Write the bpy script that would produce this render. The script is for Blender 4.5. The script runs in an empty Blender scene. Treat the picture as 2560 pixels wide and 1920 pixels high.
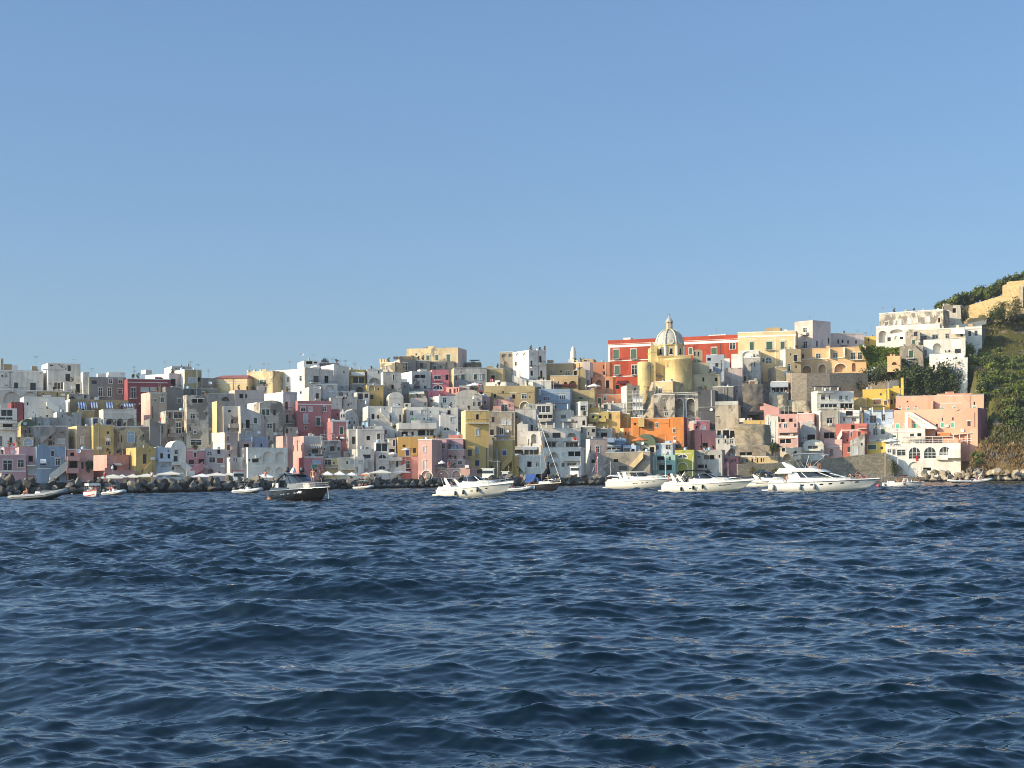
import bpy, bmesh, math, random
import numpy as np
from mathutils import Vector, Matrix
R = math.radians
SC = bpy.context.scene
COL = SC.collection
rnd = random.Random(7)

# ---------------------------------------------------------------- camera
F = 3700.0            # focal length in photograph pixels (2560 wide)
CX, CY = 1280.0, 1184.0   # principal point (eye level)
ROLL = R(0.4)
CAMH = 2.8
cr, sr = math.cos(ROLL), math.sin(ROLL)
cd = bpy.data.cameras.new('camera'); cam = bpy.data.objects.new('camera', cd); COL.objects.link(cam)
cd.sensor_width = 36.0; cd.lens = 36.0*F/2560.0
cd.shift_y = (CY-960.0)/2560.0
cd.clip_start = 0.5; cd.clip_end = 20000
m = Matrix(((cr, sr, 0), (0, 0, -1), (-sr, cr, 0))).to_4x4()
m.translation = (0, 0, CAMH)
cam.matrix_world = m
SC.camera = cam

def ray(px, py):
    dx, dy = px-CX, CY-py
    return (dx*cr+dy*sr)/F, (-dx*sr+dy*cr)/F      # X/Y , (Z-CAMH)/Y
def at(px, py, Y):
    a, b = ray(px, py)
    return Vector((a*Y, Y, CAMH+b*Y))
def sea_dist(px, py):
    return -CAMH/ray(px, py)[1]

def lerp(xs, ys, x): return float(np.interp(x, xs, ys))
def dfront(px): return lerp([-500, 0, 450, 1000, 1450, 2000, 2560, 3400], [296, 300, 315, 335, 360, 385, 400, 410], px)
def kslope(px): return lerp([1700, 2300], [.33, .2], px)
def depth_for(px, pyb): return dfront(px)+max(0., (1200-pyb)*kslope(px))

# ---------------------------------------------------------------- materials
MATS = {}
def newmat(name):
    mt = bpy.data.materials.new(name); mt.use_nodes = True
    nt = mt.node_tree
    return mt, nt, nt.nodes['Principled BSDF']
def N(nt, t, **kw):
    n = nt.nodes.new(t)
    for k, v in kw.items():
        if hasattr(n, k): setattr(n, k, v)
        else: n.inputs[k].default_value = v
    return n
def LK(nt, a, b): nt.links.new(a, b)
def ramp(nt, src, p0, p1, c0=(0, 0, 0, 1), c1=(1, 1, 1, 1)):
    r = nt.nodes.new('ShaderNodeValToRGB')
    r.color_ramp.elements[0].position = p0; r.color_ramp.elements[0].color = c0
    r.color_ramp.elements[1].position = p1; r.color_ramp.elements[1].color = c1
    LK(nt, src, r.inputs['Fac']); return r.outputs['Color']
def mix(nt, fac, a, b, mode='MIX'):
    n = nt.nodes.new('ShaderNodeMix'); n.data_type = 'RGBA'; n.blend_type = mode
    for i, v in ((0, fac), (6, a), (7, b)):
        if hasattr(v, 'links') or hasattr(v, 'is_linked'): LK(nt, v, n.inputs[i])
        else: n.inputs[i].default_value = v if i == 0 else (tuple(v)+(1,))[:4]
    return n.outputs[2]
def pos(nt, sx=1, sy=1, sz=1):
    g = nt.nodes.new('ShaderNodeNewGeometry')
    mp = nt.nodes.new('ShaderNodeMapping'); mp.inputs['Scale'].default_value = (sx, sy, sz)
    LK(nt, g.outputs['Position'], mp.inputs['Vector']); return mp.outputs['Vector']
def noise(nt, vec, scale, detail=4, rough=.6, dist=0.):
    n = nt.nodes.new('ShaderNodeTexNoise')
    n.inputs['Scale'].default_value = scale; n.inputs['Detail'].default_value = detail
    n.inputs['Roughness'].default_value = rough; n.inputs['Distortion'].default_value = dist
    LK(nt, vec, n.inputs['Vector']); return n.outputs['Fac']

def plaster(name, col, dirt=.35, peel=0., peelcol=(.30, .26, .21), dirtcol=None):
    """lime-washed wall: vertical run-off stains, blotches and bare patches"""
    if name in MATS: return MATS[name]
    mt, nt, b = newmat(name)
    if dirtcol is None: dirtcol = tuple(.22*.6+.4*c*.5 for c in col)
    v1 = pos(nt, 1.1, 1.1, .16); v2 = pos(nt)
    streak = ramp(nt, noise(nt, v1, 1.1, 6, .68), .44, .72)
    blot = ramp(nt, noise(nt, v2, .23, 5, .6, .4), .38, .72)
    fine = noise(nt, v2, 3.0, 4, .7)
    c = mix(nt, ramp(nt, fine, .3, .75, (0, 0, 0, 1), (.22, .22, .22, 1)), col, tuple(x*.72 for x in col))
    mx = nt.nodes.new('ShaderNodeMath'); mx.operation = 'MULTIPLY'; mx.inputs[1].default_value = min(1., dirt)
    LK(nt, streak, mx.inputs[0])
    c = mix(nt, mx.outputs[0], c, dirtcol)
    m2 = nt.nodes.new('ShaderNodeMath'); m2.operation = 'MULTIPLY'; m2.inputs[1].default_value = min(1., dirt*.6)
    LK(nt, blot, m2.inputs[0])
    c = mix(nt, m2.outputs[0], c, tuple(.55*x for x in col))
    vp = nt.nodes.new('ShaderNodeTexVoronoi'); vp.distance = 'CHEBYCHEV'; vp.inputs['Scale'].default_value = .33; LK(nt, pos(nt, 1, 1, .7), vp.inputs['Vector'])
    c = mix(nt, 1., c, ramp(nt, vp.outputs['Color'], .1, .9, (.80, .80, .80, 1), (1.1, 1.1, 1.1, 1)), 'MULTIPLY')
    if peel > 0:
        p = ramp(nt, noise(nt, pos(nt, 1, 1, .8), .35, 8, .68, .6), .62-.25*peel, .66-.25*peel)
        pc = mix(nt, noise(nt, v2, 1.3, 5), peelcol, tuple(.55*x for x in peelcol))
        c = mix(nt, p, c, pc)
    LK(nt, c, b.inputs['Base Color'])
    b.inputs['Roughness'].default_value = .92
    b.inputs['Specular IOR Level'].default_value = .15
    bp = nt.nodes.new('ShaderNodeBump'); bp.inputs['Strength'].default_value = .35; bp.inputs['Distance'].default_value = .05
    LK(nt, noise(nt, v2, 1.6, 6, .7), bp.inputs['Height']); LK(nt, bp.outputs[0], b.inputs['Normal'])
    MATS[name] = mt; return mt
def flat(name, col, rough=.6, metal=0., spec=.5, var=.25, scale=1.5):
    if name in MATS: return MATS[name]
    mt, nt, b = newmat(name)
    n = noise(nt, pos(nt), scale, 4)
    LK(nt, mix(nt, ramp(nt, n, .35, .7), col, tuple(x*(1-var) for x in col)), b.inputs['Base Color'])
    b.inputs['Roughness'].default_value = rough; b.inputs['Metallic'].default_value = metal
    b.inputs['Specular IOR Level'].default_value = spec
    MATS[name] = mt; return mt
def stripes(name, c0, c1, period, axis=0):
    if name in MATS: return MATS[name]
    mt, nt, b = newmat(name)
    tc = nt.nodes.new('ShaderNodeTexCoord'); sp = nt.nodes.new('ShaderNodeSeparateXYZ'); LK(nt, tc.outputs['Object'], sp.inputs[0])
    f = nt.nodes.new('ShaderNodeMath'); f.operation = 'DIVIDE'; f.inputs[1].default_value = period; LK(nt, sp.outputs[axis], f.inputs[0])
    g = nt.nodes.new('ShaderNodeMath'); g.operation = 'FRACT'; LK(nt, f.outputs[0], g.inputs[0])
    h = nt.nodes.new('ShaderNodeMath'); h.operation = 'GREATER_THAN'; h.inputs[1].default_value = .5; LK(nt, g.outputs[0], h.inputs[0])
    LK(nt, mix(nt, h.outputs[0], c0, c1), b.inputs['Base Color']); b.inputs['Roughness'].default_value = .85
    MATS[name] = mt; return mt
def rocky(name, c0, c1, dark, scale=.35, bump=1.):
    mt, nt, b = newmat(name); v = pos(nt, 1, 1, 1.7)
    c = mix(nt, ramp(nt, noise(nt, v, scale, 8, .72, .8), .32, .68), c0, c1)
    c = mix(nt, ramp(nt, noise(nt, v, scale*3.1, 6, .7, .5), .55, .72), c, dark)
    LK(nt, c, b.inputs['Base Color']); b.inputs['Roughness'].default_value = .95; b.inputs['Specular IOR Level'].default_value = .1
    bp = nt.nodes.new('ShaderNodeBump'); bp.inputs['Strength'].default_value = bump; bp.inputs['Distance'].default_value = .5
    LK(nt, noise(nt, v, scale*2.5, 8, .72, .6), bp.inputs['Height']); LK(nt, bp.outputs[0], b.inputs['Normal'])
    MATS[name] = mt; return mt
def stonework(name, c0, c1, mortar, scale=1.6, bump=.6):
    if name in MATS: return MATS[name]
    mt, nt, b = newmat(name)
    v = pos(nt, 1, 1, 1.5)
    vo = nt.nodes.new('ShaderNodeTexVoronoi'); vo.feature = 'DISTANCE_TO_EDGE'; vo.inputs['Scale'].default_value = scale; LK(nt, v, vo.inputs['Vector'])
    vc = nt.nodes.new('ShaderNodeTexVoronoi'); vc.inputs['Scale'].default_value = scale; LK(nt, v, vc.inputs['Vector'])
    c = mix(nt, noise(nt, v, .5, 5), c0, c1)
    sh = ramp(nt, vc.outputs['Color'], 0, 1, (.6, .6, .6, 1), (1.1, 1.1, 1.1, 1))
    c = mix(nt, 1.0, c, sh, 'MULTIPLY')
    e = ramp(nt, vo.outputs['Distance'], 0, .09, (1, 1, 1, 1), (0, 0, 0, 1))
    c = mix(nt, e, c, mortar)
    LK(nt, c, b.inputs['Base Color']); b.inputs['Roughness'].default_value = .95
    b.inputs['Specular IOR Level'].default_value = .1
    bp = nt.nodes.new('ShaderNodeBump'); bp.inputs['Strength'].default_value = bump; bp.inputs['Distance'].default_value = .15
    LK(nt, noise(nt, v, 2.2, 6, .7), bp.inputs['Height']); LK(nt, bp.outputs[0], b.inputs['Normal'])
    MATS[name] = mt; return mt

PL = {   # key: (albedo, dirt, peel)
 'W': ((.84, .785, .69), .34, 0), 'w': ((.74, .685, .60), .55, .08), 'gw': ((.62, .58, .52), .6, .1), 'cw': ((.80, .75, .64), .25, 0),
 'c': ((.74, .64, .48), .3, 0), 'q': ((.66, .56, .54), .3, 0), 'q2': ((.60, .50, .43), .3, .0),
 'y': ((.66, .455, .17), .35, 0), 'yo': ((.70, .44, .14), .3, 0), 'Y': ((.76, .57, .31), .25, 0), 'Yb': ((.74, .52, .11), .2, 0), 'Yp': ((.68, .53, .31), .45, .35),
 'o': ((.46, .36, .19), .4, 0), 'oy': ((.50, .38, .13), .35, 0), 'tn': ((.50, .36, .20), .25, 0), 'pe': ((.74, .48, .25), .2, 0),
 'p': ((.63, .38, .40), .28, 0), 'P': ((.62, .27, .28), .22, 0), 's': ((.67, .36, .31), .28, 0), 'sl': ((.73, .44, .37), .25, 0), 'ht': ((.76, .38, .26), .16, 0),
 'PK': ((.66, .22, .25), .3, 0), 'PK2': ((.72, .30, .28), .45, .1), 'R': ((.48, .19, .19), .2, 0), 'rd': ((.54, .17, .13), .25, 0),
 'r': ((.40, .065, .03), .2, 0), 'rm': ((.29, .075, .085), .2, 0), 'O': ((.74, .27, .07), .28, 0), 'Os': ((.62, .27, .15), .25, 0),
 'g': ((.44, .42, .38), .75, .25), 'g2': ((.54, .51, .46), .65, .25), 'G': ((.25, .235, .21), .6, .2), 'D': ((.10, .10, .11), .4, 0), 'k': ((.66, .58, .46), .55, .5),
 'T': ((.52, .43, .32), .45, .2), 'tu': ((.40, .34, .26), .6, .4), 'tp': ((.50, .40, .36), .4, .2),
 'b': ((.29, .38, .49), .25, 0), 'lb': ((.52, .63, .76), .12, 0), 'bw': ((.60, .65, .72), .25, 0), 'gb': ((.45, .49, .55), .35, 0),
 'l': ((.55, .52, .11), .2, 0), 't': ((.37, .56, .47), .2, 0), 'ch': ((.76, .565, .25), .35, .12), 'chg': ((.54, .44, .28), .4, .2), 'bk': ((.05, .05, .055), .1, 0),
 'gr': ((.16, .20, .12), .3, 0), 'rf': ((.40, .13, .12), .3, 0), 'gd': ((.55, .53, .48), .35, 0), 'lil': ((.42, .40, .58), .2, 0),
}
def PM(k):
    c, d, pe = PL[k]
    return plaster('plaster_'+k, c, d, pe)
def setup_mats():
    flat('pane', (.018, .022, .028), .18, 0, .5, .4)
    flat('void', (.012, .011, .011), .9, 0, .1)
    flat('trim', (.78, .76, .70), .8, 0, .2, .12)
    flat('metal_dark', (.03, .03, .033), .5)
    flat('metal_grey', (.30, .30, .30), .45, .3)
    flat('steel', (.62, .62, .62), .25, .9)
    flat('shut_g', (.035, .09, .05), .6); flat('shut_b', (.03, .05, .16), .6); flat('shut_t', (.06, .40, .28), .6); flat('shut_r', (.23, .07, .05), .6)
    flat('shut_s', (.50, .53, .55), .6); flat('shut_n', (.02, .018, .018), .6); flat('wood', (.19, .10, .05), .7); flat('shut_l', (.42, .58, .70), .6)
    flat('canvas', (.72, .67, .57), .9, 0, .1, .1); flat('canvas_w', (.80, .79, .76), .9, 0, .1, .06); flat('canvas_grey', (.40, .42, .45), .9, 0, .1); flat('canvas_o', (.75, .22, .07), .9, 0, .1)
    flat('canvas_dark', (.10, .025, .03), .9, 0, .1); flat('canvas_blue', (.035, .08, .25), .8, 0, .1)
    stripes('stripe_blue', (.75, .76, .78), (.05, .12, .32), .62); stripes('stripe_tan', (.70, .62, .50), (.36, .26, .18), .5)
    flat('tile', (.36, .12, .10), .85); flat('gel_white', (.88, .86, .80), .3, 0, .4, .03); flat('gel_cream', (.88, .84, .73), .3, 0, .4, .03)
    flat('gel_black', (.010, .010, .011), .08, 0, .6, .1); flat('gel_grey', (.17, .17, .175), .35); flat('rubber_grey', (.36, .37, .36), .5, 0, .3); flat('rubber_white', (.72, .72, .69), .5, 0, .3)
    flat('tint', (.012, .014, .018), .05, 0, .6); flat('fender', (.07, .07, .075), .45); flat('teak', (.30, .17, .08), .6); flat('varnish', (.50, .30, .13), .35)
    flat('rope', (.6, .57, .5), .9); flat('red_paint', (.55, .05, .04), .5); flat('hull_dark', (.024, .022, .03), .35); flat('black_cloth', (.015, .015, .02), .85, 0, .1)
    flat('skin', (.48, .25, .16), .6, 0, .3, .1); flat('skin_tan', (.36, .17, .10), .6, 0, .3, .1); flat('hair_dark', (.02, .014, .01), .6); flat('white_cloth', (.75, .75, .75), .9)
    flat('red_cloth', (.60, .03, .03), .9); flat('blue_cloth', (.06, .10, .30), .9); flat('pink_cloth', (.75, .25, .35), .9); flat('aqua_cloth', (.25, .48, .50), .9); flat('green_cloth', (.10, .35, .15), .9)
    flat('mark', (.05, .045, .045), .7); flat('mark_soft', (.36, .33, .28), .8); flat('gull', (.10, .10, .11), .7); flat('buoy', (.75, .10, .12), .4)
    flat('foam', (.75, .78, .8), .8)

# ---------------------------------------------------------------- mesh helper
class MB:
    def __init__(s): s.v = []; s.f = []; s.mi = []; s.cur = 0; s.sm = []; s.smooth = False
    def mat(s, i): s.cur = i; return s
    def add(s, vs, fs, smooth=None):
        o = len(s.v); s.v += [tuple(v) for v in vs]
        for f in fs:
            s.f.append(tuple(o+i for i in f)); s.mi.append(s.cur); s.sm.append(s.smooth if smooth is None else smooth)
    def quad(s, a, b, c, d): s.add([a, b, c, d], [(0, 1, 2, 3)])
    def poly(s, pts): s.add(pts, [tuple(range(len(pts)))])
    def box(s, x0, y0, z0, x1, y1, z1):
        if x1 < x0: x0, x1 = x1, x0
        if y1 < y0: y0, y1 = y1, y0
        if z1 < z0: z0, z1 = z1, z0
        s.add([(x0, y0, z0), (x1, y0, z0), (x1, y1, z0), (x0, y1, z0), (x0, y0, z1), (x1, y0, z1), (x1, y1, z1), (x0, y1, z1)],
              [(3, 2, 1, 0), (4, 5, 6, 7), (0, 1, 5, 4), (1, 2, 6, 5), (2, 3, 7, 6), (3, 0, 4, 7)])
    def frustum(s, b, t):   # b,t = (x0,y0,x1,y1,z)
        s.add([(b[0], b[1], b[4]), (b[2], b[1], b[4]), (b[2], b[3], b[4]), (b[0], b[3], b[4]), (t[0], t[1], t[4]), (t[2], t[1], t[4]), (t[2], t[3], t[4]), (t[0], t[3], t[4])],
              [(3, 2, 1, 0), (4, 5, 6, 7), (0, 1, 5, 4), (1, 2, 6, 5), (2, 3, 7, 6), (3, 0, 4, 7)])
    def prism(s, prof, y0, y1):    # prof = [(x,z)...] extruded along y
        n = len(prof)
        s.add([(x, y0, z) for x, z in prof]+[(x, y1, z) for x, z in prof],
              [tuple(range(n)), tuple(range(2*n-1, n-1, -1))]+[(i, i+n, (i+1) % n+n, (i+1) % n) for i in range(n)])
    def tube(s, pts, r, n=6, smooth=True, caps=True):
        pts = [Vector(p) for p in pts]; rings = []
        rs = r if isinstance(r, (list, tuple)) else [r]*len(pts)
        vs = []
        for i, p in enumerate(pts):
            d = (pts[min(i+1, len(pts)-1)]-pts[max(i-1, 0)]).normalized()
            up = Vector((0, 0, 1)) if abs(d.z) < .9 else Vector((1, 0, 0))
            a = d.cross(up).normalized(); b = d.cross(a).normalized()
            for k in range(n):
                t = 2*math.pi*k/n; vs.append(p+a*(rs[i]*math.cos(t))+b*(rs[i]*math.sin(t)))
        fs = []
        for i in range(len(pts)-1):
            for k in range(n): fs.append((i*n+k, i*n+(k+1) % n, (i+1)*n+(k+1) % n, (i+1)*n+k))
        s.add(vs, fs, smooth)
        if caps: s.add([vs[k] for k in range(n)], [tuple(range(n))], False); s.add([vs[-n+k] for k in range(n)], [tuple(range(n-1, -1, -1))], False)
    def lathe(s, prof, c=(0, 0, 0), n=24, a0=0, a1=2*math.pi, smooth=True):
        full = abs(a1-a0-2*math.pi) < 1e-6; m = n if full else n+1
        vs = []
        for r, z in prof:
            for k in range(m):
                t = a0+(a1-a0)*k/n; vs.append((c[0]+r*math.cos(t), c[1]+r*math.sin(t), c[2]+z))
        fs = []
        for i in range(len(prof)-1):
            for k in range(n):
                k2 = (k+1) % m; fs.append((i*m+k, i*m+k2, (i+1)*m+k2, (i+1)*m+k))
        s.add(vs, fs, smooth)
    def build(s, name, mats, parent=None, loc=None, rz=0., sharp=None):
        me = bpy.data.meshes.new(name); me.from_pydata(s.v, [], s.f)
        for mt in (mats if isinstance(mats, (list, tuple)) else [mats]): me.materials.append(MATS[mt] if isinstance(mt, str) else mt)
        me.polygons.foreach_set('material_index', s.mi); me.polygons.foreach_set('use_smooth', s.sm); me.update()
        o = bpy.data.objects.new(name, me); COL.objects.link(o)
        if parent is not None: o.parent = parent
        if loc is not None: o.location = loc; o.rotation_euler = (0, 0, rz)
        return o
def tag(o, label=None, cat=None, group=None, kind=None):
    if label: o['label'] = label
    if cat: o['category'] = cat
    if group: o['group'] = group
    if kind: o['kind'] = kind
    return o
def thing(name, label, cat, loc=(0, 0, 0), rz=0., group=None):
    o = bpy.data.objects.new(name, None); COL.objects.link(o); o.location = loc; o.rotation_euler = (0, 0, rz); o.empty_display_size = .3
    return tag(o, label, cat, group)
def kids(o): return [c for c in o.children]
def dup(root, loc, rz, label, group=None):
    r = root.copy(); COL.objects.link(r); r.location = loc; r.rotation_euler = (0, 0, rz); r['label'] = label
    if group: r['group'] = group
    for ch in list(root.children):
        c = ch.copy(); COL.objects.link(c); c.parent = r
        for g in list(ch.children):
            d = g.copy(); COL.objects.link(d); d.parent = c
    return r
setup_mats()
# ---------------------------------------------------------------- houses
ZN = {'A': (0, 880), 'B': (0, 1040), 'C': (300, 880), 'D': (300, 1040), 'E': (600, 880), 'F': (600, 1040), 'G': (900, 850), 'H': (900, 1030),
      'I': (1200, 850), 'J': (1200, 1030), 'K': (1500, 770), 'L': (1500, 950), 'M': (1800, 780), 'N': (1800, 960)}
ZN = {k: (a, b, 320/2212) for k, (a, b) in ZN.items()}
ZN['O'] = (2100, 680, 460/2212); ZN['P'] = (2080, 940, 480/2212); ZN['S'] = (0, 0, 1.0)
CUR = ['S']
def zone(z): CUR[0] = z
def px(x): o = ZN[CUR[0]]; return o[0]+x*o[2]
def py(y): o = ZN[CUR[0]]; return o[1]+y*o[2]

def yaw_default(p): return R(lerp([0, 600, 850, 1000, 1150, 1280, 1600, 2300], [24, 22, 18.5, 11, 1, -6, -12, -18], p))
VGROUP = 'houses of the harbour village'

def arc_pts(u0, u1, zs, z1, n=10):
    uc, a, h = (u0+u1)/2, (u1-u0)/2, z1-zs
    return [(uc-a*math.cos(math.pi*i/n), zs+h*math.sin(math.pi*i/n)) for i in range(n+1)]
def facade(mb, O, U, Nn, L, z0, z1, ops):
    def P(u, z, d=0.): return (O.x+U.x*u+Nn.x*d, O.y+U.y*u+Nn.y*d, z)
    us = sorted({0., L}|{max(0, min(L, v)) for o in ops for v in (o['u0'], o['u1'])})
    zs = sorted({z0, z1}|{max(z0, min(z1, v)) for o in ops for v in (o['z0'], o['z1'])})
    for i in range(len(us)-1):
        run = None
        for j in range(len(zs)-1):
            if us[i+1]-us[i] < 1e-4 or zs[j+1]-zs[j] < 1e-4: continue
            uc, zc = (us[i]+us[i+1])/2, (zs[j]+zs[j+1])/2
            if any(o['u0'] < uc < o['u1'] and o['z0'] < zc < o['z1'] for o in ops): continue
            mb.quad(P(us[i], zs[j]), P(us[i+1], zs[j]), P(us[i+1], zs[j+1]), P(us[i], zs[j+1]))
    for o in ops:
        u0, u1, a0, a1, d = o['u0'], o['u1'], o['z0'], o['z1'], o['depth']
        if o['arch']:
            h = min((u1-u0)/2*1.05, (a1-a0)*.8); sp = a1-h
            arc = arc_pts(u0, u1, sp, a1)
            for k in range(len(arc)-1):
                c = (u0, a1) if k < 5 else (u1, a1)
                mb.add([P(*c), P(*arc[k]), P(*arc[k+1])], [(0, 1, 2)])
            line = [(u0, a0)]+arc+[(u1, a0)]
        else: line = [(u0, a0), (u0, a1), (u1, a1), (u1, a0)]
        line.append(line[0])
        for k in range(len(line)-1):
            mb.quad(P(*line[k]), P(*line[k+1]), P(line[k+1][0], line[k+1][1], d), P(line[k][0], line[k][1], d))
        mb.quad(P(u0, a0, d), P(u1, a0, d), P(u1, a1, d), P(u0, a1, d))

OPEN = {'w': .22, 'n': .28, 'g': .14, 'b': .14, 't': .14, 'r': .14, 's': .14, 'l': .14, 'd': .22, 'o': .14, 'a': 1.5, 'v': .35, 'q': .25, 'c': .22}
class House: pass
ROOFS = []
def panel(mb, P, u0, u1, z0, z1, d0, d1):
    """slab between depths d0 (outer) and d1 on a facade"""
    vs = [P(u, z, d) for d in (d0, d1) for u, z in ((u0, z0), (u1, z0), (u1, z1), (u0, z1))]
    mb.add(vs, [(0, 1, 2, 3), (7, 6, 5, 4), (0, 4, 5, 1), (1, 5, 6, 2), (2, 6, 7, 3), (3, 7, 4, 0)])

def H(label, box, col, feats='', yaw=None, off=None, D=None, depth=None, lcol=None, roof='flat', rh=1.2, cat='house', name='house', xr2=None, drop=6., parapet=True, group=VGROUP, rcol=None):
    """box = (xl, xc, xr, yt, yb) or (xc, xr, yt, yb) in the current zone: left edge of the side wall, front corner, right edge, top, visible bottom"""
    if len(box) == 4: xc, xr, yt, yb = box; xl = xc
    else: xl, xc, xr, yt, yb = box
    XL, XC, XR, YT, YB = px(xl), px(xc), px(xr), py(yt), py(yb)
    if D is None: D = depth_for((XC+XR)/2, YB) if off is None else dfront((XC+XR)/2)+off
    ym = (YT+YB)/2
    t0 = ray(XC, ym)[0]; th = yaw; dd = depth
    if XL < XC-.5:
        tl = ray(XL, ym)[0]; A = D*(t0-tl); want = depth or 9.
        phi = math.atan(tl)
        if th is None:
            th = math.asin(max(-.95, min(.95, A/(want*math.sqrt(1+tl*tl)))))-phi
            th = max(R(6)-min(phi, 0)*.9, min(th, R(48)), yaw_default((XC+XR)/2))
        dd = A/(math.sin(th)+tl*math.cos(th))
    elif xr2 is not None:
        t1 = ray(XR, ym)[0]; t2 = ray(px(xr2), ym)[0]; A = D*(t1-t2); want = depth or 9.
        phi = math.atan(t2)
        if th is None:
            th = math.asin(max(-.95, min(.95, A/(want*math.sqrt(1+t2*t2)))))-phi
            th = max(R(-50), min(th, R(-4)-phi))
    if th is None: th = yaw_default((XC+XR)/2)
    c, s = math.cos(th), math.sin(th)
    P0 = Vector((t0*D, D, 0))
    def onfront(x, y):
        a, b = ray(px(x), py(y)); u = (a*P0.y-P0.x)/(c-a*s); Y = P0.y+u*s
        return u, CAMH+b*Y
    w = onfront(xr, (yt+yb)/2)[0]
    if xr2 is not None:
        P1 = Vector((P0.x+w*c, P0.y+w*s, 0)); dd = (P1.x-t2*P1.y)/(s+t2*c)
    if dd is None: dd = 8.
    dd = max(2., min(dd, 40.))
    ztop = CAMH+ray(XC, YT)[1]*D; zb = max(-.4, CAMH+ray(XC, YB)[1]*D-drop)
    h = ztop-zb
    root = thing(name, label, cat, (P0.x, P0.y, zb), th, group)
    if cat == 'house': rj = random.Random(label+'j'); root.rotation_euler = (R(rj.uniform(-.5, .5)), R(rj.uniform(-.8, .8)), th)
    ex, ey = Vector((1, 0, 0)), Vector((0, 1, 0))
    ops = {'F': [], 'L': [], 'R': []}; later = []
    def toface(face, x, y):
        if face == 'F': u, z = onfront(x, y); return u, z-zb
        a, b = ray(px(x), py(y))
        Q = P0 if face == 'L' else Vector((P0.x+w*c, P0.y+w*s, 0))
        v = (Q.x-a*Q.y)/(s+a*c); return v, CAMH+b*(Q.y+v*c)-zb
    FR = {'F': (Vector((0, 0, 0)), ex, ey, w), 'L': (Vector((0, 0, 0)), ey, ex, dd), 'R': (Vector((w, 0, 0)), ey, -ex, dd)}
    for tk in [t.split() for t in feats.split(';') if t.strip()]:
        k = tk[0]; x0, y0, x1, y1 = [float(v) for v in tk[1:5]]
        face = 'F'
        if k[0] in 'LR' and len(k) > 1 : face, k = k[0], k[1:]
        u0, u1 = toface(face, x0, y0)[0], toface(face, x1, y1)[0]; xm_ = (x0+x1)/2; za, zc = toface(face, xm_, y0)[1], toface(face, xm_, y1)[1]
        if u1 < u0: u0, u1 = u1, u0
        if zc > za: za, zc = zc, za
        k0 = k[0]
        if k0 in OPEN and k0.islower():
            Lf = FR[face][3]
            u0 = max(.05, min(Lf-.3, u0)); u1 = max(u0+.25, min(Lf-.05, u1)); zt = min(za, h-.1); zc = max(.1, min(zc, zt-.2))
            o = dict(u0=u0, u1=u1, z0=zc, z1=zt, kind=k0, sub=k[1:], depth=OPEN[k0], arch=k0 in 'avq')
            if not any(u0 < p['u1']+.02 and u1 > p['u0']-.02 and zc < p['z1']+.02 and zt > p['z0']-.02 for p in ops[face]): ops[face].append(o); later.append((face, o))
        else: later.append((face, dict(kind=k, u0=u0, u1=u1, z0=zc, z1=za)))
    rg = random.Random(label)
    zvis = CAMH+ray(XC, YB)[1]*D-zb
    fill = cat == 'house' and not any(k_ in ' '+label+' ' for k_ in (' one ', ' two ', ' three ', ' row ', ' five ', ' four ', ' paired ', ' blank ', ' wall ', ' single ', ' tiny ', ' slits ', ' plain ', ' arches ', ' base '))
    if fill and w > 3 and h > 3.5:
        zz = h-1.1
        while zz-1.6 > max(zvis, 0.3):
            uu = .7
            while uu+1.0 < w-.4:
                if rg.random() < .60:
                    ww, hh = rg.choice(((.8, 1.3), (1., 1.6), (.5, .6), (1.05, 2.2), (1., 2.1), (.45, .45)))
                    a_, b_ = uu+rg.uniform(0, .8), zz-rg.uniform(0, .5)
                    o = dict(u0=a_, u1=a_+ww, z0=b_-hh, z1=b_, kind='n' if ww < .6 else rg.choice('wnnngg'), sub='', depth=.2, arch=False); o['depth'] = OPEN[o['kind']]
                    if a_+ww < w-.3 and not any(o['u0'] < q_['u1']+.55 and o['u1'] > q_['u0']-.55 and o['z0'] < q_['z1']+.5 and o['z1'] > q_['z0']-.5 for q_ in ops['F']+[f_ for g_, f_ in later if g_ == 'F']):
                        ops['F'].append(o); later.append(('F', o))
                        if hh > 2 and rg.random() < .6 and a_ > .5 and a_+ww < w-.5: later.append(('F', dict(kind='B', u0=a_-.5, u1=a_+ww+.5, z0=b_-hh-.1, z1=b_-hh+.95)))
                uu += 1.95
            zz -= 2.8
    if fill and w > 5 and h-zvis > 3.5:
        for _ in range(8):
            ww = rg.uniform(1.8, min(4., w*.42)); ua = rg.choice((.03, w-ww-.03, rg.uniform(.1, w-ww-.1))); zt = zvis+(h-zvis)*rg.uniform(.25, .62)
            if zt-zvis < 1.8: continue
            if any(f_['u0'] < ua+ww+.1 and f_['u1'] > ua-.1 and f_['z0'] < zt+.3 for g_, f_ in later if g_ == 'F'): continue
            later.append(('F', dict(kind=rg.choice(('X', 'X', 'Xw')) if col[0] in 'wWgq' else 'X', u0=ua, u1=ua+ww, z0=0., z1=zt, win=True))); break
    # walls ---------------------------------------------------------
    wm = MB()
    facade(wm, *FR['F'], 0., h, ops['F'])
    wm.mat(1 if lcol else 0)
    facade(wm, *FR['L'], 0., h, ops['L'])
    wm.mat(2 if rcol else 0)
    facade(wm, *FR['R'], 0., h, ops['R'])
    wm.mat(0)
    wm.quad((0, dd, 0), (w, dd, 0), (w, dd, h), (0, dd, h))
    pt = .28; q = .45 if parapet else 0.
    a0, a1, b0, b1 = pt, w-pt, pt, dd-pt
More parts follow.
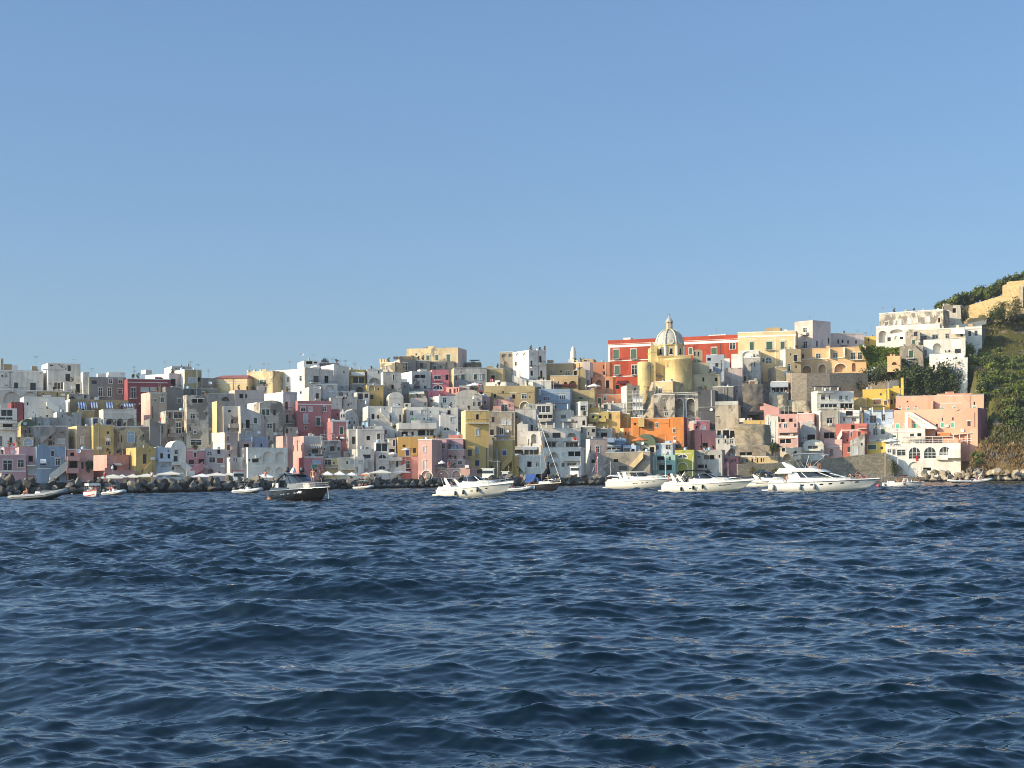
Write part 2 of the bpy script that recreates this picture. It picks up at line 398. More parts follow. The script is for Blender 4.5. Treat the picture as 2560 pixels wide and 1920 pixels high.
    if w > 1.2 and dd > 1.2:
        for A_, B_, C_, D_ in (((0, 0), (w, 0), (a1, b0), (a0, b0)), ((w, 0), (w, dd), (a1, b1), (a1, b0)), ((w, dd), (0, dd), (a0, b1), (a1, b1)), ((0, dd), (0, 0), (a0, b0), (a0, b1))):
            wm.quad((*A_, h), (*B_, h), (*C_, h), (*D_, h))
            wm.quad((*D_, h), (*C_, h), (*C_, h-q-.05), (*D_, h-q-.05))
    wmats = [PM(col), PM(lcol) if lcol else PM(col), PM(rcol) if rcol else PM(col)]  # lcol, rcol
    wall = wm.build('wall', wmats, root)
    rb = MB()
    if roof == 'flat':
        rb.quad((min(.1, w*.1), .1, h-q), (w-.1, .1, h-q), (w-.1, dd-.1, h-q), (.1, dd-.1, h-q)); rb.build('roof', PM('gd'), root)
    elif roof in ('vault', 'vaultg'):
        n = 14; pr = [(w/2-(w/2+.05)*math.cos(math.pi*i/n), h-.02+rh*math.sin(math.pi*i/n)) for i in range(n+1)]
        rb.prism(pr, -.06, dd+.06); rb.build('roof', PM('gr' if roof == 'vaultg' else col), root)
    elif roof == 'dome':
        n = 8; pr = [((min(w, dd)/2)*math.cos(math.pi/2*i/n), rh*math.sin(math.pi/2*i/n)) for i in range(n+1)]
        rb.lathe(pr, (w/2, dd/2, h-.1), 24); rb.build('roof', PM(col), root)
    elif roof == 'gable':
        rb.prism([(0, h-.01), (w, h-.01), (w/2, h+rh)], 0, dd); rb.build('roof', PM(col), root)
    elif roof == 'slope':      # rises to the right
        rb.prism([(-.03, h-.03), (w+.03, h-.03), (w+.03, h+rh)], 0, dd); rb.build('roof', PM(col), root)
    elif roof == 'slopel':
        rb.prism([(-.03, h-.03), (w+.03, h-.03), (-.03, h+rh)], 0, dd); rb.build('roof', PM(col), root)
    elif roof == 'tile':
        rb.frustum((-.3, -.3, w+.3, dd+.3, h), (w*.12, dd*.45, w*.9, dd*.55, h+rh)); rb.build('roof', 'tile', root)
    # features ------------------------------------------------------
    for face, o in later:
        O, U, Nn, Lf = FR[face]
        def P(u, z, d=0., O=O, U=U, Nn=Nn): return (O.x+U.x*u+Nn.x*d, O.y+U.y*u+Nn.y*d, z)
        k = o['kind']; u0, u1, z0, z1 = o['u0'], o['u1'], o['z0'], o['z1']; W_, H_ = u1-u0, z1-z0
        k0 = k[0]
        if k0 in 'wgbtrslco' and 'depth' in o:
            fb = MB(); e = min(.10, W_*.14)
            panel(fb, P, u0-e, u0, z0-e, z1+e, -.05, .04); panel(fb, P, u1, u1+e, z0-e, z1+e, -.05, .04)
            panel(fb, P, u0, u1, z1, z1+e, -.05, .04); panel(fb, P, u0-e-.03, u1+e+.03, z0-e, z0, -.12, .04)
            if H_ > .5: panel(fb, P, u0-e-.1, u1+e+.1, z1+e+.08, z1+e+.17, -.16, .03)
            fr = fb.build('window', 'trim', root)
            sb = MB()
            if k0 in 'wc':
                panel(sb, P, u0+.02, u1-.02, z0+.02, z1-.02, .16, .19)
                if W_ > .6:
                    sb.mat(1); panel(sb, P, (u0+u1)/2-.035, (u0+u1)/2+.035, z0+.02, z1-.02, .12, .158)
                    panel(sb, P, u0+.02, u1-.02, z1-H_*.32, z1-H_*.32+.05, .12, .157)
                sb.build('pane', ['pane', 'trim'], fr)
            else:
                mt = {'g': 'shut_g', 'b': 'shut_b', 't': 'shut_t', 'r': 'shut_r', 's': 'shut_s', 'l': 'shut_l', 'o': 'wood'}[k0]
                panel(sb, P, u0+.02, (u0+u1)/2-.02, z0+.02, z1-.02, .02, .08); panel(sb, P, (u0+u1)/2+.02, u1-.02, z0+.02, z1-.02, .02, .08)
                panel(sb, P, (u0+u1)/2-.03, (u0+u1)/2+.03, z0+.02, z1-.02, .04, .085)
                sb.build('shutter', mt, fr)
        elif k0 in 'nd' and 'depth' in o:
            sb = MB(); panel(sb, P, u0+.01, u1-.01, z0+.01, z1-.01, o['depth']-.08, o['depth']-.02)
            nm = 'door' if k0 == 'd' else 'window'
            nn = int(W_/1.1)
            if k0 == 'n' and nn >= 2:
                sb.mat(1)
                for i in range(1, nn): panel(sb, P, u0+W_*i/nn-.06, u0+W_*i/nn+.06, z0+.01, z1-.01, o['depth']-.16, o['depth']-.085)
                panel(sb, P, u0+.01, u1-.01, z0+.01, z0+.1, o['depth']-.155, o['depth']-.086)
            elif H_ > 1.0:
                sb.mat(2); panel(sb, P, u0+.03, u0+.1, z0+.02, z1-.02, o['depth']-.14, o['depth']-.082); panel(sb, P, u1-.1, u1-.03, z0+.02, z1-.02, o['depth']-.14, o['depth']-.082)
            sb.build(nm, ['pane' if rnd.random() < .5 else 'void', 'trim', 'wood'], root)
        elif k0 == 'q':
            sb = MB(); panel(sb, P, u0+.01, u1-.01, z0+.01, z1-.01, .14, .18)
            wd = sb.build('window', 'pane' if o['sub'] != 'l' else 'shut_l', root)
            fb = MB(); nv = max(2, int(W_/.8)); hz = z1-min(W_/2, H_*.8)
            for i in range(1, nv): panel(fb, P, u0+W_*i/nv-.05, u0+W_*i/nv+.05, z0, z1-.04, .09, .135)
            panel(fb, P, u0, u1, hz-.06, hz+.06, .08, .136); panel(fb, P, u0, u1, z0, z0+.1, .08, .1361)
            if W_ > 1.5: panel(fb, P, u0, u1, (z0+hz)/2-.04, (z0+hz)/2+.04, .08, .1362)
            fb.build('frame', 'trim', wd)
            ab = MB(); arcq(ab, P, u0, u1, z0, z1, min(.2, W_*.12)); ab.build('arch', 'trim', root)
        elif k0 in 'av':
            e = min(.22, W_*.1)
            if o['sub'].endswith('T') or o['sub'] == '': ab = MB(); arcq(ab, P, u0, u1, z0, z1, e); ab.build('arch', 'trim' if o['sub'].endswith('T') else PM(col), root)
            sub = o['sub'].replace('T', '')
            if sub and k0 == 'a':
                sb = MB(); f0 = u0+W_*.18; f1 = u0+W_*.72
                panel(sb, P, f0, f1, z0+.01, z0+H_*.68, o['depth']-.12, o['depth']-.02)
                sb.build('door', {'b': 'shut_b', 'n': 'void', 'r': 'shut_r', 'g': 'shut_g', 's': 'shut_s', 'w': 'pane'}[sub[0]], root)
        elif k0 == 'B':
            zs = z0; sb = MB(); panel(sb, P, u0, u1, zs, zs+.18, -1.0, -.002); sl = sb.build('balcony', 'trim' if col[0] in 'Wwcybpq' else PM('gd'), root)
            rl = MB(); top = max(zs+.7, z1)
            for (ua, ub, da, db) in ((u0, u1, -.97, -.93),):
                panel(rl, P, ua, ub, top-.06, top, da, db)
            nb = max(2, int(W_/.35))
            for i in range(nb+1):
                uu = u0+.03+(W_-.06)*i/nb; panel(rl, P, uu-.018, uu+.018, zs+.18, top-.06, -.965, -.93)
            for uu in (u0+.03, u1-.03): panel(rl, P, uu-.02, uu+.02, top-.06, top, -.93, -.01)
            rl.build('railing', 'metal_dark' if len(k) < 2 else 'trim', sl)
        elif k0 == 'P':
            sb = MB(); t = .16
            panel(sb, P, u0, u1, z0, z1, -1.1, -1.1+t); panel(sb, P, u0, u0+t, z0, z1, -1.1+t, -.002); panel(sb, P, u1-t, u1, z0, z1, -1.1+t, -.002); panel(sb, P, u0+t, u1-t, z0, z0+.2, -1.1+t, -.002)
            sb.build('balcony', PM(col if len(k) < 2 else {'w': 'W', 'c': 'cw', 's': 's'}[k[1]]), root)
        elif k0 in 'TC':
            sb = MB(); panel(sb, P, u0, u1, z0, max(z1, z0+.12), -.09, .01); sb.build('cornice' if W_ > H_ else 'pilaster', 'trim' if k0 == 'T' else PM({'C': 'gd'}[k0]), root)
        elif k0 == 'A':
            mt = {'w': 'canvas_w', 'b': 'stripe_blue', 'c': 'stripe_tan', 'g': 'canvas_grey', 'o': 'canvas_o', 'y': 'canvas', 'd': 'canvas_dark'}[k[1]]
            sb = MB(); pj = max(1.0, H_*.8)
            a, b_, c_, d_ = P(u0, z1, -.02), P(u1, z1, -.02), P(u1, z0, -pj), P(u0, z0, -pj)
            a2, b2, c2, d2 = [tuple(Vector(v)-Vector((0, 0, .04))) for v in (a, b_, c_, d_)]
            sb.add([a, b_, c_, d_, a2, b2, c2, d2], [(0, 1, 2, 3), (7, 6, 5, 4), (0, 4, 5, 1), (1, 5, 6, 2), (2, 6, 7, 3), (3, 7, 4, 0)])
            panel(sb, P, u0, u1, z0-.22, z0-.041, -pj, -pj+.03)
            sb.build('awning', mt, root)
        elif k0 == 'S':     # outside stair with a solid side, from (u0,z1 or z0)
            up_right = len(k) > 1 and k[1] == 'r'
            sb = MB(); n = max(5, int(H_/.22)); wd = 1.1
            for i in range(n):
                ua, ub = u0+W_*i/n, u0+W_*(i+1)/n
                zt = (z0+H_*(i+1)/n) if up_right else (z1-H_*i/n)
                panel(sb, P, ua, ub, zt-.9, zt, -wd, -.003)
            p0, p1 = ((u0, z0), (u1, z1)) if up_right else ((u0, z1), (u1, z0))
            vs = [P(uu, zz, d) for d in (-wd-.15, -wd-.002) for uu, zz in ((p0[0], p0[1]-1.0), (p1[0], p1[1]-1.0), (p1[0], p1[1]+.8), (p0[0], p0[1]+.8))]
            sb.add(vs, [(0, 1, 2, 3), (7, 6, 5, 4), (0, 4, 5, 1), (1, 5, 6, 2), (2, 6, 7, 3), (3, 7, 4, 0)])
            sb.build('staircase', PM(col if len(k) < 3 else {'w': 'W', 'y': 'Y'}[k[2]]), root)
        elif k0 == 'D':
            sb = MB(); r_ = .45; uc, zc = (u0+u1)/2, (z0+z1)/2; cpt = P(uc, zc, -.5)
            sb.lathe([(r_*i/5, .22*(i/5)**2) for i in range(6)], (0, 0, 0), 14)
            sb.v = [tuple(Vector(cpt)+Matrix.Rotation(R(62), 3, 'X') @ Vector(v)) for v in sb.v]
            sb.tube([P(uc, zc-.25, -.01), P(uc, zc-.25, -.35), P(uc, zc, -.5)], .03, 5)
            sb.build('satellite_dish', 'canvas_w', root)
        elif k0 == 'U':
            sb = MB(); uc, zc = (u0+u1)/2, (z0+z1)/2; panel(sb, P, uc-.45, uc+.45, zc-.32, zc+.32, -.38, -.02)
            sb.build('air_conditioner', 'trim', root)
        elif k0 == 'H':
            sb = MB(); z0 = min(z0, h-.3); sb.box(u0, .4, h-q-.01, u1, min(dd-.3, .4+max(1.2, W_)), max(z1, h+.3)); sb.build('chimney' if W_ < 1.3 else 'rooftop_room', PM({'H': col, 'w': 'W', 'g': 'g', 't': 'tn', 'd': 'G'}[k[-1]]), root)
        elif k0 == 'X':
            sb = MB(); sb.box(u0, -1.6 if len(k) < 3 else -3.0, z0, u1, -.003, z1); an_ = sb.build('annex', PM(col if len(k) < 2 else {'w': 'W', 's': 's', 'y': 'y', 'c': 'cw'}[k[1]]), root)
            if o.get('win'):
                um = (u0+u1)/2+rg.uniform(-.3, .3); pb = MB(); panel(pb, P, um-.42, um+.42, max(.2, z1-2.4), z1-.9, -1.66, -1.595); pb.mat(1); panel(pb, P, um-.5, um+.5, max(.1, z1-2.5), max(.2, z1-2.4), -1.72, -1.594); pb.build('window', ['pane', 'trim'], an_)
        elif k0 == 'O':     # roofed loggia in front: slab and posts
            sb = MB(); panel(sb, P, u0, u1, z1-.18, z1, -2.2, -.004); sl = sb.build('porch_roof', 'metal_dark' if k[-1] == 'd' else 'trim', root)
            npst = max(2, int(W_/2.2)+1)
            for i in range(npst):
                pb = MB(); uu = u0+.2+(W_-.4)*i/(npst-1); panel(pb, P, uu-.16, uu+.16, z0, z1-.181, -2.15, -1.83); pb.build('post', 'trim', sl)
        elif k0 == 'K':
            sb = MB(); panel(sb, P, u0-.05, u0+.05, z0, z1, -.12, -.01); sb.build('drainpipe', 'metal_dark' if len(k) < 2 else 'trim', root)
        elif k0 == 'V':     # rail round the roof edge
            sb = MB(); zt = max(z1, h+.6)
            for zz in (zt, (zt+h)/2): panel(sb, P, u0, u1, zz-.03, zz+.03, .08, .14)
            nb = max(2, int(W_/1.2))
            for i in range(nb+1): uu = u0+.03+(W_-.06)*i/nb; panel(sb, P, uu-.03, uu+.03, h, zt, .08, .141)
            sb.build('railing', 'trim' if len(k) < 2 else 'metal_dark', root)
        elif k0 == 'I':
            sb = MB(); uu = u0; zt = max(z1, h+1.5); sb.tube([(uu, .5, h-q), (uu, .5, zt)], .045, 5)
            for i, zz in enumerate((zt-.1, zt-.45)):
                sb.tube([(uu-.6+.1*i, .5, zz), (uu+.6-.1*i, .5, zz)], .03, 4)
                for j in range(4): sb.tube([(uu-.45+.3*j, .25, zz+.03*j), (uu-.45+.3*j, .75, zz+.03*j)], .022, 4)
            sb.build('antenna', 'metal_grey', root)
        elif k0 == 'M':     # merlons along the roof edge
            sb = MB(); nb = max(2, int(W_/2.0))
            for i in range(nb+1):
                pb = MB(); uu = u0+W_*i/nb; pb.box(uu-.3, .01, h, uu+.3, .5, max(z1, h+.5)); pb.build('merlon', wmats[0], root)
    # the small things of the roof line
    if cat == 'house' and w > 2.2:
        if roof == 'flat':
            for _ in range(rg.choice((0, 1, 1, 2, 3))):
                uu = rg.uniform(.6, w-.6); vv = rg.uniform(.5, max(.6, min(dd-.6, 3.5))); k_ = rg.random(); sb = MB()
                if k_ < .35: sb.box(uu-.22, vv-.22, h-q, uu+.22, vv+.22, h+rg.uniform(.3, .9)); sb.build('chimney', PM(rg.choice((col, 'w', 'T'))), root)
                elif k_ < .5: sb.lathe([(0, 0), (.42, 0), (.45, .1), (.45, .85), (.3, 1.0), (0, 1.05)], (uu, vv, h-q+.1), 12); sb.build('water_tank', rg.choice(('canvas_grey', 'shut_l', 'metal_grey')), root)
                elif k_ < .72:
                    zt = h+rg.uniform(1.2, 2.6); sb.tube([(uu, vv, h-q), (uu, vv, zt)], .035, 4); sb.tube([(uu-.5, vv, zt-.08), (uu+.5, vv, zt-.08)], .025, 4)
                    for j in range(4): sb.tube([(uu-.4+.27*j, vv-.25, zt-.08), (uu-.4+.27*j, vv+.25, zt-.08)], .02, 4)
                    sb.build('antenna', 'metal_grey', root)
                else: wd_ = rg.uniform(.8, min(2.6, w*.4)); ua = rg.uniform(.05, w-wd_-.05); sb.box(ua, .03, h-.02, ua+wd_, .27, h+rg.uniform(.25, .7)); sb.build('parapet_step', PM(col), root)
            if rg.random() < .4: sb = MB(); sb.box(-.07, -.08, h-.16, w+.07, -.004, h+.03); sb.build('cornice', rg.choice((PM(col), MATS['trim'], PM('gd'))), root)
        if rg.random() < .4 and h > 4:
            uu = rg.uniform(.2, w-.2)
            if not any(o_['u0']-.1 < uu < o_['u1']+.1 for o_ in ops['F']): sb = MB(); sb.tube([(uu, -.07, h-.2), (uu, -.07, .2)], .05, 5); sb.build('drainpipe', rg.choice(('trim', 'metal_grey', 'tile')), root)
        if rg.random() < .35 and h > 4:     # cable slung along the wall
            z_ = h*rg.uniform(.45, .85); sb = MB(); sb.tube([(w*i/6, -.05, z_-.35*math.sin(math.pi*i/6)+rg.uniform(-.03, .03)) for i in range(7)], .022, 4); sb.build('cable', 'metal_dark', root)
    if cat == 'house' and roof == 'flat' and w > 3: ROOFS.append((root, w, h, rg.random()))
    hs = House(); hs.root = root; hs.D = D; hs.P0 = P0; hs.th = th; hs.w = w; hs.d = dd; hs.h = h; hs.zb = zb; hs.onfront = onfront
    return hs
def arcq(mb, P, u0, u1, z0, z1, e):
    """raised surround along an arched opening"""
    H_ = z1-z0; h = min((u1-u0)/2*1.05, H_*.8); sp = z1-h
    n = 12
    a = arc_pts(u0, u1, sp, z1, n); b = arc_pts(u0-e, u1+e, sp, z1+e, n)
    a = [(u0, z0)]+a+[(u1, z0)]; b = [(u0-e, z0)]+b+[(u1+e, z0)]
    for i in range(len(a)-1):
        mb.quad(P(*a[i], -.05), P(*a[i+1], -.05), P(*b[i+1], -.05), P(*b[i], -.05))
        mb.quad(P(*b[i], -.05), P(*b[i+1], -.05), P(*b[i+1], .02), P(*b[i], .02))
        mb.quad(P(*a[i], -.05), P(*a[i+1], -.05), P(*a[i+1], .02), P(*a[i], .02))
# ---------------------------------------------------------------- the town, from the left end to the right
zone('A')
H('long whitewashed house with dark rooftop stack at the left end of the skyline', (-40, 742, 300, 660), 'w', 'n 235 525 310 660; n 515 525 615 655; T -40 318 742 332; T 220 488 330 498; T 530 495 635 505; Hg 0 110 50 300; Ht 60 205 200 300; Hw 180 225 300 300; Ht 540 235 640 300; B -40 612 700 665; I 610 300 610 60; K 165 340 165 620')
H('white flat roofed house with penthouse room and open dark red shutters on skyline', (720, 830, 1390, 187, 660), 'w', 'd 1165 230 1225 330; n 860 220 915 242; d 1130 378 1212 505; o 935 525 985 655; n 990 535 1040 655; o 1050 525 1100 655; C 735 300 1100 318; B 905 610 1180 660', lcol='W')
H('white house with tall dark door, between red shuttered house and grey plaster house', (1388, 1440, 1550, 345, 725), 'w', '', lcol='W')
H('low white house front with one tall dark balcony door under the skyline', (1110, 1545, 520, 725), 'w', 'd 1308 552 1385 722; B 1190 660 1530 725; U 1230 590 1300 640', off=72)
H('weathered grey two storey house with white framed windows beside the dark red house', (1540, 2180, 430, 800), 'G', 'n 1582 490 1670 550; w 1880 470 1940 540; w 2045 475 2110 545; w 1700 622 1770 765; w 1862 622 1925 765; w 2040 638 2110 720; Hw 1690 372 1830 430; Hw 1880 350 2170 430; B 1690 715 1800 775; I 1590 430 1590 280')
H('dark red house with long stained parapet and white framed door', (2205, 2950, 455, 940), 'rm', 'w 2265 620 2345 800; s 2435 622 2560 682; s 2605 622 2700 670; T 2205 520 2900 530; B 2240 740 2360 810; I 2325 455 2325 300')
H('pale terrace house with two wide shallow arches under the long white house', (-40, 640, 665, 870), 'gd', 'v 65 690 340 880; v 405 690 635 860')
H('ochre terrace wall house with small dark slits below the red shutters', (640, 1190, 665, 790), 'o', 'n 745 708 762 765; n 975 700 1002 765; U 1065 710 1120 770')
H('grey house with one low dark arch beneath the tall dark balcony door', (1185, 1555, 725, 830), 'g', 'a 1178 765 1295 830; n 1440 740 1490 800', off=64)
H('broad plain white house with tiny windows and a curved outside stair', (345, 415, 1125, 770, 1135), 'W', 'n 465 870 490 915; n 805 940 826 985; n 880 945 895 985; n 800 1090 830 1120; n 565 1030 580 1050; S 800 870 1010 1015; T 445 848 575 856; v 815 900 930 1015')
H('small dark red house wedged beside a white glazed loggia at far left', (190, 395, 865, 1120), 'rm', 'n 215 920 235 960')
H('white house with glazed loggia and stacked dark balconies at the left edge', (-40, 298, 972, 1640), 'W', 'n 25 1000 220 1112; n 50 1245 220 1300; n -20 1130 220 1180; B -40 1200 330 1235; B -40 1310 320 1345; n 80 1325 300 1355; a -25 1445 42 1625; d 165 1475 215 1575; C -40 1168 298 1178')
H('ochre house with blue and white striped awnings above a white arcade', (1110, 1205, 2215, 812, 1020), 'o', 'b 1830 965 1900 1045; b 2075 915 2130 1045; Ab 1330 860 1480 975; Ab 1555 860 1675 960; Ab 1820 860 1945 960; Ab 2110 880 2340 935; U 1640 785 1690 815; n 1370 960 1460 1010', lcol='W')
H('white arcaded terrace house with blue doors under the striped awnings', (1790, 2362, 985, 1300), 'w', 'ab 1832 1150 1975 1255; ab 2022 1150 2140 1285; a 2200 1150 2330 1280; T 1790 1040 2362 1050')
H('ochre low annex house below the leftmost striped awning', (1345, 1640, 1008, 1110), 'o', 'S 1350 1010 1440 1090')
H('weathered house with sunlit white corner block below the white stair house', (905, 975, 1400, 1035, 1275), 'g2', 'n 1180 1165 1215 1182; n 1060 1080 1075 1130', lcol='W')
H('bright sunlit white wall block beside the ochre awning house', (1170, 1330, 1350, 905, 1090), 'W', '', lcol='W', off=62)
H('small white house with bright side wall and deep blue door below the awnings', (1430, 1595, 1745, 1135, 1270), 'W', 'b 1612 1150 1692 1255', lcol='W')
H('dirty grey house with white pillars under the broad plain white house', (550, 1005, 1130, 1285), 'g', 'w 668 1232 702 1280; s 770 1160 850 1265; n 850 1165 875 1265; K 620 1075 620 1280')
H('small olive house with round green dome roof and satellite dish', (355, 605, 1270, 1475), 'o', 'w 415 1345 450 1400; w 485 1300 560 1400; D 400 1220 440 1265', roof='vaultg', rh=1.6)
H('rough grey ruinous house with diagonal stair and recessed dark doors', (600, 1185, 1275, 1650), 'g', 'n 848 1405 892 1500; n 835 1530 912 1615; v 1010 1385 1135 1495; n 670 1580 700 1610; s 1005 1515 1120 1585; Sr 700 1300 950 1500; n 920 1560 945 1600')
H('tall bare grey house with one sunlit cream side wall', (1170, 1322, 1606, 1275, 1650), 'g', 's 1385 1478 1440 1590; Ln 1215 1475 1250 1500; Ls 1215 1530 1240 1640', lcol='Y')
H('mustard house with tan window awning beside the tall bare grey house', (1606, 1955, 1265, 1720), 'y', 'w 1822 1475 1890 1615; Ac 1815 1470 1895 1530; U 1690 1640 1750 1680; n 1835 1660 1870 1720')
H('weathered yellow house with blue arched fanlight door under white arcade', (1955, 2596, 1290, 1650), 'Yp', 'ql 2214 1375 2329 1570; n 2040 1400 2060 1560; n 2475 1425 2500 1480; n 2100 1440 2120 1560; v 1975 1390 2030 1640')
H('small ochre house with pale blue half round window above pink house', (275, 580, 1465, 1650), 'Yp', 'ql 410 1490 556 1620; n 318 1480 335 1510')
zone('B')
H('rear pink house with white parasol terrace at left end', (70, 335, 540, 670), 'p', '', off=9)
H('pink waterfront house with white framed windows at the far left', (-60, 447, 665, 1150), 'p', 'w 55 768 205 938; w 305 762 410 885; T -60 945 447 962; d 75 1000 168 1140; U 215 600 270 640')
H('tall pink house with iron balcony between pink and blue waterfront houses', (330, 632, 537, 1080), 'p', 'n 490 685 572 790; B 455 795 615 865; s 490 880 620 1010; T 615 540 632 1080')
H('blue waterfront house with white awning and white outside stair', (640, 1148, 530, 1140), 'b', 'w 890 605 940 700; n 700 800 800 850; Aw 695 745 800 802; w 965 738 1040 850; T 650 905 890 920; Srw 850 840 1165 1080; n 930 1000 1030 1120; T 1132 535 1148 760')
H('coral red house with recessed loggia next to the blue house', (1150, 1612, 582, 1110), 's', 'n 1210 630 1280 692; n 1195 780 1338 895; n 1400 790 1446 915; n 1488 780 1612 915; T 1150 568 1612 580; Xs 1145 700 1360 770; Xs 1130 900 1345 990; n 1180 990 1330 1110; D 1320 590 1370 640')
H('salmon house with wide sunlit side wall and small door canopy', (1600, 1848, 2235, 670, 950), 's', 'n 1955 825 2025 940; Aw 1950 815 2080 835')
H('low salmon terrace house in front of the salmon house', (1550, 1820, 2335, 940, 1130), 's', 'Ln 1600 1060 1680 1100')
zone('D')
H('mustard yellow waterfront house with drying clothes and shuttered window', (100, 270, 612, 545, 1030), 'y', 'n 387 660 452 822; a 370 910 470 1020; Sr 370 840 520 1000; n 490 590 515 605; U 540 720 570 740')
H('pale blue house with recessed balcony and round arch niche', (614, 893, 540, 1010), 'bw', 'n 690 645 745 735; n 820 580 842 620; n 820 655 862 735; v 685 830 812 970; P 652 735 892 790', roof='flat')
H('white vaulted house with straight outside stair down to the quay', (893, 1152, 580, 1010), 'W', 'w 950 585 1008 658; n 935 692 1003 785; n 898 880 942 930; P 890 795 1045 850; Sw 1040 800 1275 1000; Xw 1130 950 1280 1085', roof='vault', rh=2.0)
H('rose pink house with brown porch and pink outside stair', (1155, 1458, 595, 1020), 'P', 'w 1275 630 1322 708; n 1185 755 1282 835; T 1155 840 1450 852; Sr 1190 850 1420 985; T 1155 583 1458 595; n 1355 745 1500 830', roof='flat')
H('pinkish cream house with half arch window and red shutters', (1458, 1812, 575, 1010), 'q', 'q 1508 612 1592 685; n 1685 585 1736 655; w 1545 715 1645 805; r 1680 725 1785 815; a 1515 915 1622 995; P 1330 845 1510 905; n 1695 960 1735 1000; U 1750 850 1790 880')
zone('C')
H('cream house with sunlit side and two brown doors above the white box', (1560, 1797, 2020, 1387, 1820), 'g2', 'r 1840 1455 1872 1535; r 1835 1602 1892 1700; n 1870 1760 1900 1800; T 1820 1580 1910 1588', lcol='cw')
zone('D')
H('small cream cube house sunlit on the quay edge', (1925, 2138, 2215, 548, 720), 'c', 'H 1940 520 1980 560', lcol='W')
H('white house with jagged sunlit gable behind quay tents', (1845, 2095, 2215, 712, 985), 'W', 'Ln 1885 740 1905 790; Ln 1955 720 1980 780; Lw 2000 720 2020 800; v 2110 760 2190 900', lcol='W')
zone('C')
H('white lit block with mauve front and two dark doors on the skyline', (430, 845, 1172, 372, 620), 'q', 'd 862 465 958 592; d 1062 465 1130 592; C 850 372 1172 388; Hw 450 312 560 372; I 250 455 250 310; B 850 600 1010 612', lcol='W')
H('white penthouse with grey front at the highest point of the left skyline', (765, 895, 1238, 245, 400), 'g2', 'n 960 275 985 290; I 1230 245 1230 160; I 780 245 780 190', lcol='W')
H('tall brown ochre block beside the white penthouse on the skyline', (900, 1115, 1410, 298, 640), 'o', 's 1180 455 1252 535; s 1262 455 1305 535; T 1320 320 1338 620; n 1340 440 1415 510; I 1360 298 1360 230', lcol='W')
H('long dark grey wall house between brown block and red roofed house', (1400, 1625, 450, 640), 'G', 'D 1525 520 1560 560; I 1525 450 1525 300')
H('long sunlit yellow house with red tiled roof on the skyline', (1618, 2198, 460, 610), 'Y', 'T 1618 500 2198 506; T 1618 535 2198 541', roof='tile', rh=1.0, yaw=R(-12), depth=7)
H('tiny bright white cube house above the grey tower house', (660, 797, 830, 588, 710), 'W', 'Ln 765 605 785 632', lcol='W')
H('cream sided house with broken cornice next to dark red house', (363, 522, 805, 690, 1250), 'T', 'w 590 815 618 855; w 700 785 755 868; w 692 1058 790 1122; C 500 690 805 720; K 560 940 560 1160', lcol='sl')
H('big blank grey tower house with one framed square window', (800, 1110, 650, 1015), 'G', 'w 1000 812 1062 882', roof='slopel', rh=.8)
H('decayed grey house with large barred window and dark balcony', (808, 1155, 1015, 1570), 'k', 'n 855 1045 890 1145; w 940 1042 1090 1145; w 980 1222 1062 1305; w 978 1318 1062 1408; n 830 1330 866 1412; n 1080 1300 1120 1390; B 815 1412 970 1470; C 808 1010 1120 1024; n 1100 1470 1140 1540')
H('beige crumbling house with red clothes line near the decayed grey house', (608, 812, 1235, 1610), 'T', 's 660 1268 692 1338; K 735 1270 735 1400; C 608 1235 812 1246')
H('narrow dark grey rubble house beside the beige crumbling house', (518, 722, 1245, 1650), 'G', '', roof='slopel', rh=1.2)
H('grey house with a row of five glazed panes under white lintel', (1100, 1160, 1535, 740, 1650), 'k', 'n 1258 812 1440 888; w 1225 1072 1302 1152; n 1207 1302 1232 1362; b 1280 1365 1326 1408; w 1225 1520 1412 1610; T 1232 795 1470 808; C 1190 1230 1370 1242; n 1490 1050 1510 1080')
H('long low grey house under the long dark grey wall house', (1110, 1690, 630, 780), 'G', 'n 1235 648 1280 724; w 1422 698 1455 735; n 1540 820 1600 860; B 1210 720 1310 760')
H('tall narrow cream tower house with sunlit top', (1580, 1668, 1792, 848, 1370), 'T', '', lcol='Y')
H('dark grey vaulted house with arched lunette', (1480, 2030, 715, 880), 'g', 'a 1755 775 1890 850; C 1480 712 2030 728', roof='flat')
H('long mauve grey house under the yellow red roofed house', (1980, 2505, 655, 880), 'q2', 'n 2060 722 2130 805; n 2160 730 2200 800; n 2545 615 2560 685; C 1980 800 2505 815')
H('whitish grey house with projecting balcony boxes near the cream tower', (1790, 2055, 940, 1395), 'gw', 'n 1870 1005 1922 1038; n 1922 1165 1966 1237; P 1880 1240 2035 1315; n 1862 1320 1888 1360; n 1980 1205 2008 1230; T 1790 940 2055 950')
zone('E')
H('small grey house with dark slit below the sunlit yellow wall', (270, 300, 602, 585, 700), 'q2', 'n 465 612 492 686; n 430 612 440 670', lcol='W')
H('sunlit yellow house with broken merlons on the skyline', (118, 562, 345, 600), 'Yp', 'g 345 482 412 556; g 420 478 450 556; M 130 380 350 360; I 385 345 385 190; I 140 345 140 280', yaw=R(-30), depth=8)
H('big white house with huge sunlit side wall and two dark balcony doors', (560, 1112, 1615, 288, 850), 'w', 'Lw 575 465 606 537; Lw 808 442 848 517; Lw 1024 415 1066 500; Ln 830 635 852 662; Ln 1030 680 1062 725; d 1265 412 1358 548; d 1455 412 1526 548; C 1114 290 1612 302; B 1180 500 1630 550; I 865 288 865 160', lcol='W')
H('white arcaded terrace house in front of the big white house', (1150, 1168, 1690, 555, 830), 'w', 'v 1180 572 1282 700; v 1322 572 1440 765; v 1485 572 1640 700; U 1330 600 1380 640', lcol='W')
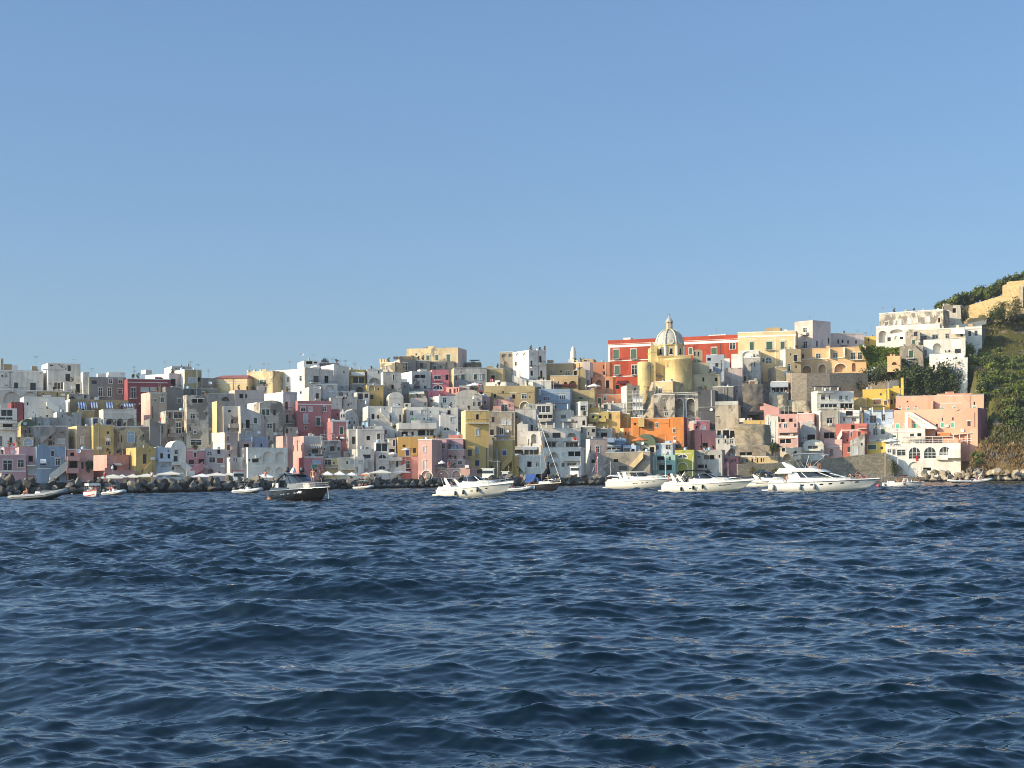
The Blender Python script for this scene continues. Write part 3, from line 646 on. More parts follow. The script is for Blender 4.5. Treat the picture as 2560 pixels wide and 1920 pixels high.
H('white roof pavilion with columns atop the big white house', (1000, 1112, 1378, 148, 300), 'W', 'n 1150 160 1260 210; n 1280 170 1340 200; D 1050 30 1090 70', lcol='W', off=88)
H('dark flat roofed house behind the big white house', (1375, 1722, 182, 275), 'G', 'I 1610 182 1610 100; I 1515 182 1515 120', off=92)
H('white house with raked sunlit parapet beside the big white house', (1410, 1625, 1885, 248, 570), 'w', 'v 1715 590 1790 640; V 1630 240 1880 250; I 1835 248 1835 140; I 1735 248 1735 130', lcol='W', roof='slopel', rh=.6, off=74)
H('ochre house with drawn mustard awning and open veranda on the skyline', (1888, 2175, 300, 560), 'oy', 'n 1950 432 2140 540; T 1888 400 2150 414; Ay 1910 345 2140 400; K 2165 310 2165 540; I 1975 300 1975 190')
H('dark recessed house with a low arch under the mustard awning', (1940, 2200, 555, 720), 'G', 'a 2010 602 2150 690; T 1940 550 2200 558')
H('white house with small shuttered window under the raked parapet', (1185, 1392, 605, 850), 'w', 'n 1302 710 1358 810; D 1330 600 1370 640; B 1290 780 1370 820', roof='flat', off=60)
H('low white terrace house with striped door left of the ruined arch', (1515, 1700, 680, 810), 'w', 's 1548 705 1588 775; n 1605 705 1630 760; n 1518 690 1530 760')
H('white rear house with pale awning frame and dark slits', (1740, 2010, 680, 790), 'w', 'n 1750 700 1775 765; n 1838 705 1862 770; n 1940 712 1960 760; T 1720 680 1900 692')
H('white house with long dark doors and balcony above the maroon awning', (2010, 2230, 695, 920), 'w', 'n 2035 715 2122 830; n 2145 718 2212 790; B 2020 800 2130 835')
H('tall white house with sunlit parapet side and two green balcony doors', (425, 752, 992, 690, 1320), 'w', 'd 785 858 836 1002; B 762 960 882 1012; g 790 1082 842 1232; B 762 1195 882 1245; T 775 832 850 838; C 752 690 992 730', lcol='W')
H('beige plinth house below the tall white house', (755, 992, 1290, 1450), 'T', 'n 795 1322 828 1420; n 868 1320 888 1360')
H('small sunlit white house with one green window', (125, 300, 345, 870, 1100), 'w', 'g 310 900 330 960', lcol='W')
H('stained grey house with three green shuttered windows and curved roof', (345, 748, 905, 1470), 'k', 'g 380 992 436 1092; g 456 992 512 1092; n 575 995 626 1094; w 472 1242 552 1322; r 572 1232 618 1385; U 590 1400 630 1440; n 490 1450 515 1500', roof='vault', rh=1.0)
H('white house with slanting dark stair edge and green window', (20, 425, 1090, 1480), 'gw', 'g 242 1142 302 1236; s 125 1378 186 1458; n 40 1230 52 1320; D 290 1370 350 1430', roof='slopel', rh=2.2)
H('blue grey house wall below the slanting white house', (205, 480, 1462, 1680), 'b', 'n 350 1580 375 1640')
H('white terrace house with railing left of the blue grey wall', (-20, 208, 1540, 1700), 'gw', 'V 0 1500 200 1540; n 60 1590 150 1640')
H('maroon rose palace house with white cornice and small balcony', (992, 1572, 842, 1400), 'R', 'T 992 896 1572 912; w 1046 958 1126 1024; s 1185 960 1240 1026; w 1430 942 1482 1022; s 1096 1082 1166 1222; B 1082 1190 1188 1248; K 1415 920 1415 1060; g 1110 1280 1150 1330')
H('salmon house with blank sunlit wall and roof step in front of maroon house', (1290, 1560, 1605, 1148, 1400), 's', '', lcol='s')
H('rose house framed with white pilasters and one green door', (1588, 1862, 1195, 1600), 'R', 'T 1560 1172 1872 1198; g 1716 1296 1782 1418; T 1832 1205 1858 1580; T 1588 1205 1606 1400; n 1680 1490 1760 1540; Aw 1660 1465 1790 1490')
H('white stepped house with tiny round window right of the maroon house', (1570, 1765, 788, 1000), 'gw', 'n 1678 892 1696 910')
H('grey white house with round openings above the chapel gable', (1765, 2015, 768, 985), 'g2', 'n 1772 782 1806 816; n 1855 890 1886 930; n 1820 775 1840 810; K 1775 800 1775 960')
H('lower rose house wing left of the bell gable', (1560, 1720, 990, 1160), 'R', 'n 1668 1060 1698 1100; n 1690 1058 1700 1100')
H('small grey chapel gable front with three round openings', (1835, 2052, 1130, 1345), 'g2', 'n 1922 1108 1950 1132; n 1880 1198 1908 1240; n 1962 1198 1990 1240', roof='gable', rh=2.2, cat='chapel', name='chapel')
H('white flat house with dark door beside the chapel', (1878, 2230, 1335, 1640), 'gw', 'd 1935 1462 1998 1590; n 2190 1452 2215 1520; T 1878 1330 2230 1342')
zone('F')
H('deep coral house with narrow lit front left of white striped awning house', (735, 908, 345, 1040), 's', 'n 760 860 780 900; T 790 345 800 480')
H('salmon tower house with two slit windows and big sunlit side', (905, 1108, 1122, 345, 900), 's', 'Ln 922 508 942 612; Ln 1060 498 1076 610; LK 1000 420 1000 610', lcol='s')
H('white house with tan striped awning and iron balcony', (1110, 1425, 345, 720), 'gw', 'n 1240 572 1342 645; Ac 1195 490 1388 545; B 1162 615 1440 668; T 1110 468 1200 474')
H('stained white house with roof terrace parapet and square dark window', (1425, 1745, 425, 740), 'g2', 'n 1452 552 1480 594; n 1556 525 1642 607; n 1690 540 1730 600; V 1400 320 1650 345')
H('rose pink quay house with grey striped awning and aqua shutter', (1105, 1442, 715, 1010), 'P', 'T 1105 700 1442 718; t 1240 842 1330 898; n 1250 925 1330 975; Ag 1240 760 1388 825')
H('pale yellow quay house with dark fascia balcony', (1442, 1712, 728, 990), 'Y', 'w 1456 755 1572 842; n 1604 795 1636 826; B 1448 858 1668 900; T 1442 905 1660 915')
H('cream quay house with oval sign panel and shuttered windows', (1712, 1988, 720, 1040), 'c', 'n 1840 782 1870 832; s 1900 762 1976 834; v 1795 928 1922 985; T 1712 715 1988 724; P 1740 890 1985 935')
H('sunlit white upper house above the cream quay house', (1790, 1955, 2125, 595, 730), 'cw', 'n 2040 680 2060 740', lcol='W')
H('cream white narrow house with dark flat window by the white arch house', (1985, 2142, 700, 1060), 'w', 'n 2040 765 2122 832; n 2010 880 2030 980')
H('white two storey house with four blind arches on the quay', (112, 130, 818, 542, 1085), 'W', 'v 395 612 545 800; v 605 612 770 800; n 205 735 318 802; v 420 882 540 1085; v 612 882 742 1025; T 130 802 818 812; T 130 878 420 884; n 145 740 172 785; U 285 690 315 715', lcol='W')
zone('G')
H('white house with a wide glazed arch below the skyline', (125, 392, 508, 775), 'W', 'w 300 530 326 578; a 155 655 336 742; T 125 500 392 510')
H('bright yellow house with white arch beside the peeling grey tower', (118, 400, 775, 1035), 'y', 'vT 142 782 242 880; n 298 825 322 862; n 170 945 230 1020; n 70 930 118 985')
H('peeling grey tower house with sunlit left edge and three small windows', (362, 402, 718, 550, 1000), 'g2', 'w 566 602 592 692; n 540 772 588 852; n 502 918 536 968; C 540 700 620 712; C 440 880 718 890', lcol='cw')
H('grey rear house with ragged opening right of the peeling tower', (712, 858, 728, 890), 'g2', 'n 765 788 788 822')
H('golden sunlit house with one framed window on the left rooftop ridge', (345, 605, 392, 525), 'Yp', 'w 455 445 488 516; T 345 388 605 396; M 350 392 440 330', yaw=R(-28), depth=7)
H('dark fronted house with salmon sunlit side and brick rooftop room', (583, 697, 968, 335, 530), 'G', 'Ln 614 435 632 512; Ln 640 432 652 512; Ht 700 280 900 335; M 600 330 690 285', lcol='sl')
H('blackened stone house under the square yellow palace', (965, 1202, 345, 530), 'G', 'n 1030 400 1090 480')
H('long soot grey house with antenna mast below the yellow palace', (1200, 1635, 372, 540), 'G', 'n 1380 450 1410 480; I 1230 372 1230 250; K 1490 380 1490 500')
H('square yellow peeling palace with green shutters topping the central ridge', (803, 1692, 152, 390), 'Yp', 'g 1145 266 1202 348; g 1300 256 1356 352; g 1492 246 1558 368; T 1130 258 1215 264; T 1480 240 1570 246; Hd 1070 160 1135 200; Hd 1160 170 1240 195', xr2=1842, rcol='q2')
H('low dark terrace house with pergola right of the yellow palace', (1840, 2082, 385, 490), 'G', 'Od 1890 350 2070 385; Hw 1910 425 1985 470')
H('pale grey house with white sunlit roof and row of four windows', (700, 905, 1242, 540, 880), 'gw', 'n 958 602 1142 667; n 945 795 1046 842; n 1108 795 1156 845; B 912 845 1240 882; Hw 1060 510 1180 545', lcol='W')
H('vivid pink house with lilac arch surround below the ridge', (1183, 1250, 1538, 512, 890), 'PK', 'w 1285 622 1402 677; q 1262 782 1432 875; P 1285 695 1375 712; T 1250 745 1440 760; n 1480 600 1535 690', lcol='sl')
H('wide grey house with two dark green shutters and brown door', (1575, 1628, 2195, 480, 760), 'g2', 'g 1750 597 1816 687; g 1970 597 2028 687; r 1648 612 1690 716; C 1628 478 2195 490; s 2070 600 2110 690', lcol='Y')
H('coral terrace house with little sunlit arches', (1490, 1712, 820, 945), 's', 'a 1540 840 1575 920; a 1615 835 1650 920; n 1670 830 1690 900', yaw=R(-25))
H('coral red low terrace wall house under vivid pink house', (1175, 1372, 880, 985), 'PK', '')
H('small white cube house with dark square window beside big white parasol', (1715, 1892, 790, 935), 'w', 'n 1770 845 1816 912')
H('maroon terrace house under the big white parasol', (1890, 2175, 878, 960), 'rm', 'n 1960 895 2120 940')
H('shaded house with mustard canvas awning roof in the middle', (845, 1125, 905, 1010), 'oy', 'n 880 940 1060 1000; Ay 850 890 1110 930')
H('white vaulted house with small black windows in the centre', (498, 752, 1010, 1150), 'w', 'n 580 1130 600 1150; n 640 1100 690 1140', roof='vault', rh=1.8)
H('white block house with square window and chimney arch in the centre', (730, 770, 885, 1090, 1175), 'W', 'n 790 1110 830 1150; a 748 1060 800 1160', lcol='W')
H('mauve grey terrace house between white vault and white block', (880, 1170, 1002, 1160), 'q2', 'n 1118 1075 1150 1140; C 880 1070 1170 1080; V 900 970 1090 1000')
H('square white house with grey framed window and lit left wall', (1165, 1362, 1642, 965, 1185), 'W', 'w 1425 1002 1486 1082; Ln 1205 1030 1280 1076; LU 1310 1095 1345 1120; T 1425 988 1560 994', lcol='W')
H('grey vaulted house with two doors right of square white house', (1640, 2105, 995, 1220), 'g2', 'n 1950 1062 1992 1142; n 2028 1066 2084 1140; D 1920 985 1960 1020', roof='vault', rh=2.2)
H('white stepped house with diagonal stair and dark doors left of centre', (40, 130, 552, 1140, 1420), 'W', 'n 402 1176 424 1212; n 195 1278 246 1362; n 292 1292 322 1358; n 480 1288 526 1400; S 340 1185 495 1360; U 260 1370 290 1420', lcol='W')
H('plain white tower house behind the centre white block', (548, 738, 1152, 1440), 'w', 'n 680 1290 712 1420')
H('wide white house with cream lit edge and two rows of small windows', (735, 805, 1372, 1160, 1440), 'W', 'w 870 1232 922 1297; s 1056 1216 1116 1287; n 1216 1232 1236 1260; s 870 1358 966 1420; n 1100 1350 1122 1382; s 1195 1350 1246 1408; B 1145 1402 1256 1424; T 865 1215 965 1221; T 1190 1335 1270 1341', lcol='Y')
H('white house with recessed terrace and glazed door', (1370, 1695, 1168, 1300), 'w', 'n 1512 1215 1572 1290; V 1380 1170 1520 1180; P 1375 1245 1500 1290')
H('white house with one framed window left of tall yellow house', (1365, 1385, 1692, 1290, 1650), 'W', 's 1560 1345 1606 1422; q 1440 1510 1548 1580; n 1658 1530 1680 1570; T 1555 1320 1640 1326; n 1330 1580 1370 1660', lcol='W')
zone('H')
H('tall ochre yellow house with iron balcony and blue shutter', (1742, 1815, 2219, -30, 1090), 'y', 'd 1995 40 2045 125; T 1990 20 2060 26; B 1832 125 2215 200; s 1988 298 2046 402; s 1985 618 2052 718; b 1982 832 2062 930; n 2022 992 2152 1060; T 1815 -35 2219 -22; K 2185 620 2185 980', lcol='Y')
H('white terrace house with dark square window left of white cube', (-40, 422, 295, 655), 'w', 'n 115 415 178 488; V -40 560 240 640')
H('low grey white house with wall lamps on the quay left', (-40, 245, 640, 1110), 'gw', 'n 55 735 190 800; n 90 840 120 980; P -40 810 120 980; n -30 830 45 900')
H('white cube house with brown plank door', (150, 228, 388, 240, 480), 'W', '', lcol='W')
H('pale aqua house with brown door and dark terrace', (390, 625, 298, 470), 'gw', 'r 428 305 466 400; n 615 360 625 440; P 420 385 480 455')
H('white loggia house with large half round fan window near the quay', (238, 270, 497, 530, 1080), 'W', 'q 315 735 452 825; q 322 930 442 1012; n 275 545 470 685; T 250 690 497 700; T 275 890 497 900; V 245 480 480 520; n 500 990 510 1050', lcol='W')
H('narrow house with blue door and white frames right of the loggia', (495, 622, 460, 700), 'w', 'b 565 485 612 592; T 440 458 622 470; n 505 640 600 690')
H('white terrace house with parapet and parasol beside the red house', (495, 722, 780, 1080), 'W', 'P 495 780 720 842; v 518 870 605 960; n 622 848 662 950; Sr 580 950 780 1030')
H('white veranda house with open loggia above the orange yellow house', (600, 665, 1322, 195, 460), 'W', 'n 725 340 835 412; n 895 342 935 412; n 1008 318 1138 412; n 1160 318 1280 412; P 665 195 990 300; P 990 195 1320 300', lcol='cw')
H('orange yellow house with dark doors and small parasol', (665, 1322, 432, 790), 'yo', 'n 745 565 796 607; b 790 642 862 758; d 920 626 978 752; P 900 710 990 760')
H('dark red house with white framed door beneath the orange yellow house', (720, 902, 770, 1110), 'rd', 'w 800 848 862 968; n 780 985 900 1010')
H('narrow coral house squeezed beside the pink tower house', (892, 1010, 770, 1130), 's', '')
TW = H('pink tower house with cream border and two white framed windows', (1000, 1238, 478, 1130), 'sl', 'T 1000 466 1238 488; s 1088 598 1130 692; s 1088 845 1132 998; vT 1062 1012 1240 1115', yaw=R(-14), off=-3)
H('dusty rose house wing with white window and porthole beside pink tower', (1238, 1495, 470, 900), 'p', 'w 1400 550 1466 632; w 1362 742 1426 780; n 1315 860 1362 925; T 1238 462 1495 472', yaw=R(-6), off=3)
H('dusty rose house wing with open shutter right of the porthole wing', (1495, 1778, 465, 670), 'p', 'w 1648 565 1700 635; T 1495 458 1778 468', yaw=R(-6), off=6)
H('pink stepped house with big white tilted awning sail', (1495, 1802, 645, 840), 'sl', 'T 1495 640 1802 652', yaw=R(-8), off=2)
H('pink ground floor house with two white windows behind terrace', (1500, 1818, 825, 990), 'sl', 'w 1525 840 1556 905; w 1682 840 1756 902; T 1500 820 1818 830', yaw=R(-8), off=-1)
H('pink quay terrace house with arched boat cellars', (1238, 1902, 980, 1130), 'sl', 'vT 1345 1020 1518 1115; vT 1598 1020 1732 1115; T 1238 972 1902 982; B 1260 940 1480 975; U 1830 930 1880 960', yaw=R(-10), off=-4)
H('dusty pink rear house with two dark windows left of the yellow house', (1525, 1898, 395, 720), 'PK2', 'd 1780 450 1812 518; d 1782 585 1832 668; T 1520 392 1560 402', off=12)
H('brown shadowed gap house between dusty pink and tall yellow house', (1800, 1905, 690, 1060), 'R', 'n 1830 840 1880 920', off=9)
zone('I')
H('small olive house with one door and pink towel near the skyline', (108, 398, 490, 760), 'o', 'n 190 610 252 682; T 180 598 270 606; C 108 486 398 496')
H('brown tower house with arched windows and round turret on skyline', (350, 578, 205, 780), 'T', 'v 385 242 466 292; v 500 236 562 292; v 415 370 462 470; v 400 525 470 600; T 355 205 578 215; v 390 620 460 700', yaw=R(-4), off=94)
H('white castle like house with arched attic windows on the skyline', (573, 852, 1152, 172, 780), 'W', 'Lv 628 222 690 278; Lv 754 212 816 268; Lw 606 375 646 442; Ls 680 547 716 627; v 886 216 942 268; d 1030 280 1072 405; B 1012 365 1112 410; d 880 355 916 476; B 870 440 945 480; d 878 530 920 616; d 1046 530 1086 660; C 852 655 1152 664; a 890 680 1000 740', lcol='W')
H('tan house with white cornice and three brown windows right of castle house', (1152, 1618, 405, 640), 'tn', 'w 1236 526 1280 602; n 1384 532 1420 556; w 1480 542 1556 616; T 1152 396 1618 412; Ht 1165 345 1265 400', off=84)
H('tan lower house with big arch and dark cafe awning', (1215, 1692, 615, 870), 'tn', 'a 1536 705 1668 832; a 1448 722 1504 790; n 1255 710 1275 750; n 1345 712 1362 755; C 1215 612 1692 622; n 1225 770 1410 850; Ad 1220 765 1660 790')
H('yellow sunlit attic house behind the tan house', (1612, 1772, 385, 530), 'Y', '', yaw=R(-26), off=90)
H('olive house with one tall brown window left of grey lilac house', (1612, 1835, 515, 870), 'o', 'n 1630 535 1686 625; D 1700 640 1730 670')
H('grey lilac house with low dark archway on the terrace', (1768, 1895, 378, 870), 'q', 'w 1788 532 1832 606; a 1838 690 1985 850')
H('burnt orange house with two small windows beside the red palace', (1888, 2245, 388, 650), 'Os', 'n 2130 430 2152 500; n 2134 545 2168 606; B 1940 605 2200 650')
H('burnt orange arched ground floor house behind white parasol', (1940, 2300, 640, 880), 'Os', 'a 2008 692 2108 850; n 2180 700 2240 830')
H('whitewashed conical chimney house on the skyline', (1525, 1640, 335, 400), 'W', '', roof='dome', rh=4.5, off=96)
H('low tan rooftop house boxes left of the red palace', (1740, 1965, 332, 400), 'tn', 'n 1800 345 1850 370', off=96)
H('low sunlit white terrace wall house under the small olive house', (100, 445, 735, 810), 'W', '', yaw=R(-24))
H('white terrace wall house under the castle like house', (585, 910, 728, 810), 'W', 'v 640 745 700 790', yaw=R(-20))
H('white house base with stair ramp below the castle house', (845, 1225, 700, 860), 'w', 'S 560 660 800 750; n 945 810 1050 850')
H('long olive house with white framed doors and bluish archway', (60, 938, 792, 1110), 'o', 'n 235 932 270 992; n 550 936 606 1010; w 716 930 802 1006; n 846 960 866 992; vT 688 1060 842 1190; T 505 905 640 916; Hw 830 840 850 790')
H('long blue house with open navy shutters', (938, 1552, 846, 1110), 'b', 'b 1092 985 1120 1042; n 1125 985 1165 1042; b 1168 985 1196 1042; b 1372 950 1400 1022; w 1405 950 1440 1022; b 1442 950 1468 1022; C 938 905 1552 912; T 1012 845 1048 950')
H('ochre house with dark slot window right of the long blue house', (1552, 1975, 866, 1080), 'o', 'n 1705 988 1768 1012; C 1552 1015 1890 1024')
H('light orange house with cream corner and double window', (1895, 1975, 2440, 930, 1115), 'Os', 'w 2135 972 2180 1036; n 2290 1060 2320 1090', lcol='Y')
H('salmon pink house with large white framed opening above the dark ruin', (160, 240, 592, 1030, 1275), 's', 'w 380 1118 482 1238; K 515 1110 515 1160', lcol='sl', yaw=R(-4))
H('small pale pink house with red shutters beside salmon pink house', (22, 165, 965, 1130), 'p', 'r 65 1050 110 1116; C 22 960 165 970')
H('dark brown ruined house under the salmon pink house', (138, 602, 1238, 1700), 'tu', 's 368 1380 440 1462; s 475 1385 522 1466; n 200 1330 250 1420; K 562 1260 562 1640; U 450 1560 490 1590')
H('narrow ochre brown house strip beside the dark ruined house', (600, 655, 1290, 1700), 'tn', 'n 620 1310 655 1350')
H('blank white grey house wall left of the white apartment terraces', (598, 965, 1190, 1640), 'gw', 'n 832 1462 912 1570; n 620 1310 665 1350; C 640 1450 830 1462')
H('white apartment house with glazed veranda and upper pergola', (965, 1252, 1105, 1440), 'gw', 'n 985 1140 1205 1255; n 1000 1290 1250 1360; P 958 1365 1236 1412; C 965 1265 1252 1290; T 985 1120 1205 1132')
H('white apartment house with dark timber pergola on its roof', (1252, 1575, 1210, 1440), 'W', 'n 1400 1300 1492 1358; P 1385 1365 1592 1415; Od 1290 1100 1548 1210; C 1380 1275 1540 1284')
H('bright white arched house behind the sailing mast', (690, 780, 985, 1105, 1210), 'W', 'n 760 1150 800 1200; n 870 1145 900 1190', lcol='W')
H('white cube house with brown framed window right of the white apartments', (1622, 1732, 1865, 1060, 1320), 'W', 'w 1736 1142 1826 1217; n 1550 1140 1610 1240', lcol='W')
H('weathered grey cube house right of the white apartments', (1578, 1842, 1312, 1520), 'gw', 'n 1590 1290 1640 1310')
H('yellow house front with white terrace rail above the olive brown house', (1862, 2122, 1172, 1280), 'y', 'V 1870 1090 2010 1172; T 2065 1180 2080 1240')
H('white house with dark balcony opening right of yellow house front', (2040, 2260, 1105, 1260), 'w', 'n 2140 1112 2208 1220; P 2130 1195 2215 1225')
H('olive brown house with two windows and satellite dish', (1882, 2215, 1255, 1520), 'oy', 'n 1930 1302 1972 1356; n 2050 1302 2092 1356; n 2150 1308 2166 1342; D 1985 1385 2045 1450; T 1900 1268 2046 1282; P 1890 1355 2180 1415')
zone('J')
H('white arched apartment house with red cloth on its balcony', (965, 1030, 1722, 285, 640), 'W', 'a 1075 362 1198 446; n 1255 358 1400 446; a 1515 362 1662 440; Od 985 175 1280 284; Od 1410 175 1676 284; Od 1062 515 1330 612; Od 1440 515 1700 612; n 1085 530 1310 608; n 1470 535 1690 608', lcol='W')
H('white quay apartment house with two dark arches', (1070, 1752, 615, 1040), 'W', 'a 1206 695 1352 792; s 1425 712 1466 757; n 1525 682 1738 772; a 1210 870 1352 952; n 1410 882 1462 948; n 1510 885 1668 942; P 1430 775 1752 850; T 1520 670 1740 680')
H('white house with dark arched doorway left of white apartments', (828, 1062, 330, 740), 'W', 'a 880 382 972 542; n 670 470 790 580')
H('white blank cube house above blue canvas terrace', (648, 832, 210, 620), 'gw', '')
H('dark glazed terrace house with grey awning by the sailing mast', (560, 1062, 600, 780), 'gw', 'n 765 650 1010 745; n 590 650 740 720; Ag 735 600 990 640; Xw 1028 575 1066 700')
H('white quay house with small arched window and stair', (628, 1132, 745, 1060), 'W', 'n 810 852 888 946; q 965 850 1012 942; S 560 740 780 990; v 668 940 780 1030; T 780 755 1100 768')
H('mustard house with merlons and bright blue window on the quay', (220, 558, 480, 1050), 'y', 'b 385 662 456 752; M 225 500 555 478; a 425 872 560 1020; Sr 375 770 555 950; Ln 225 600 240 700')
H('narrow mustard arch house right of the merlon house', (556, 665, 770, 1060), 'y', 'n 640 940 660 970')
H('short olive quay house between yellow houses with chimney pillar', (80, 345, 850, 1060), 'o', 'Hg 268 640 305 850')
H('rosy brown tuff house with wooden shutters behind the fishing boats', (1820, 1886, 2192, 465, 1000), 'tp', 'w 1990 598 2052 698; n 1920 820 1980 880; C 1880 460 2190 470; n 1780 590 1860 680', lcol='cw')
H('grey shed house with white sheets above the rosy tuff house', (1740, 1990, 250, 480), 'g', 'n 1925 290 1980 350; n 1740 260 1770 360; n 1860 340 1880 400')
H('pale terrace house with glazed rooms left of orange house', (1990, 2290, 278, 480), 'g2', 'n 2010 300 2200 330; n 2020 360 2060 420; n 2090 360 2200 440; C 1990 335 2290 345')
zone('L')
H('ochre house with one big dark window left of white scaffold', (60, 347, 548, 860), 'y', 'n 135 590 196 674; T 60 540 347 550; n 75 620 95 650')
H('shaded ochre house right of the big dark window', (345, 508, 575, 830), 'oy', 'n 346 622 382 674')
H('grey terrace wall house with dark opening above ochre house', (58, 442, 402, 560), 'gw', 'n 68 435 132 495; T 400 408 418 480')
H('dark stone pillar house with bright cream edge beside the scaffold', (370, 465, 692, 95, 640), 'tu', 'n 592 142 628 195', lcol='cw')
H('peeling pale house with blind relief arch under the church', (918, 1282, 245, 700), 'k', 'w 1085 328 1112 372; n 1104 466 1126 502; w 1116 556 1172 612; T 918 242 1282 254; v 930 440 975 640', yaw=R(-8))
H('tall ruined arcade house with two high arches under the church', (1282, 1702, 245, 720), 'k', 'aT 1295 322 1442 660; aT 1500 322 1642 660; T 1282 242 1702 256', yaw=R(-10))
H('bright orange house block with tall blank wall under the arcade', (1210, 1450, 645, 1230), 'O', 'o 1262 845 1312 908; o 1280 990 1312 1050; n 1310 1112 1412 1180; D 1270 1040 1305 1085; C 1280 1085 1420 1096', xr2=1512, rcol='rm')
H('long orange house with parapet and small white doorway', (525, 1215, 652, 860), 'O', 'w 950 742 996 812; T 525 640 690 652; Xy 665 660 770 810; C 690 652 1215 664; K 1195 660 1195 810 ', off=30)
H('orange terrace house with green trim and row of windows', (355, 412, 1215, 828, 1090), 'O', 'n 440 890 465 945; w 530 876 606 948; n 730 870 766 917; n 810 870 832 905; w 925 840 996 917; w 1015 836 1076 917; w 1150 880 1200 962; K 490 900 490 1060; Ao 560 1000 780 1060', lcol='Y')
H('bright pink house with shuttered door and pale side wall', (1505, 1612, 1892, 702, 930), 'PK', 's 1745 792 1816 908; U 1610 720 1650 750', lcol='sl')
H('faded coral pink house with square dark window', (1510, 1640, 2008, 862, 1215), 'PK2', 'n 1770 1085 1868 1152; n 1910 808 1985 835; K 1755 930 1755 1200', lcol='sl')
H('white balcony house with slender columns above ruined pink stairs', (1890, 2275, 645, 800), 'w', 'n 1960 660 2040 700; n 2015 730 2210 800; P 1900 640 2110 710; V 2010 690 2275 700')
H('white terrace house with conical posts and dark veranda', (2005, 2375, 858, 1030), 'w', 'n 2020 870 2110 950; n 2120 865 2230 1000; n 2240 870 2340 1000; P 2010 1000 2378 1022')
H('white grey house with paired windows and arched stair on the quay', (2005, 2360, 1010, 1350), 'gw', 'w 2040 1025 2066 1092; w 2156 1025 2190 1092; w 2245 1025 2306 1100; aT 2215 1180 2345 1350; Sr 2140 1120 2265 1270')
H('pink little house with two dark windows at the quay', (2165, 2395, 1315, 1560), 'P', 'n 2170 1372 2235 1428; n 2255 1372 2316 1428; n 2332 1375 2352 1410; Sr 2090 1420 2240 1550')
H('weathered grey quay house with two wide dark windows', (1615, 2115, 1212, 1600), 'g2', 'n 1800 1300 1886 1374; n 1895 1300 1982 1374; n 1690 1462 1796 1522; n 1815 1462 1852 1526; n 2055 1300 2078 1345; n 1690 1315 1740 1345')
H('lime yellow house with half round window and big arch', (1300, 1628, 1212, 1610), 'l', 'q 1350 1292 1512 1360; vT 1345 1432 1516 1600; T 1300 1268 1600 1276')
H('aqua green house with white columns and dark doors', (880, 1305, 1300, 1610), 't', 'n 990 1320 1112 1385; B 988 1385 1132 1440; n 1020 1470 1118 1562; n 1148 1465 1246 1562; n 1190 1325 1226 1388; T 910 1320 945 1560; T 965 1340 985 1560; T 1112 1300 1132 1360')
H('pale lavender house with dark windows above the aqua house', (958, 1258, 1095, 1330), 'bw', 'n 975 1130 1026 1202; w 1140 1125 1226 1197; U 1110 1240 1150 1270; n 1060 1280 1100 1296')
H('white vaulted roof house below orange terrace', (778, 1232, 1035, 1120), 'W', 'n 1020 1030 1090 1090; n 940 1050 965 1100; n 1120 1045 1220 1080', roof='vault', rh=3.2)
H('cream house with green vaulted roof beside the lavender house', (605, 962, 1130, 1280), 'c', 'n 860 1160 940 1245; n 745 1180 830 1210; T 825 1190 850 1280; D 720 1080 755 1120', roof='vaultg', rh=3.0)
H('sky blue boxy house cluster end above the tuff wall', (82, 362, 1050, 1270), 'b', 'n 120 1165 370 1210; T 120 1130 350 1140; X 90 1000 265 1080', off=16)
H('navy shaded blue house beside sky blue house', (262, 442, 1012, 1180), 'b', '', off=22)
H('light blue small house with stepped terraces', (395, 622, 1130, 1270), 'lb', 'n 410 1180 520 1240; n 540 1190 600 1245; T 405 1160 530 1172', off=14)
H('broad tuff stone quay house wall with one small recess', (-30, 870, 1252, 1600), 'tu', 'n 240 1370 320 1420; n 330 1490 470 1560; Sry 515 1290 760 1540')
H('ochre stair house with arched cellar beside the aqua house', (745, 885, 1262, 1600), 'Yp', 'aT 690 1350 835 1510; aT 760 1345 836 1500')
zone('K')
H('long red palace with white window surrounds behind the domed church', (140, 2394, 560, 1400), 'r', 'g 228 718 330 885; g 530 712 634 885; g 852 708 920 888; g 250 995 345 1160; w 550 990 640 1160; g 1535 692 1600 800; g 1922 685 2020 800; w 2240 605 2340 710; T 140 598 2394 640; T 140 578 2394 584; T 180 894 925 908; T 180 1172 670 1186; T 140 670 182 1400; K 1622 640 1622 800 t; K 2085 620 2085 800; B 225 870 345 890; B 530 870 660 890; B 245 1145 350 1165; B 545 1140 650 1162; Hw 395 512 520 575; Hw 1870 465 2170 540; n 170 1290 240 1400; n 270 1330 340 1400; Ad 300 1255 480 1300; I 2005 470 2005 340', xr2=2516, rcol='o', cat='palace', name='palazzo', off=112)
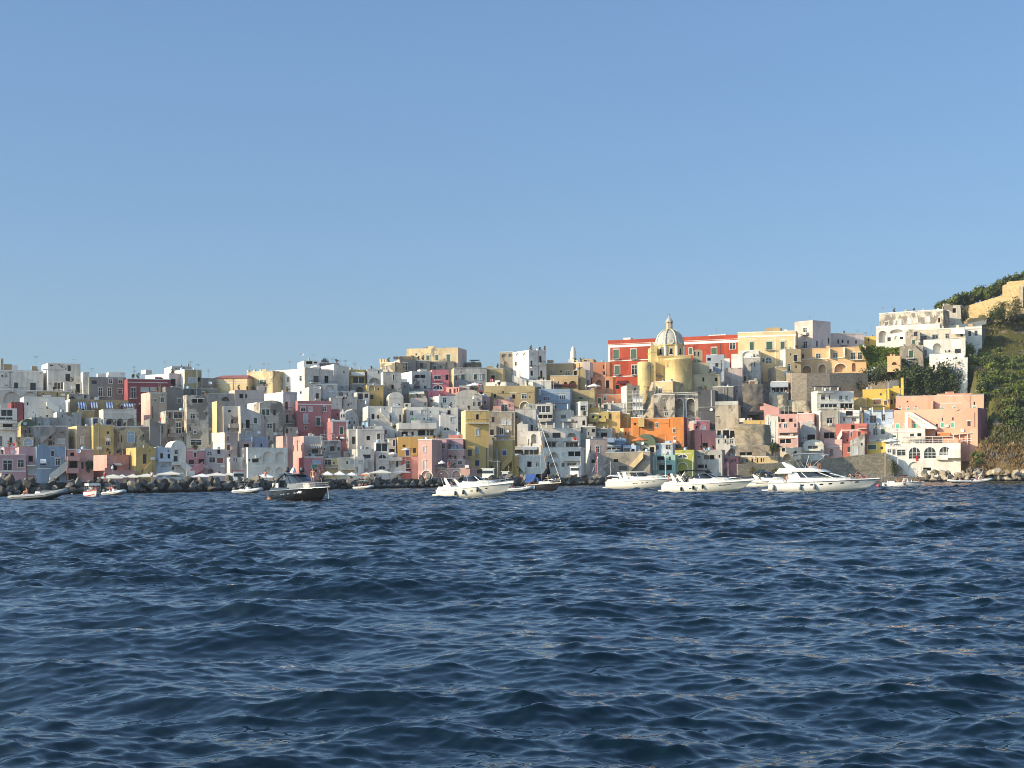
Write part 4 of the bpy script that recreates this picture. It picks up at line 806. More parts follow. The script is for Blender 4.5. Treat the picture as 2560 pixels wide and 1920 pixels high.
# the domed church -------------------------------------------------
def church():
    D = 430.
    ctr = at(px(1355), py(1100), D); u = D/F*ZN['K'][2]      # metres per zoom pixel at D
    zof = lambda y: CAMH+ray(px(1270), py(y))[1]*D
    X = lambda x: ray(px(x), py(1000))[0]*D
    zb = zof(1500)
    cx = X(1272); root = thing('church', 'domed yellow church with grey ribbed dome, lantern and rounded apse', 'church', (cx, D, zb), 0)
    lx = lambda x: X(x)-cx
    lz = lambda y: zof(y)-zb
    yw = PM('ch')
    m = MB()
    r = (1600-1135)/2*u; ac = (1600+1135)/2
    prof = [(r*1.03, lz(1500)-4), (r*1.03, lz(1250)), (r, lz(1230)), (r, lz(905)), (r*1.035, lz(900)), (r*1.035, lz(882)), (r*.86, lz(862)), (0, lz(850))]
    m.lathe(prof, (lx(ac), r*.4, 0), 40)
    m.build('apse', yw, root)
    m = MB(); rl = (905-665)/2*u
    m.lathe([(rl, lz(1500)-4), (rl, lz(935)), (rl*.8, lz(918)), (0, lz(915))], (lx(780), 2.2, 0), 28); m.build('side_apse', yw, root)
    m = MB()
    m.box(lx(885), 1.0, lz(1500)-4, lx(965), 14, lz(915)); m.box(lx(960), 3.0, lz(1500)-4, lx(1150), 16, lz(905)); m.build('wall', PM('ch'), root)
    m = MB(); m.box(lx(1022), 3.4, lz(1000), lx(1592), 20, lz(812)); m.box(lx(1012), 3.2, lz(826), lx(1602), 20.2, lz(812)+.1); m.build('crossing', yw, root)
    m = MB(); m.box(lx(918), 6, lz(1000), lx(1020), 16, lz(640)); m.prism([(lx(918), lz(642)), (lx(1020), lz(642)), (lx(918), lz(545))], 6, 7.2); m.box(lx(912), 5.9, lz(735), lx(1024), 16.1, lz(722)); m.build('transept', yw, root)
    # drum: octagon
    rd = (1532-1018)/2*u; dc = (0, 11, 0)
    def octo(r0, r1, z0, z1, nm, mt, n=8, par=root, rot=math.pi/8):
        q = MB(); q.lathe([(r0, z0), (r1, z1)], dc, n, rot, rot+2*math.pi, smooth=False); return q.build(nm, mt, par)
    m = MB(); ro = math.pi/8
    m.lathe([(rd, lz(812)), (rd, lz(612)), (rd*1.06, lz(604)), (rd*1.06, lz(592)), (rd*1.0, lz(588))], dc, 8, ro, ro+2*math.pi, smooth=False)
    m.lathe([(rd*1.05, lz(815)), (rd*1.05, lz(795)), (rd, lz(790))], dc, 8, ro, ro+2*math.pi, smooth=False)
    drum = m.build('drum', yw, root)
    for k in range(8):
        a = -math.pi/2+k*math.pi/4
        if math.sin(a) > .5: continue
        n_ = Vector((math.cos(a), math.sin(a), 0)); t_ = Vector((-n_.y, n_.x, 0)); ap = rd*math.cos(math.pi/8)
        base = Vector((dc[0], dc[1], 0))+n_*(ap+.02)
        # bell shaped window: frame and dark pane
        pr = [(-.62, 0), (-.8, .25), (-.55, .6), (-.42, 1.1), (-.42, 1.9), (-.3, 2.4), (0, 2.65)]
        pr = pr+[(-x, z) for x, z in reversed(pr[:-1])]
        sc = (lz(650)-lz(768))/2.65
        for nm, gsc, off, mt in (('window', 1.18, .0, 'trim'), ('pane', .92, .05, 'void')):
            q = MB(); pts = [tuple(base+n_*off+t_*(x*sc*gsc)+Vector((0, 0, lz(768)+(z-1.3)*sc*gsc+1.3*sc))) for x, z in pr]
            pts2 = [tuple(Vector(p)+n_*.06) for p in pts]; q.poly(pts2); nn = len(pts)
            q.add(pts+pts2, [(i, (i+1) % nn, nn+(i+1) % nn, nn+i) for i in range(nn)])
            if nm == 'window': wn = q.build(nm, mt, root)
            else: q.build(nm, mt, wn)
        # pilaster at the corner
        a2 = a+math.pi/8; q = MB(); c = Vector((dc[0]+rd*1.0*math.cos(a2), dc[1]+rd*math.sin(a2), 0))
        q.lathe([(.42, lz(795)), (.42, lz(612))], (c.x, c.y, 0), 6, smooth=False); q.build('pilaster', 'trim', root)
        # oculus high on the drum roof
        oc = Vector((dc[0], dc[1], 0))+n_*(ap*1.02); q = MB()
        ro_ = 52*u; pts = []
        for i in range(20):
            t = 2*math.pi*i/20; pts.append(oc+t_*(ro_*math.cos(t))+Vector((0, 0, lz(535)+ro_*math.sin(t)))-n_*(.35+.25*math.sin(t)))
        for i in range(20):
            j = (i+1) % 20; a_, b_ = pts[i], pts[j]; cc = sum(pts, Vector())/20
            a3, b3 = a_+(cc-a_)*.25, b_+(cc-b_)*.25
            for p_ in ((a_, b_, b3, a3),): q.quad(*[tuple(v+n_*.45) for v in p_])
            q.quad(tuple(a_+n_*.45), tuple(b_+n_*.45), tuple(b_-n_*.8), tuple(a_-n_*.8))
        q.mat(1); q.poly([tuple(p+(sum(pts, Vector())/20-p)*.25+n_*.40) for p in pts])
        q.build('oculus', ['trim', PM('Y')], root)
    # dome
    zd0, zd1 = lz(592), lz(312); n = 14; pr = []
    for i in range(n+1):
        t = i/n*R(78); pr.append((rd*.985*math.cos(t)**.92, zd0+(zd1-zd0)*math.sin(t)/math.sin(R(78))))
    m = MB(); m.lathe(pr, dc, 32); m.build('dome', plaster('dome_grey', (.52, .48, .40), .3), root)
    for k in range(8):
        a = math.pi/8+k*math.pi/4
        if math.sin(a) > .6: continue
        q = MB(); q.tube([(dc[0]+(r_+.05)*math.cos(a), dc[1]+(r_+.05)*math.sin(a), z) for r_, z in pr], .26, 6); q.build('rib', plaster('rib', (.58, .52, .40), .3), root)
    # lantern
    rl = (1337-1200)/2*u*.86
    m = MB(); m.lathe([(rl*1.25, lz(318)), (rl*1.25, lz(300)), (rl, lz(296)), (rl, lz(192)), (rl*1.18, lz(188)), (rl*1.18, lz(174)), (rl, lz(170))], dc, 8, ro, ro+2*math.pi, smooth=False)
    ln = m.build('lantern', PM('ch'), root)
    for k in range(8):
        a = -math.pi/2+k*math.pi/4
        if math.sin(a) > .5: continue
        n_ = Vector((math.cos(a), math.sin(a), 0)); t_ = Vector((-n_.y, n_.x, 0)); ap = rl*math.cos(math.pi/8)
        q = MB(); b_ = Vector(dc)+n_*(ap+.015)
        pts = [tuple(b_+t_*x+Vector((0, 0, z))) for x, z in ((-.28, lz(285)), (.28, lz(285)), (.28, lz(215)), (0, lz(203)), (-.28, lz(215)))]
        q.poly(pts); q.poly([tuple(Vector(p)+n_*.03) for p in pts]); q.build('window', PM('q'), ln)
    cap = [(rl*1.12, lz(174)), (rl*1.0, lz(150)), (rl*.72, lz(122)), (rl*.38, lz(103)), (rl*.22, lz(96)), (rl*.2, lz(80)), (.28, lz(78)), (.3, lz(70)), (.08, lz(62)), (.06, lz(40))]
    m = MB(); m.lathe(cap, dc, 20); cp = m.build('lantern_cap', PM('gd'), root)
    q = MB(); zc = lz(22); q.box(dc[0]-.06, dc[1]-.06, lz(42), dc[0]+.06, dc[1]+.06, zc+.25); q.box(dc[0]-.5, dc[1]-.05, zc-.35, dc[0]+.5, dc[1]+.05, zc-.2); q.build('cross', 'metal_grey', cp)
    # nave, lower right body and bell gable
    m = MB(); m.box(lx(1590), 4, lz(1500), lx(1925), 18, lz(930)); m.prism([(lx(1590), lz(932)), (lx(1660), lz(932)), (lx(1590), lz(835))], 4, 10); m.build('nave', PM('chg'), root)
    m = MB(); O, U, Nn = Vector((lx(1590), 1.5, 0)), Vector((1, 0, 0)), Vector((0, 1, 0)); L = lx(2092)-lx(1590)
    ops = []
    for x0, y0, x1, y1 in ((1778, 1198, 1812, 1268), (1995, 1205, 2042, 1268), (1748, 1352, 1766, 1392)):
        ops.append(dict(u0=lx(x0)-lx(1590), u1=lx(x1)-lx(1590), z0=lz(y1), z1=lz(y0), depth=.3, arch=False))
    facade(m, O, U, Nn, L, lz(1500)-3, lz(1148), ops)
    m.box(lx(1590)-.01, 1.505, lz(1150), lx(2092), 9, lz(1146)); m.box(lx(1590)-.15, 1.3, lz(1152), lx(2092)+.1, 1.6, lz(1142)); m.quad((lx(2092), 1.5, lz(1500)-3), (lx(2092), 9, lz(1500)-3), (lx(2092), 9, lz(1148)), (lx(2092), 1.5, lz(1148)))
    sac = m.build('sacristy', PM('chg'), root)
    for o in ops:
        q = MB(); panel(q, lambda uu, z, d=0.: (O.x+uu, O.y+d, z), o['u0'], o['u1'], o['z0'], o['z1'], .2, .26); q.build('window', 'void', sac)
    m = MB(); rr = (2092-1925)/2*u; m.lathe([(rr*math.cos(math.pi/2*i/8), rr*.95*math.sin(math.pi/2*i/8)) for i in range(9)], (lx(2005), 5, lz(1148)), 20); m.build('small_dome', PM('chg'), root)
    m = MB(); O = Vector((lx(1660), 6.5, 0)); L = lx(1822)-lx(1660)
    ops = [dict(u0=lx(a)-lx(1660), u1=lx(b)-lx(1660), z0=lz(d_), z1=lz(c_), depth=1.0, arch=ar) for a, b, c_, d_, ar in ((1676, 1702, 725, 800, True), (1738, 1768, 725, 808, True), (1684, 1702, 880, 908, False), (1736, 1770, 880, 908, False))]
    facade(m, O, U, Nn, L, lz(935), lz(712), ops)
    # open the gable: drop the closing back quads of the openings
    m.prism([(lx(1660), lz(713)), (lx(1700), lz(690)), (lx(1780), lz(688)), (lx(1822), lz(713))], 6.5, 7.5)
    for a, b in ((1660, 1664), (1818, 1822)): m.box(lx(a), 6.6, lz(935), lx(b), 7.5, lz(713))
    m.build('bell_gable', PM('chg'), root)
    for a, b in ((1676, 1702), (1738, 1768)):
        q = MB(); xm = (lx(a)+lx(b))/2; q.lathe([(0, .7), (.18, .68), (.26, .4), (.4, 0)], (xm, 6.9, lz(795)+.3), 12); q.build('bell', 'metal_dark', root)
    # parish block below the apse
    H('pale yellow parish house with white door and railing below the church apse', (965, 1260, 1272, 1500), 'Y', 'c 1022 1390 1075 1480; T 1015 1378 1080 1386; B 960 1480 1700 1420', xr2=1392, D=421., drop=2)
church()
zone('K')
H('blue grey house with wires between the church and the netted ruin', (1828, 2140, 808, 1110), 'gb', 'n 1990 948 2044 1014; n 1852 862 1912 910; C 1925 938 2140 950; K 2090 900 2090 1100', off=82)
H('grey lime house wall with vertical pipe right of the church steps', (1945, 2300, 1360, 1640), 'G', 'K 2200 1370 2200 1640', off=48)
zone('L')
H('dark grey house wall with faint grid beside the two arches', (1700, 1992, 180, 640), 'D', 'T 1918 175 1930 460; D 1900 500 1950 540; C 1700 465 1990 472', off=42)
zone('M')
H('cream palace with green shutters and pilasters right of the red palace', (308, 1312, 350, 920), 'Y', 'g 512 520 586 656; g 800 514 908 656; g 1046 514 1118 636; T 308 402 1312 430; T 308 340 1312 352; T 945 430 965 900; T 1280 430 1300 640; T 500 478 620 486; T 785 478 915 486; T 1030 474 1155 482; B 780 630 940 665; B 1035 620 1165 660; q 788 782 892 890; w 692 802 770 862; Ht 790 268 1042 350; Hw 1100 300 1160 345; T 440 655 700 668', yaw=R(-16), off=82, cat='palace', name='palazzo')
H('tall grey pink palace with two balconies left of the peach arcade', (1290, 1602, 172, 660), 'q2', 'w 1440 272 1502 375; P 1432 360 1528 400; w 1440 512 1506 632; B 1440 635 1598 592; T 1435 258 1535 266; C 1290 352 1602 362; Rn 1862 450 1890 545; Rn 1660 500 1695 600; I 1540 170 1540 90', xr2=1912, rcol='q', cat='palace', name='palazzo', off=84)
H('low grey pink wing with small dark windows behind the peach arcade', (1912, 2490, 372, 660), 'q', 'n 2025 470 2056 545; n 2096 475 2130 548; n 2195 480 2225 545; n 2330 485 2365 545; P 2080 540 2180 575; Hw 2000 355 2140 375; C 1912 366 2490 378', off=88, yaw=R(2))
H('peach arcade house with three white edged arches on the stone wall', (1402, 2535, 640, 1075), 'pe', 'aT 1430 930 1582 1062; aT 1704 910 1838 1062; aT 1980 898 2196 1050; a 2285 892 2348 1040; w 1670 728 1746 806; w 1965 716 2036 806; w 2274 715 2347 842; w 2390 712 2462 840; B 2265 845 2475 790; T 1410 802 2212 815; Xc 1895 640 1920 800; Xc 2140 625 2175 800; n 1424 730 1460 800', off=74)
H('pale yellow block with iron balcony door left of the peach arcade', (1050, 1140, 1406, 640, 1080), 'Y', 'n 1285 747 1346 866; B 1275 868 1410 815; q 1170 896 1222 1030; n 1308 925 1338 972; T 1278 735 1350 743', off=70, lcol='cw', yaw=R(8))
H('pale yellow lower house with blank shuttered window under the cream palace', (825, 965, 1165, 945, 1215), 'Y', 's 1092 1030 1152 1108; T 1080 1012 1158 1018', lcol='T', off=62)
H('wooden veranda house with glass awning hanging over the rock face', (868, 1178, 1215, 1420), 'w', 'n 895 1285 1170 1385; Ag 870 1215 1180 1290; P 862 1385 1185 1412; T 880 1195 1170 1212', off=54, drop=3)
H('white grey ruined house wrapped in netting beside the cream palace', (382, 700, 790, 1260), 'g2', 'n 590 855 605 950; C 382 1000 700 1010; n 510 1195 600 1330', off=66)
H('ruined house with tuff pilasters and white scaffold boxes right of the church', (100, 385, 965, 1300), 'tp', 'n 305 840 370 960; Hw 65 800 160 970; Hw 190 720 385 960; C 205 980 220 1260; C 100 1262 385 1280; n 105 1290 300 1400', off=62)
H('white house with blue shaded arch left of cream palace ground floor', (335, 672, 668, 830), 'W', 'v 392 682 570 760; n 632 738 668 795', off=76)
H('brown stone house with boarded door in the dark hollow', (455, 648, 1190, 1420), 'tu', 'o 505 1195 600 1330; n 452 1200 488 1260', off=52)
zone('N')
H('blank tan house wall with long roof slab beside the dark rocks', (-80, 322, 365, 560), 'T', 'C -80 300 322 365; n -70 560 0 575', off=34)
H('ruined yellow house shell among grey rocks', (400, 782, 628, 775), 'y', 'Hw 330 590 425 645; n 430 700 450 740', off=24, drop=2)
H('pink house wing with shed roof and white frames at the rock foot', (760, 1025, 420, 540), 's', 'H 690 385 760 440', roof='slopel', rh=1.5, off=30)
H('long pink house with terrace pergola frames', (885, 1335, 520, 700), 's', 'V 1030 380 1340 500; T 1325 520 1340 680', off=26)
H('pink house with slate edged roof and shaded wall left of modern white house', (1335, 1622, 505, 880), 'sl', 's 1525 645 1595 730; n 1290 690 1325 750; s 1395 660 1430 700', off=22)
H('white buttressed house front with tall sunlit ribs at the rock', (785, 1005, 560, 1140), 'cw', 'n 900 955 925 1035; T 855 640 875 1000; T 935 640 955 1000; B 775 890 860 860; n 845 660 880 690', off=12)
H('light pink house with two white windows over a row of blue panes', (1003, 1352, 660, 1110), 'sl', 'w 1030 687 1060 755; w 1112 687 1166 757; n 1042 955 1230 1032; n 1035 850 1180 885; P 1015 765 1350 845; T 1015 900 1350 935; U 1230 860 1260 885; n 1290 685 1328 750', off=9)
H('cream quay house with arched boat door and round tree', (1040, 1410, 1100, 1380), 'c', 'n 1075 1105 1132 1168; a 1095 1212 1228 1315; X 1235 1170 1275 1360; n 1290 1160 1330 1210', off=5)
H('dark ruined tuff house with broken diagonal stair', (288, 890, 1015, 1270), 'tu', 'S 495 1085 810 1245; n 350 1180 560 1240', off=12)
H('tan house with row of narrow dark doors above the quay bushes', (335, 1010, 1255, 1400), 'Yp', 'n 385 1290 400 1355; n 448 1290 494 1355; n 548 1290 574 1355; n 640 1285 662 1360; n 705 1285 730 1350; n 750 1285 765 1345; T 335 1248 1010 1262', off=6)
H('grey house with arched attic and dark balcony loggia', (1378, 1658, 830, 1020), 'gw', 'n 1425 910 1450 945; n 1505 870 1640 980; P 1400 980 1640 1010', roof='vault', rh=2.6, off=12)
H('small yellow vaulted house with wide dark window', (1440, 1795, 1065, 1170), 'cw', 'n 1520 1065 1695 1125; P 1480 1125 1750 1160', roof='vault', rh=1.6, off=8)
H('modern white house with blue panes and glass balcony on the right slope', (1578, 1672, 2310, 118, 480), 'cw', 'w 1745 195 1816 268; w 1878 195 1906 268; w 2060 200 2112 268; w 2165 198 2204 268; n 1735 345 2022 405; B 1690 440 2022 400; n 2078 332 2290 420; B 2070 440 2300 400; Od 1585 45 2010 118; P 1672 120 1945 160; Hw 1830 70 1890 118; T 1660 318 2300 330', lcol='cw', off=30)
H('cream house with wide shuttered window and open green door loggia', (1618, 1752, 2075, 455, 960), 'c', 'w 1845 592 1952 678; n 1800 835 1985 945; U 1880 690 1930 710; C 1795 828 2000 838; K 1745 480 1745 900', lcol='cw', off=18)
zone('P')
H('narrow white house between cream house and blue house', (55, 312, 395, 560), 'W', 'n 155 402 236 462; B 120 465 312 430; n 125 480 146 522; w 226 480 272 522', off=20)
H('red house with white stair and dark shuttered window', (42, 405, 550, 880), 'rd', 'd 220 562 262 612; b 212 648 232 702; n 232 648 258 702; n 300 640 330 695; Srw 60 640 120 740; T 110 618 335 628; B 300 612 400 590', off=8)
H('salmon low house with small square window under the red house', (-90, 118, 735, 930), 'sl', 'n -20 840 15 920; T -60 815 118 822', off=9, yaw=R(-22), drop=1.2)
H('bright yellow house with brown windows and tall boundary pier', (358, 665, 155, 400), 'Yb', 'o 480 272 568 326; o 665 270 702 320; K 635 160 635 340; Xy 255 250 408 400; o 335 278 376 332; o 600 290 640 335; Hd 620 120 645 150', off=36)
H('yellow house wing with small windows beside the tall pier', (640, 832, 145, 400), 'Yb', 'o 716 265 742 312; n 668 275 704 325; H 800 20 832 145; D 750 220 785 245', off=40)
H('pale blue house with white base and dark terrace shade', (370, 716, 395, 620), 'lb', 'w 435 455 512 545; w 572 442 612 516; n 398 490 415 520; T 380 560 690 608; n 590 560 612 580; Od 330 355 610 440; P 420 540 540 562; D 690 540 710 555', off=20)
H('white house with tall white windows below the pale blue house', (345, 664, 606, 770), 'W', 'n 435 642 442 682; w 480 612 528 682; g 570 610 612 672; V 345 720 620 745; n 510 735 550 770', off=12)
H('low yellow house with dark green shop window on the sea wall', (345, 625, 758, 910), 'Yb', 'g 415 795 512 847; n 560 815 592 847; d 355 802 388 900; V 345 735 620 760', off=5)
H('grey stone house with pale door between salmon house and yellow house', (205, 372, 745, 930), 'g2', 's 240 828 292 902; n 330 770 350 800', roof='slope', rh=2., off=4)
HT = H('big pink hotel with turquoise shutters and white lettered stair', (715, 1678, 395, 740), 'ht', 't 735 556 776 602; t 835 556 872 602; t 940 552 978 602; t 1254 542 1292 592; t 1374 540 1412 590; n 1560 520 1598 578; n 1264 480 1280 516; n 1384 476 1402 512; n 842 490 856 526; n 1195 550 1220 590; T 1550 510 1605 516; U 1310 560 1345 590; U 1490 618 1525 638; K 1645 420 1645 590; n 1190 640 1212 690; Ao 1230 655 1370 690', xr2=1792, rcol='R', off=10, cat='hotel', name='hotel')
H('upper pink hotel storey house with turquoise shutters and round white emblem', (728, 1742, 232, 480), 'ht', 't 760 375 797 417; t 854 370 892 417; t 944 370 982 417; t 1244 356 1286 407; t 1386 350 1422 407; n 1445 355 1462 400; t 1615 340 1656 392; n 770 350 785 365; n 866 348 880 362; n 955 345 972 360; n 1258 340 1275 352; n 1624 284 1642 320; C 1130 290 1172 395; T 1240 302 1500 308; X 1130 285 1172 420; Hd 1590 210 1742 232', off=22, xr2=1802, rcol='R')
H('topmost pink house block behind the hotel under the dark trees', (1205, 1645, 205, 330), 'ht', 'X 1020 228 1205 330; n 1025 240 1040 275; n 1215 235 1250 300; n 1480 222 1495 260', off=30)
H('white low house with two dark windows in front of the pink hotel', (660, 1075, 605, 800), 'W', 'n 902 665 946 697; n 985 660 1032 695; n 700 685 738 705; T 665 636 1070 648; s 695 740 735 775', off=5)
RS = H('white seafront restaurant with three large arched windows', (618, 1482, 782, 1110), 'W', 'q 885 822 1018 956; q 1060 820 1196 952; q 1236 815 1366 912; v 875 988 1022 1085; n 1050 1055 1142 1090; w 640 845 682 882; w 696 845 732 906; w 750 850 846 916; Xw 1340 842 1485 945; l 1380 858 1416 905; P 1200 920 1340 965; V 620 735 1400 780; T 620 806 850 812', xr2=1500, rcol='gw', off=-2, cat='restaurant', name='restaurant', yaw=R(-20))
H('white terrace cabin with blue shutter on the restaurant roof', (1428, 1545, 758, 850), 'W', 'l 1452 778 1482 835; H 1480 685 1580 758', xr2=1600, rcol='gw', off=3)
zone('O')
H('long peeling white house with stained upper wall high on right', (473, 1242, 496, 680), 'k', 'w 545 600 582 646; s 640 585 660 640; s 690 572 736 632; s 810 560 856 622; s 900 560 935 615; s 1030 540 1082 602; n 1180 555 1206 607; C 473 486 1242 498; I 512 490 512 420; I 636 470 636 405', yaw=R(-30), off=78)
H('peeling white corner house with barred window at the fortress wall', (1238, 1456, 405, 660), 'k', 'n 1352 435 1396 490; K 1242 420 1242 600; Hw 1240 380 1300 410', off=76, yaw=R(-14))
H('white vaulted house with tall arches above the green hedge', (433, 1200, 652, 870), 'W', 'a 465 705 562 850; a 600 688 765 738; n 572 785 612 832; v 655 770 692 810; n 720 780 760 810; T 433 650 1200 660', off=66, yaw=R(-22))
H('long cream white house with dark square windows over the arched court', (800, 1512, 690, 880), 'c', 'n 888 718 938 790; w 1112 755 1180 806; w 1270 745 1312 802; n 1450 745 1482 782; T 820 686 1500 696; Aw 1340 690 1500 745; n 960 770 1045 830', off=58, yaw=R(-14))
H('white house with two tall dark windows on the bushy slope', (1508, 1708, 655, 840), 'W', 'n 1545 710 1580 772; n 1620 705 1657 768; C 1508 680 1708 690; Ht 1540 620 1600 650', xr2=1752, rcol='G', off=57)
H('brown rough house with two green shutters left of arched court', (788, 965, 715, 920), 'T', 'g 870 818 907 882; n 890 722 935 772; w 945 845 985 880', off=54)
H('tuff house with green shutter and iron balcony in the bushes', (722, 1005, 890, 1110), 'tu', 'g 830 945 886 1032; B 800 1045 897 1015; S 860 890 1000 1010; g 830 1070 870 1100', off=50)
H('white house with tall shaded arch and balcony terrace', (1000, 1505, 815, 1090), 'W', 'a 1112 855 1212 980; n 1300 935 1322 962; n 1376 920 1452 982; B 1262 990 1482 950; n 1262 935 1275 965; n 1010 940 1040 1010', off=50)
H('white cube house below the shaded arch house', (1078, 1502, 990, 1110), 'W', 'T 1078 985 1150 995', off=44)
H('peach little house with low arch beside the white sloping wall', (568, 726, 1012, 1120), 'pe', 'a 622 1082 682 1118', off=44, drop=2)
H('distant salmon house at the end of the grey pink wing', (170, 292, 790, 880), 'sl', 'I 205 790 205 700', off=96)
H('distant orange yellow house at the end of the grey pink wing', (280, 440, 778, 890), 'Yb', 'n 330 800 350 830; K 345 780 345 870; I 375 778 375 630; I 300 778 300 730', off=92)
H('low white bank house wall under the dark bushes', (1065, 1528, 1098, 1215), 'W', 'n 1110 1115 1140 1170', off=40, roof='slope', rh=1.6)
from mathutils import noise as mnoise
zone('S')
# ---------------------------------------------------------------- light and sky
SUN_EL = R(20.0); SUN_DIR = Vector((-1.0, -.36, 0)).normalized()
SUN_STRENGTH, SKY_STRENGTH, EXPOSURE = 4.0, .15, 0.62
w = bpy.data.worlds.new('World'); SC.world = w; w.use_nodes = True
nt = w.node_tree; bg = nt.nodes['Background']
sk = nt.nodes.new('ShaderNodeTexSky'); sk.sky_type = 'NISHITA'; sk.sun_disc = False
sk.sun_elevation = SUN_EL; sk.sun_rotation = math.atan2(SUN_DIR.x, SUN_DIR.y)
sk.air_density = 1.25; sk.dust_density = .3; sk.ozone_density = 4.0; sk.altitude = 0
gm = nt.nodes.new('ShaderNodeGamma'); gm.inputs[1].default_value = .6; LK(nt, sk.outputs[0], gm.inputs[0])
base = mix(nt, 1., gm.outputs[0], (.69, .895, 1.20), 'MULTIPLY')
# broad warm glow added to the unseen sky round the sun, brightening the shade
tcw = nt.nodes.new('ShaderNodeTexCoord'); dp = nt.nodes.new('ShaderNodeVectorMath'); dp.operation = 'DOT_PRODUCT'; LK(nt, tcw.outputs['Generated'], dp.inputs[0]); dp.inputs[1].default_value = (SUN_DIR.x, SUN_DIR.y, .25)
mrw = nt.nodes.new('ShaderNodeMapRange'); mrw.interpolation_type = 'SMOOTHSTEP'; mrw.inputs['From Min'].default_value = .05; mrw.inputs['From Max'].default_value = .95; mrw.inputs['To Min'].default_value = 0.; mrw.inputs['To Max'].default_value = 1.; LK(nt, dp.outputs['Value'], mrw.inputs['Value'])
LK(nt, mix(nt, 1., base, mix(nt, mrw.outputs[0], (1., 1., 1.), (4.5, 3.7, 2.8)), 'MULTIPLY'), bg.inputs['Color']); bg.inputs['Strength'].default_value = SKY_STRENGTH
sl = bpy.data.lights.new('sun', 'SUN'); sl.energy = SUN_STRENGTH; sl.angle = R(.5); sl.color = (1.0, .83, .56)
so = bpy.data.objects.new('sun', sl); COL.objects.link(so)
sv = Vector((SUN_DIR.x*math.cos(SUN_EL), SUN_DIR.y*math.cos(SUN_EL), math.sin(SUN_EL)))
so.rotation_euler = sv.to_track_quat('Z', 'Y').to_euler(); so.location = (-200, 100, 200)
SC.view_settings.view_transform = 'Standard'; SC.view_settings.look = 'None'; SC.view_settings.exposure = EXPOSURE; SC.view_settings.gamma = 1.0
SC.cycles.max_bounces = 6; SC.cycles.diffuse_bounces = 4; SC.cycles.glossy_bounces = 3; SC.cycles.use_denoising = True; SC.cycles.filter_width = 1.0
try: SC.cycles.caustics_reflective = False; SC.cycles.caustics_refractive = False
except Exception: pass

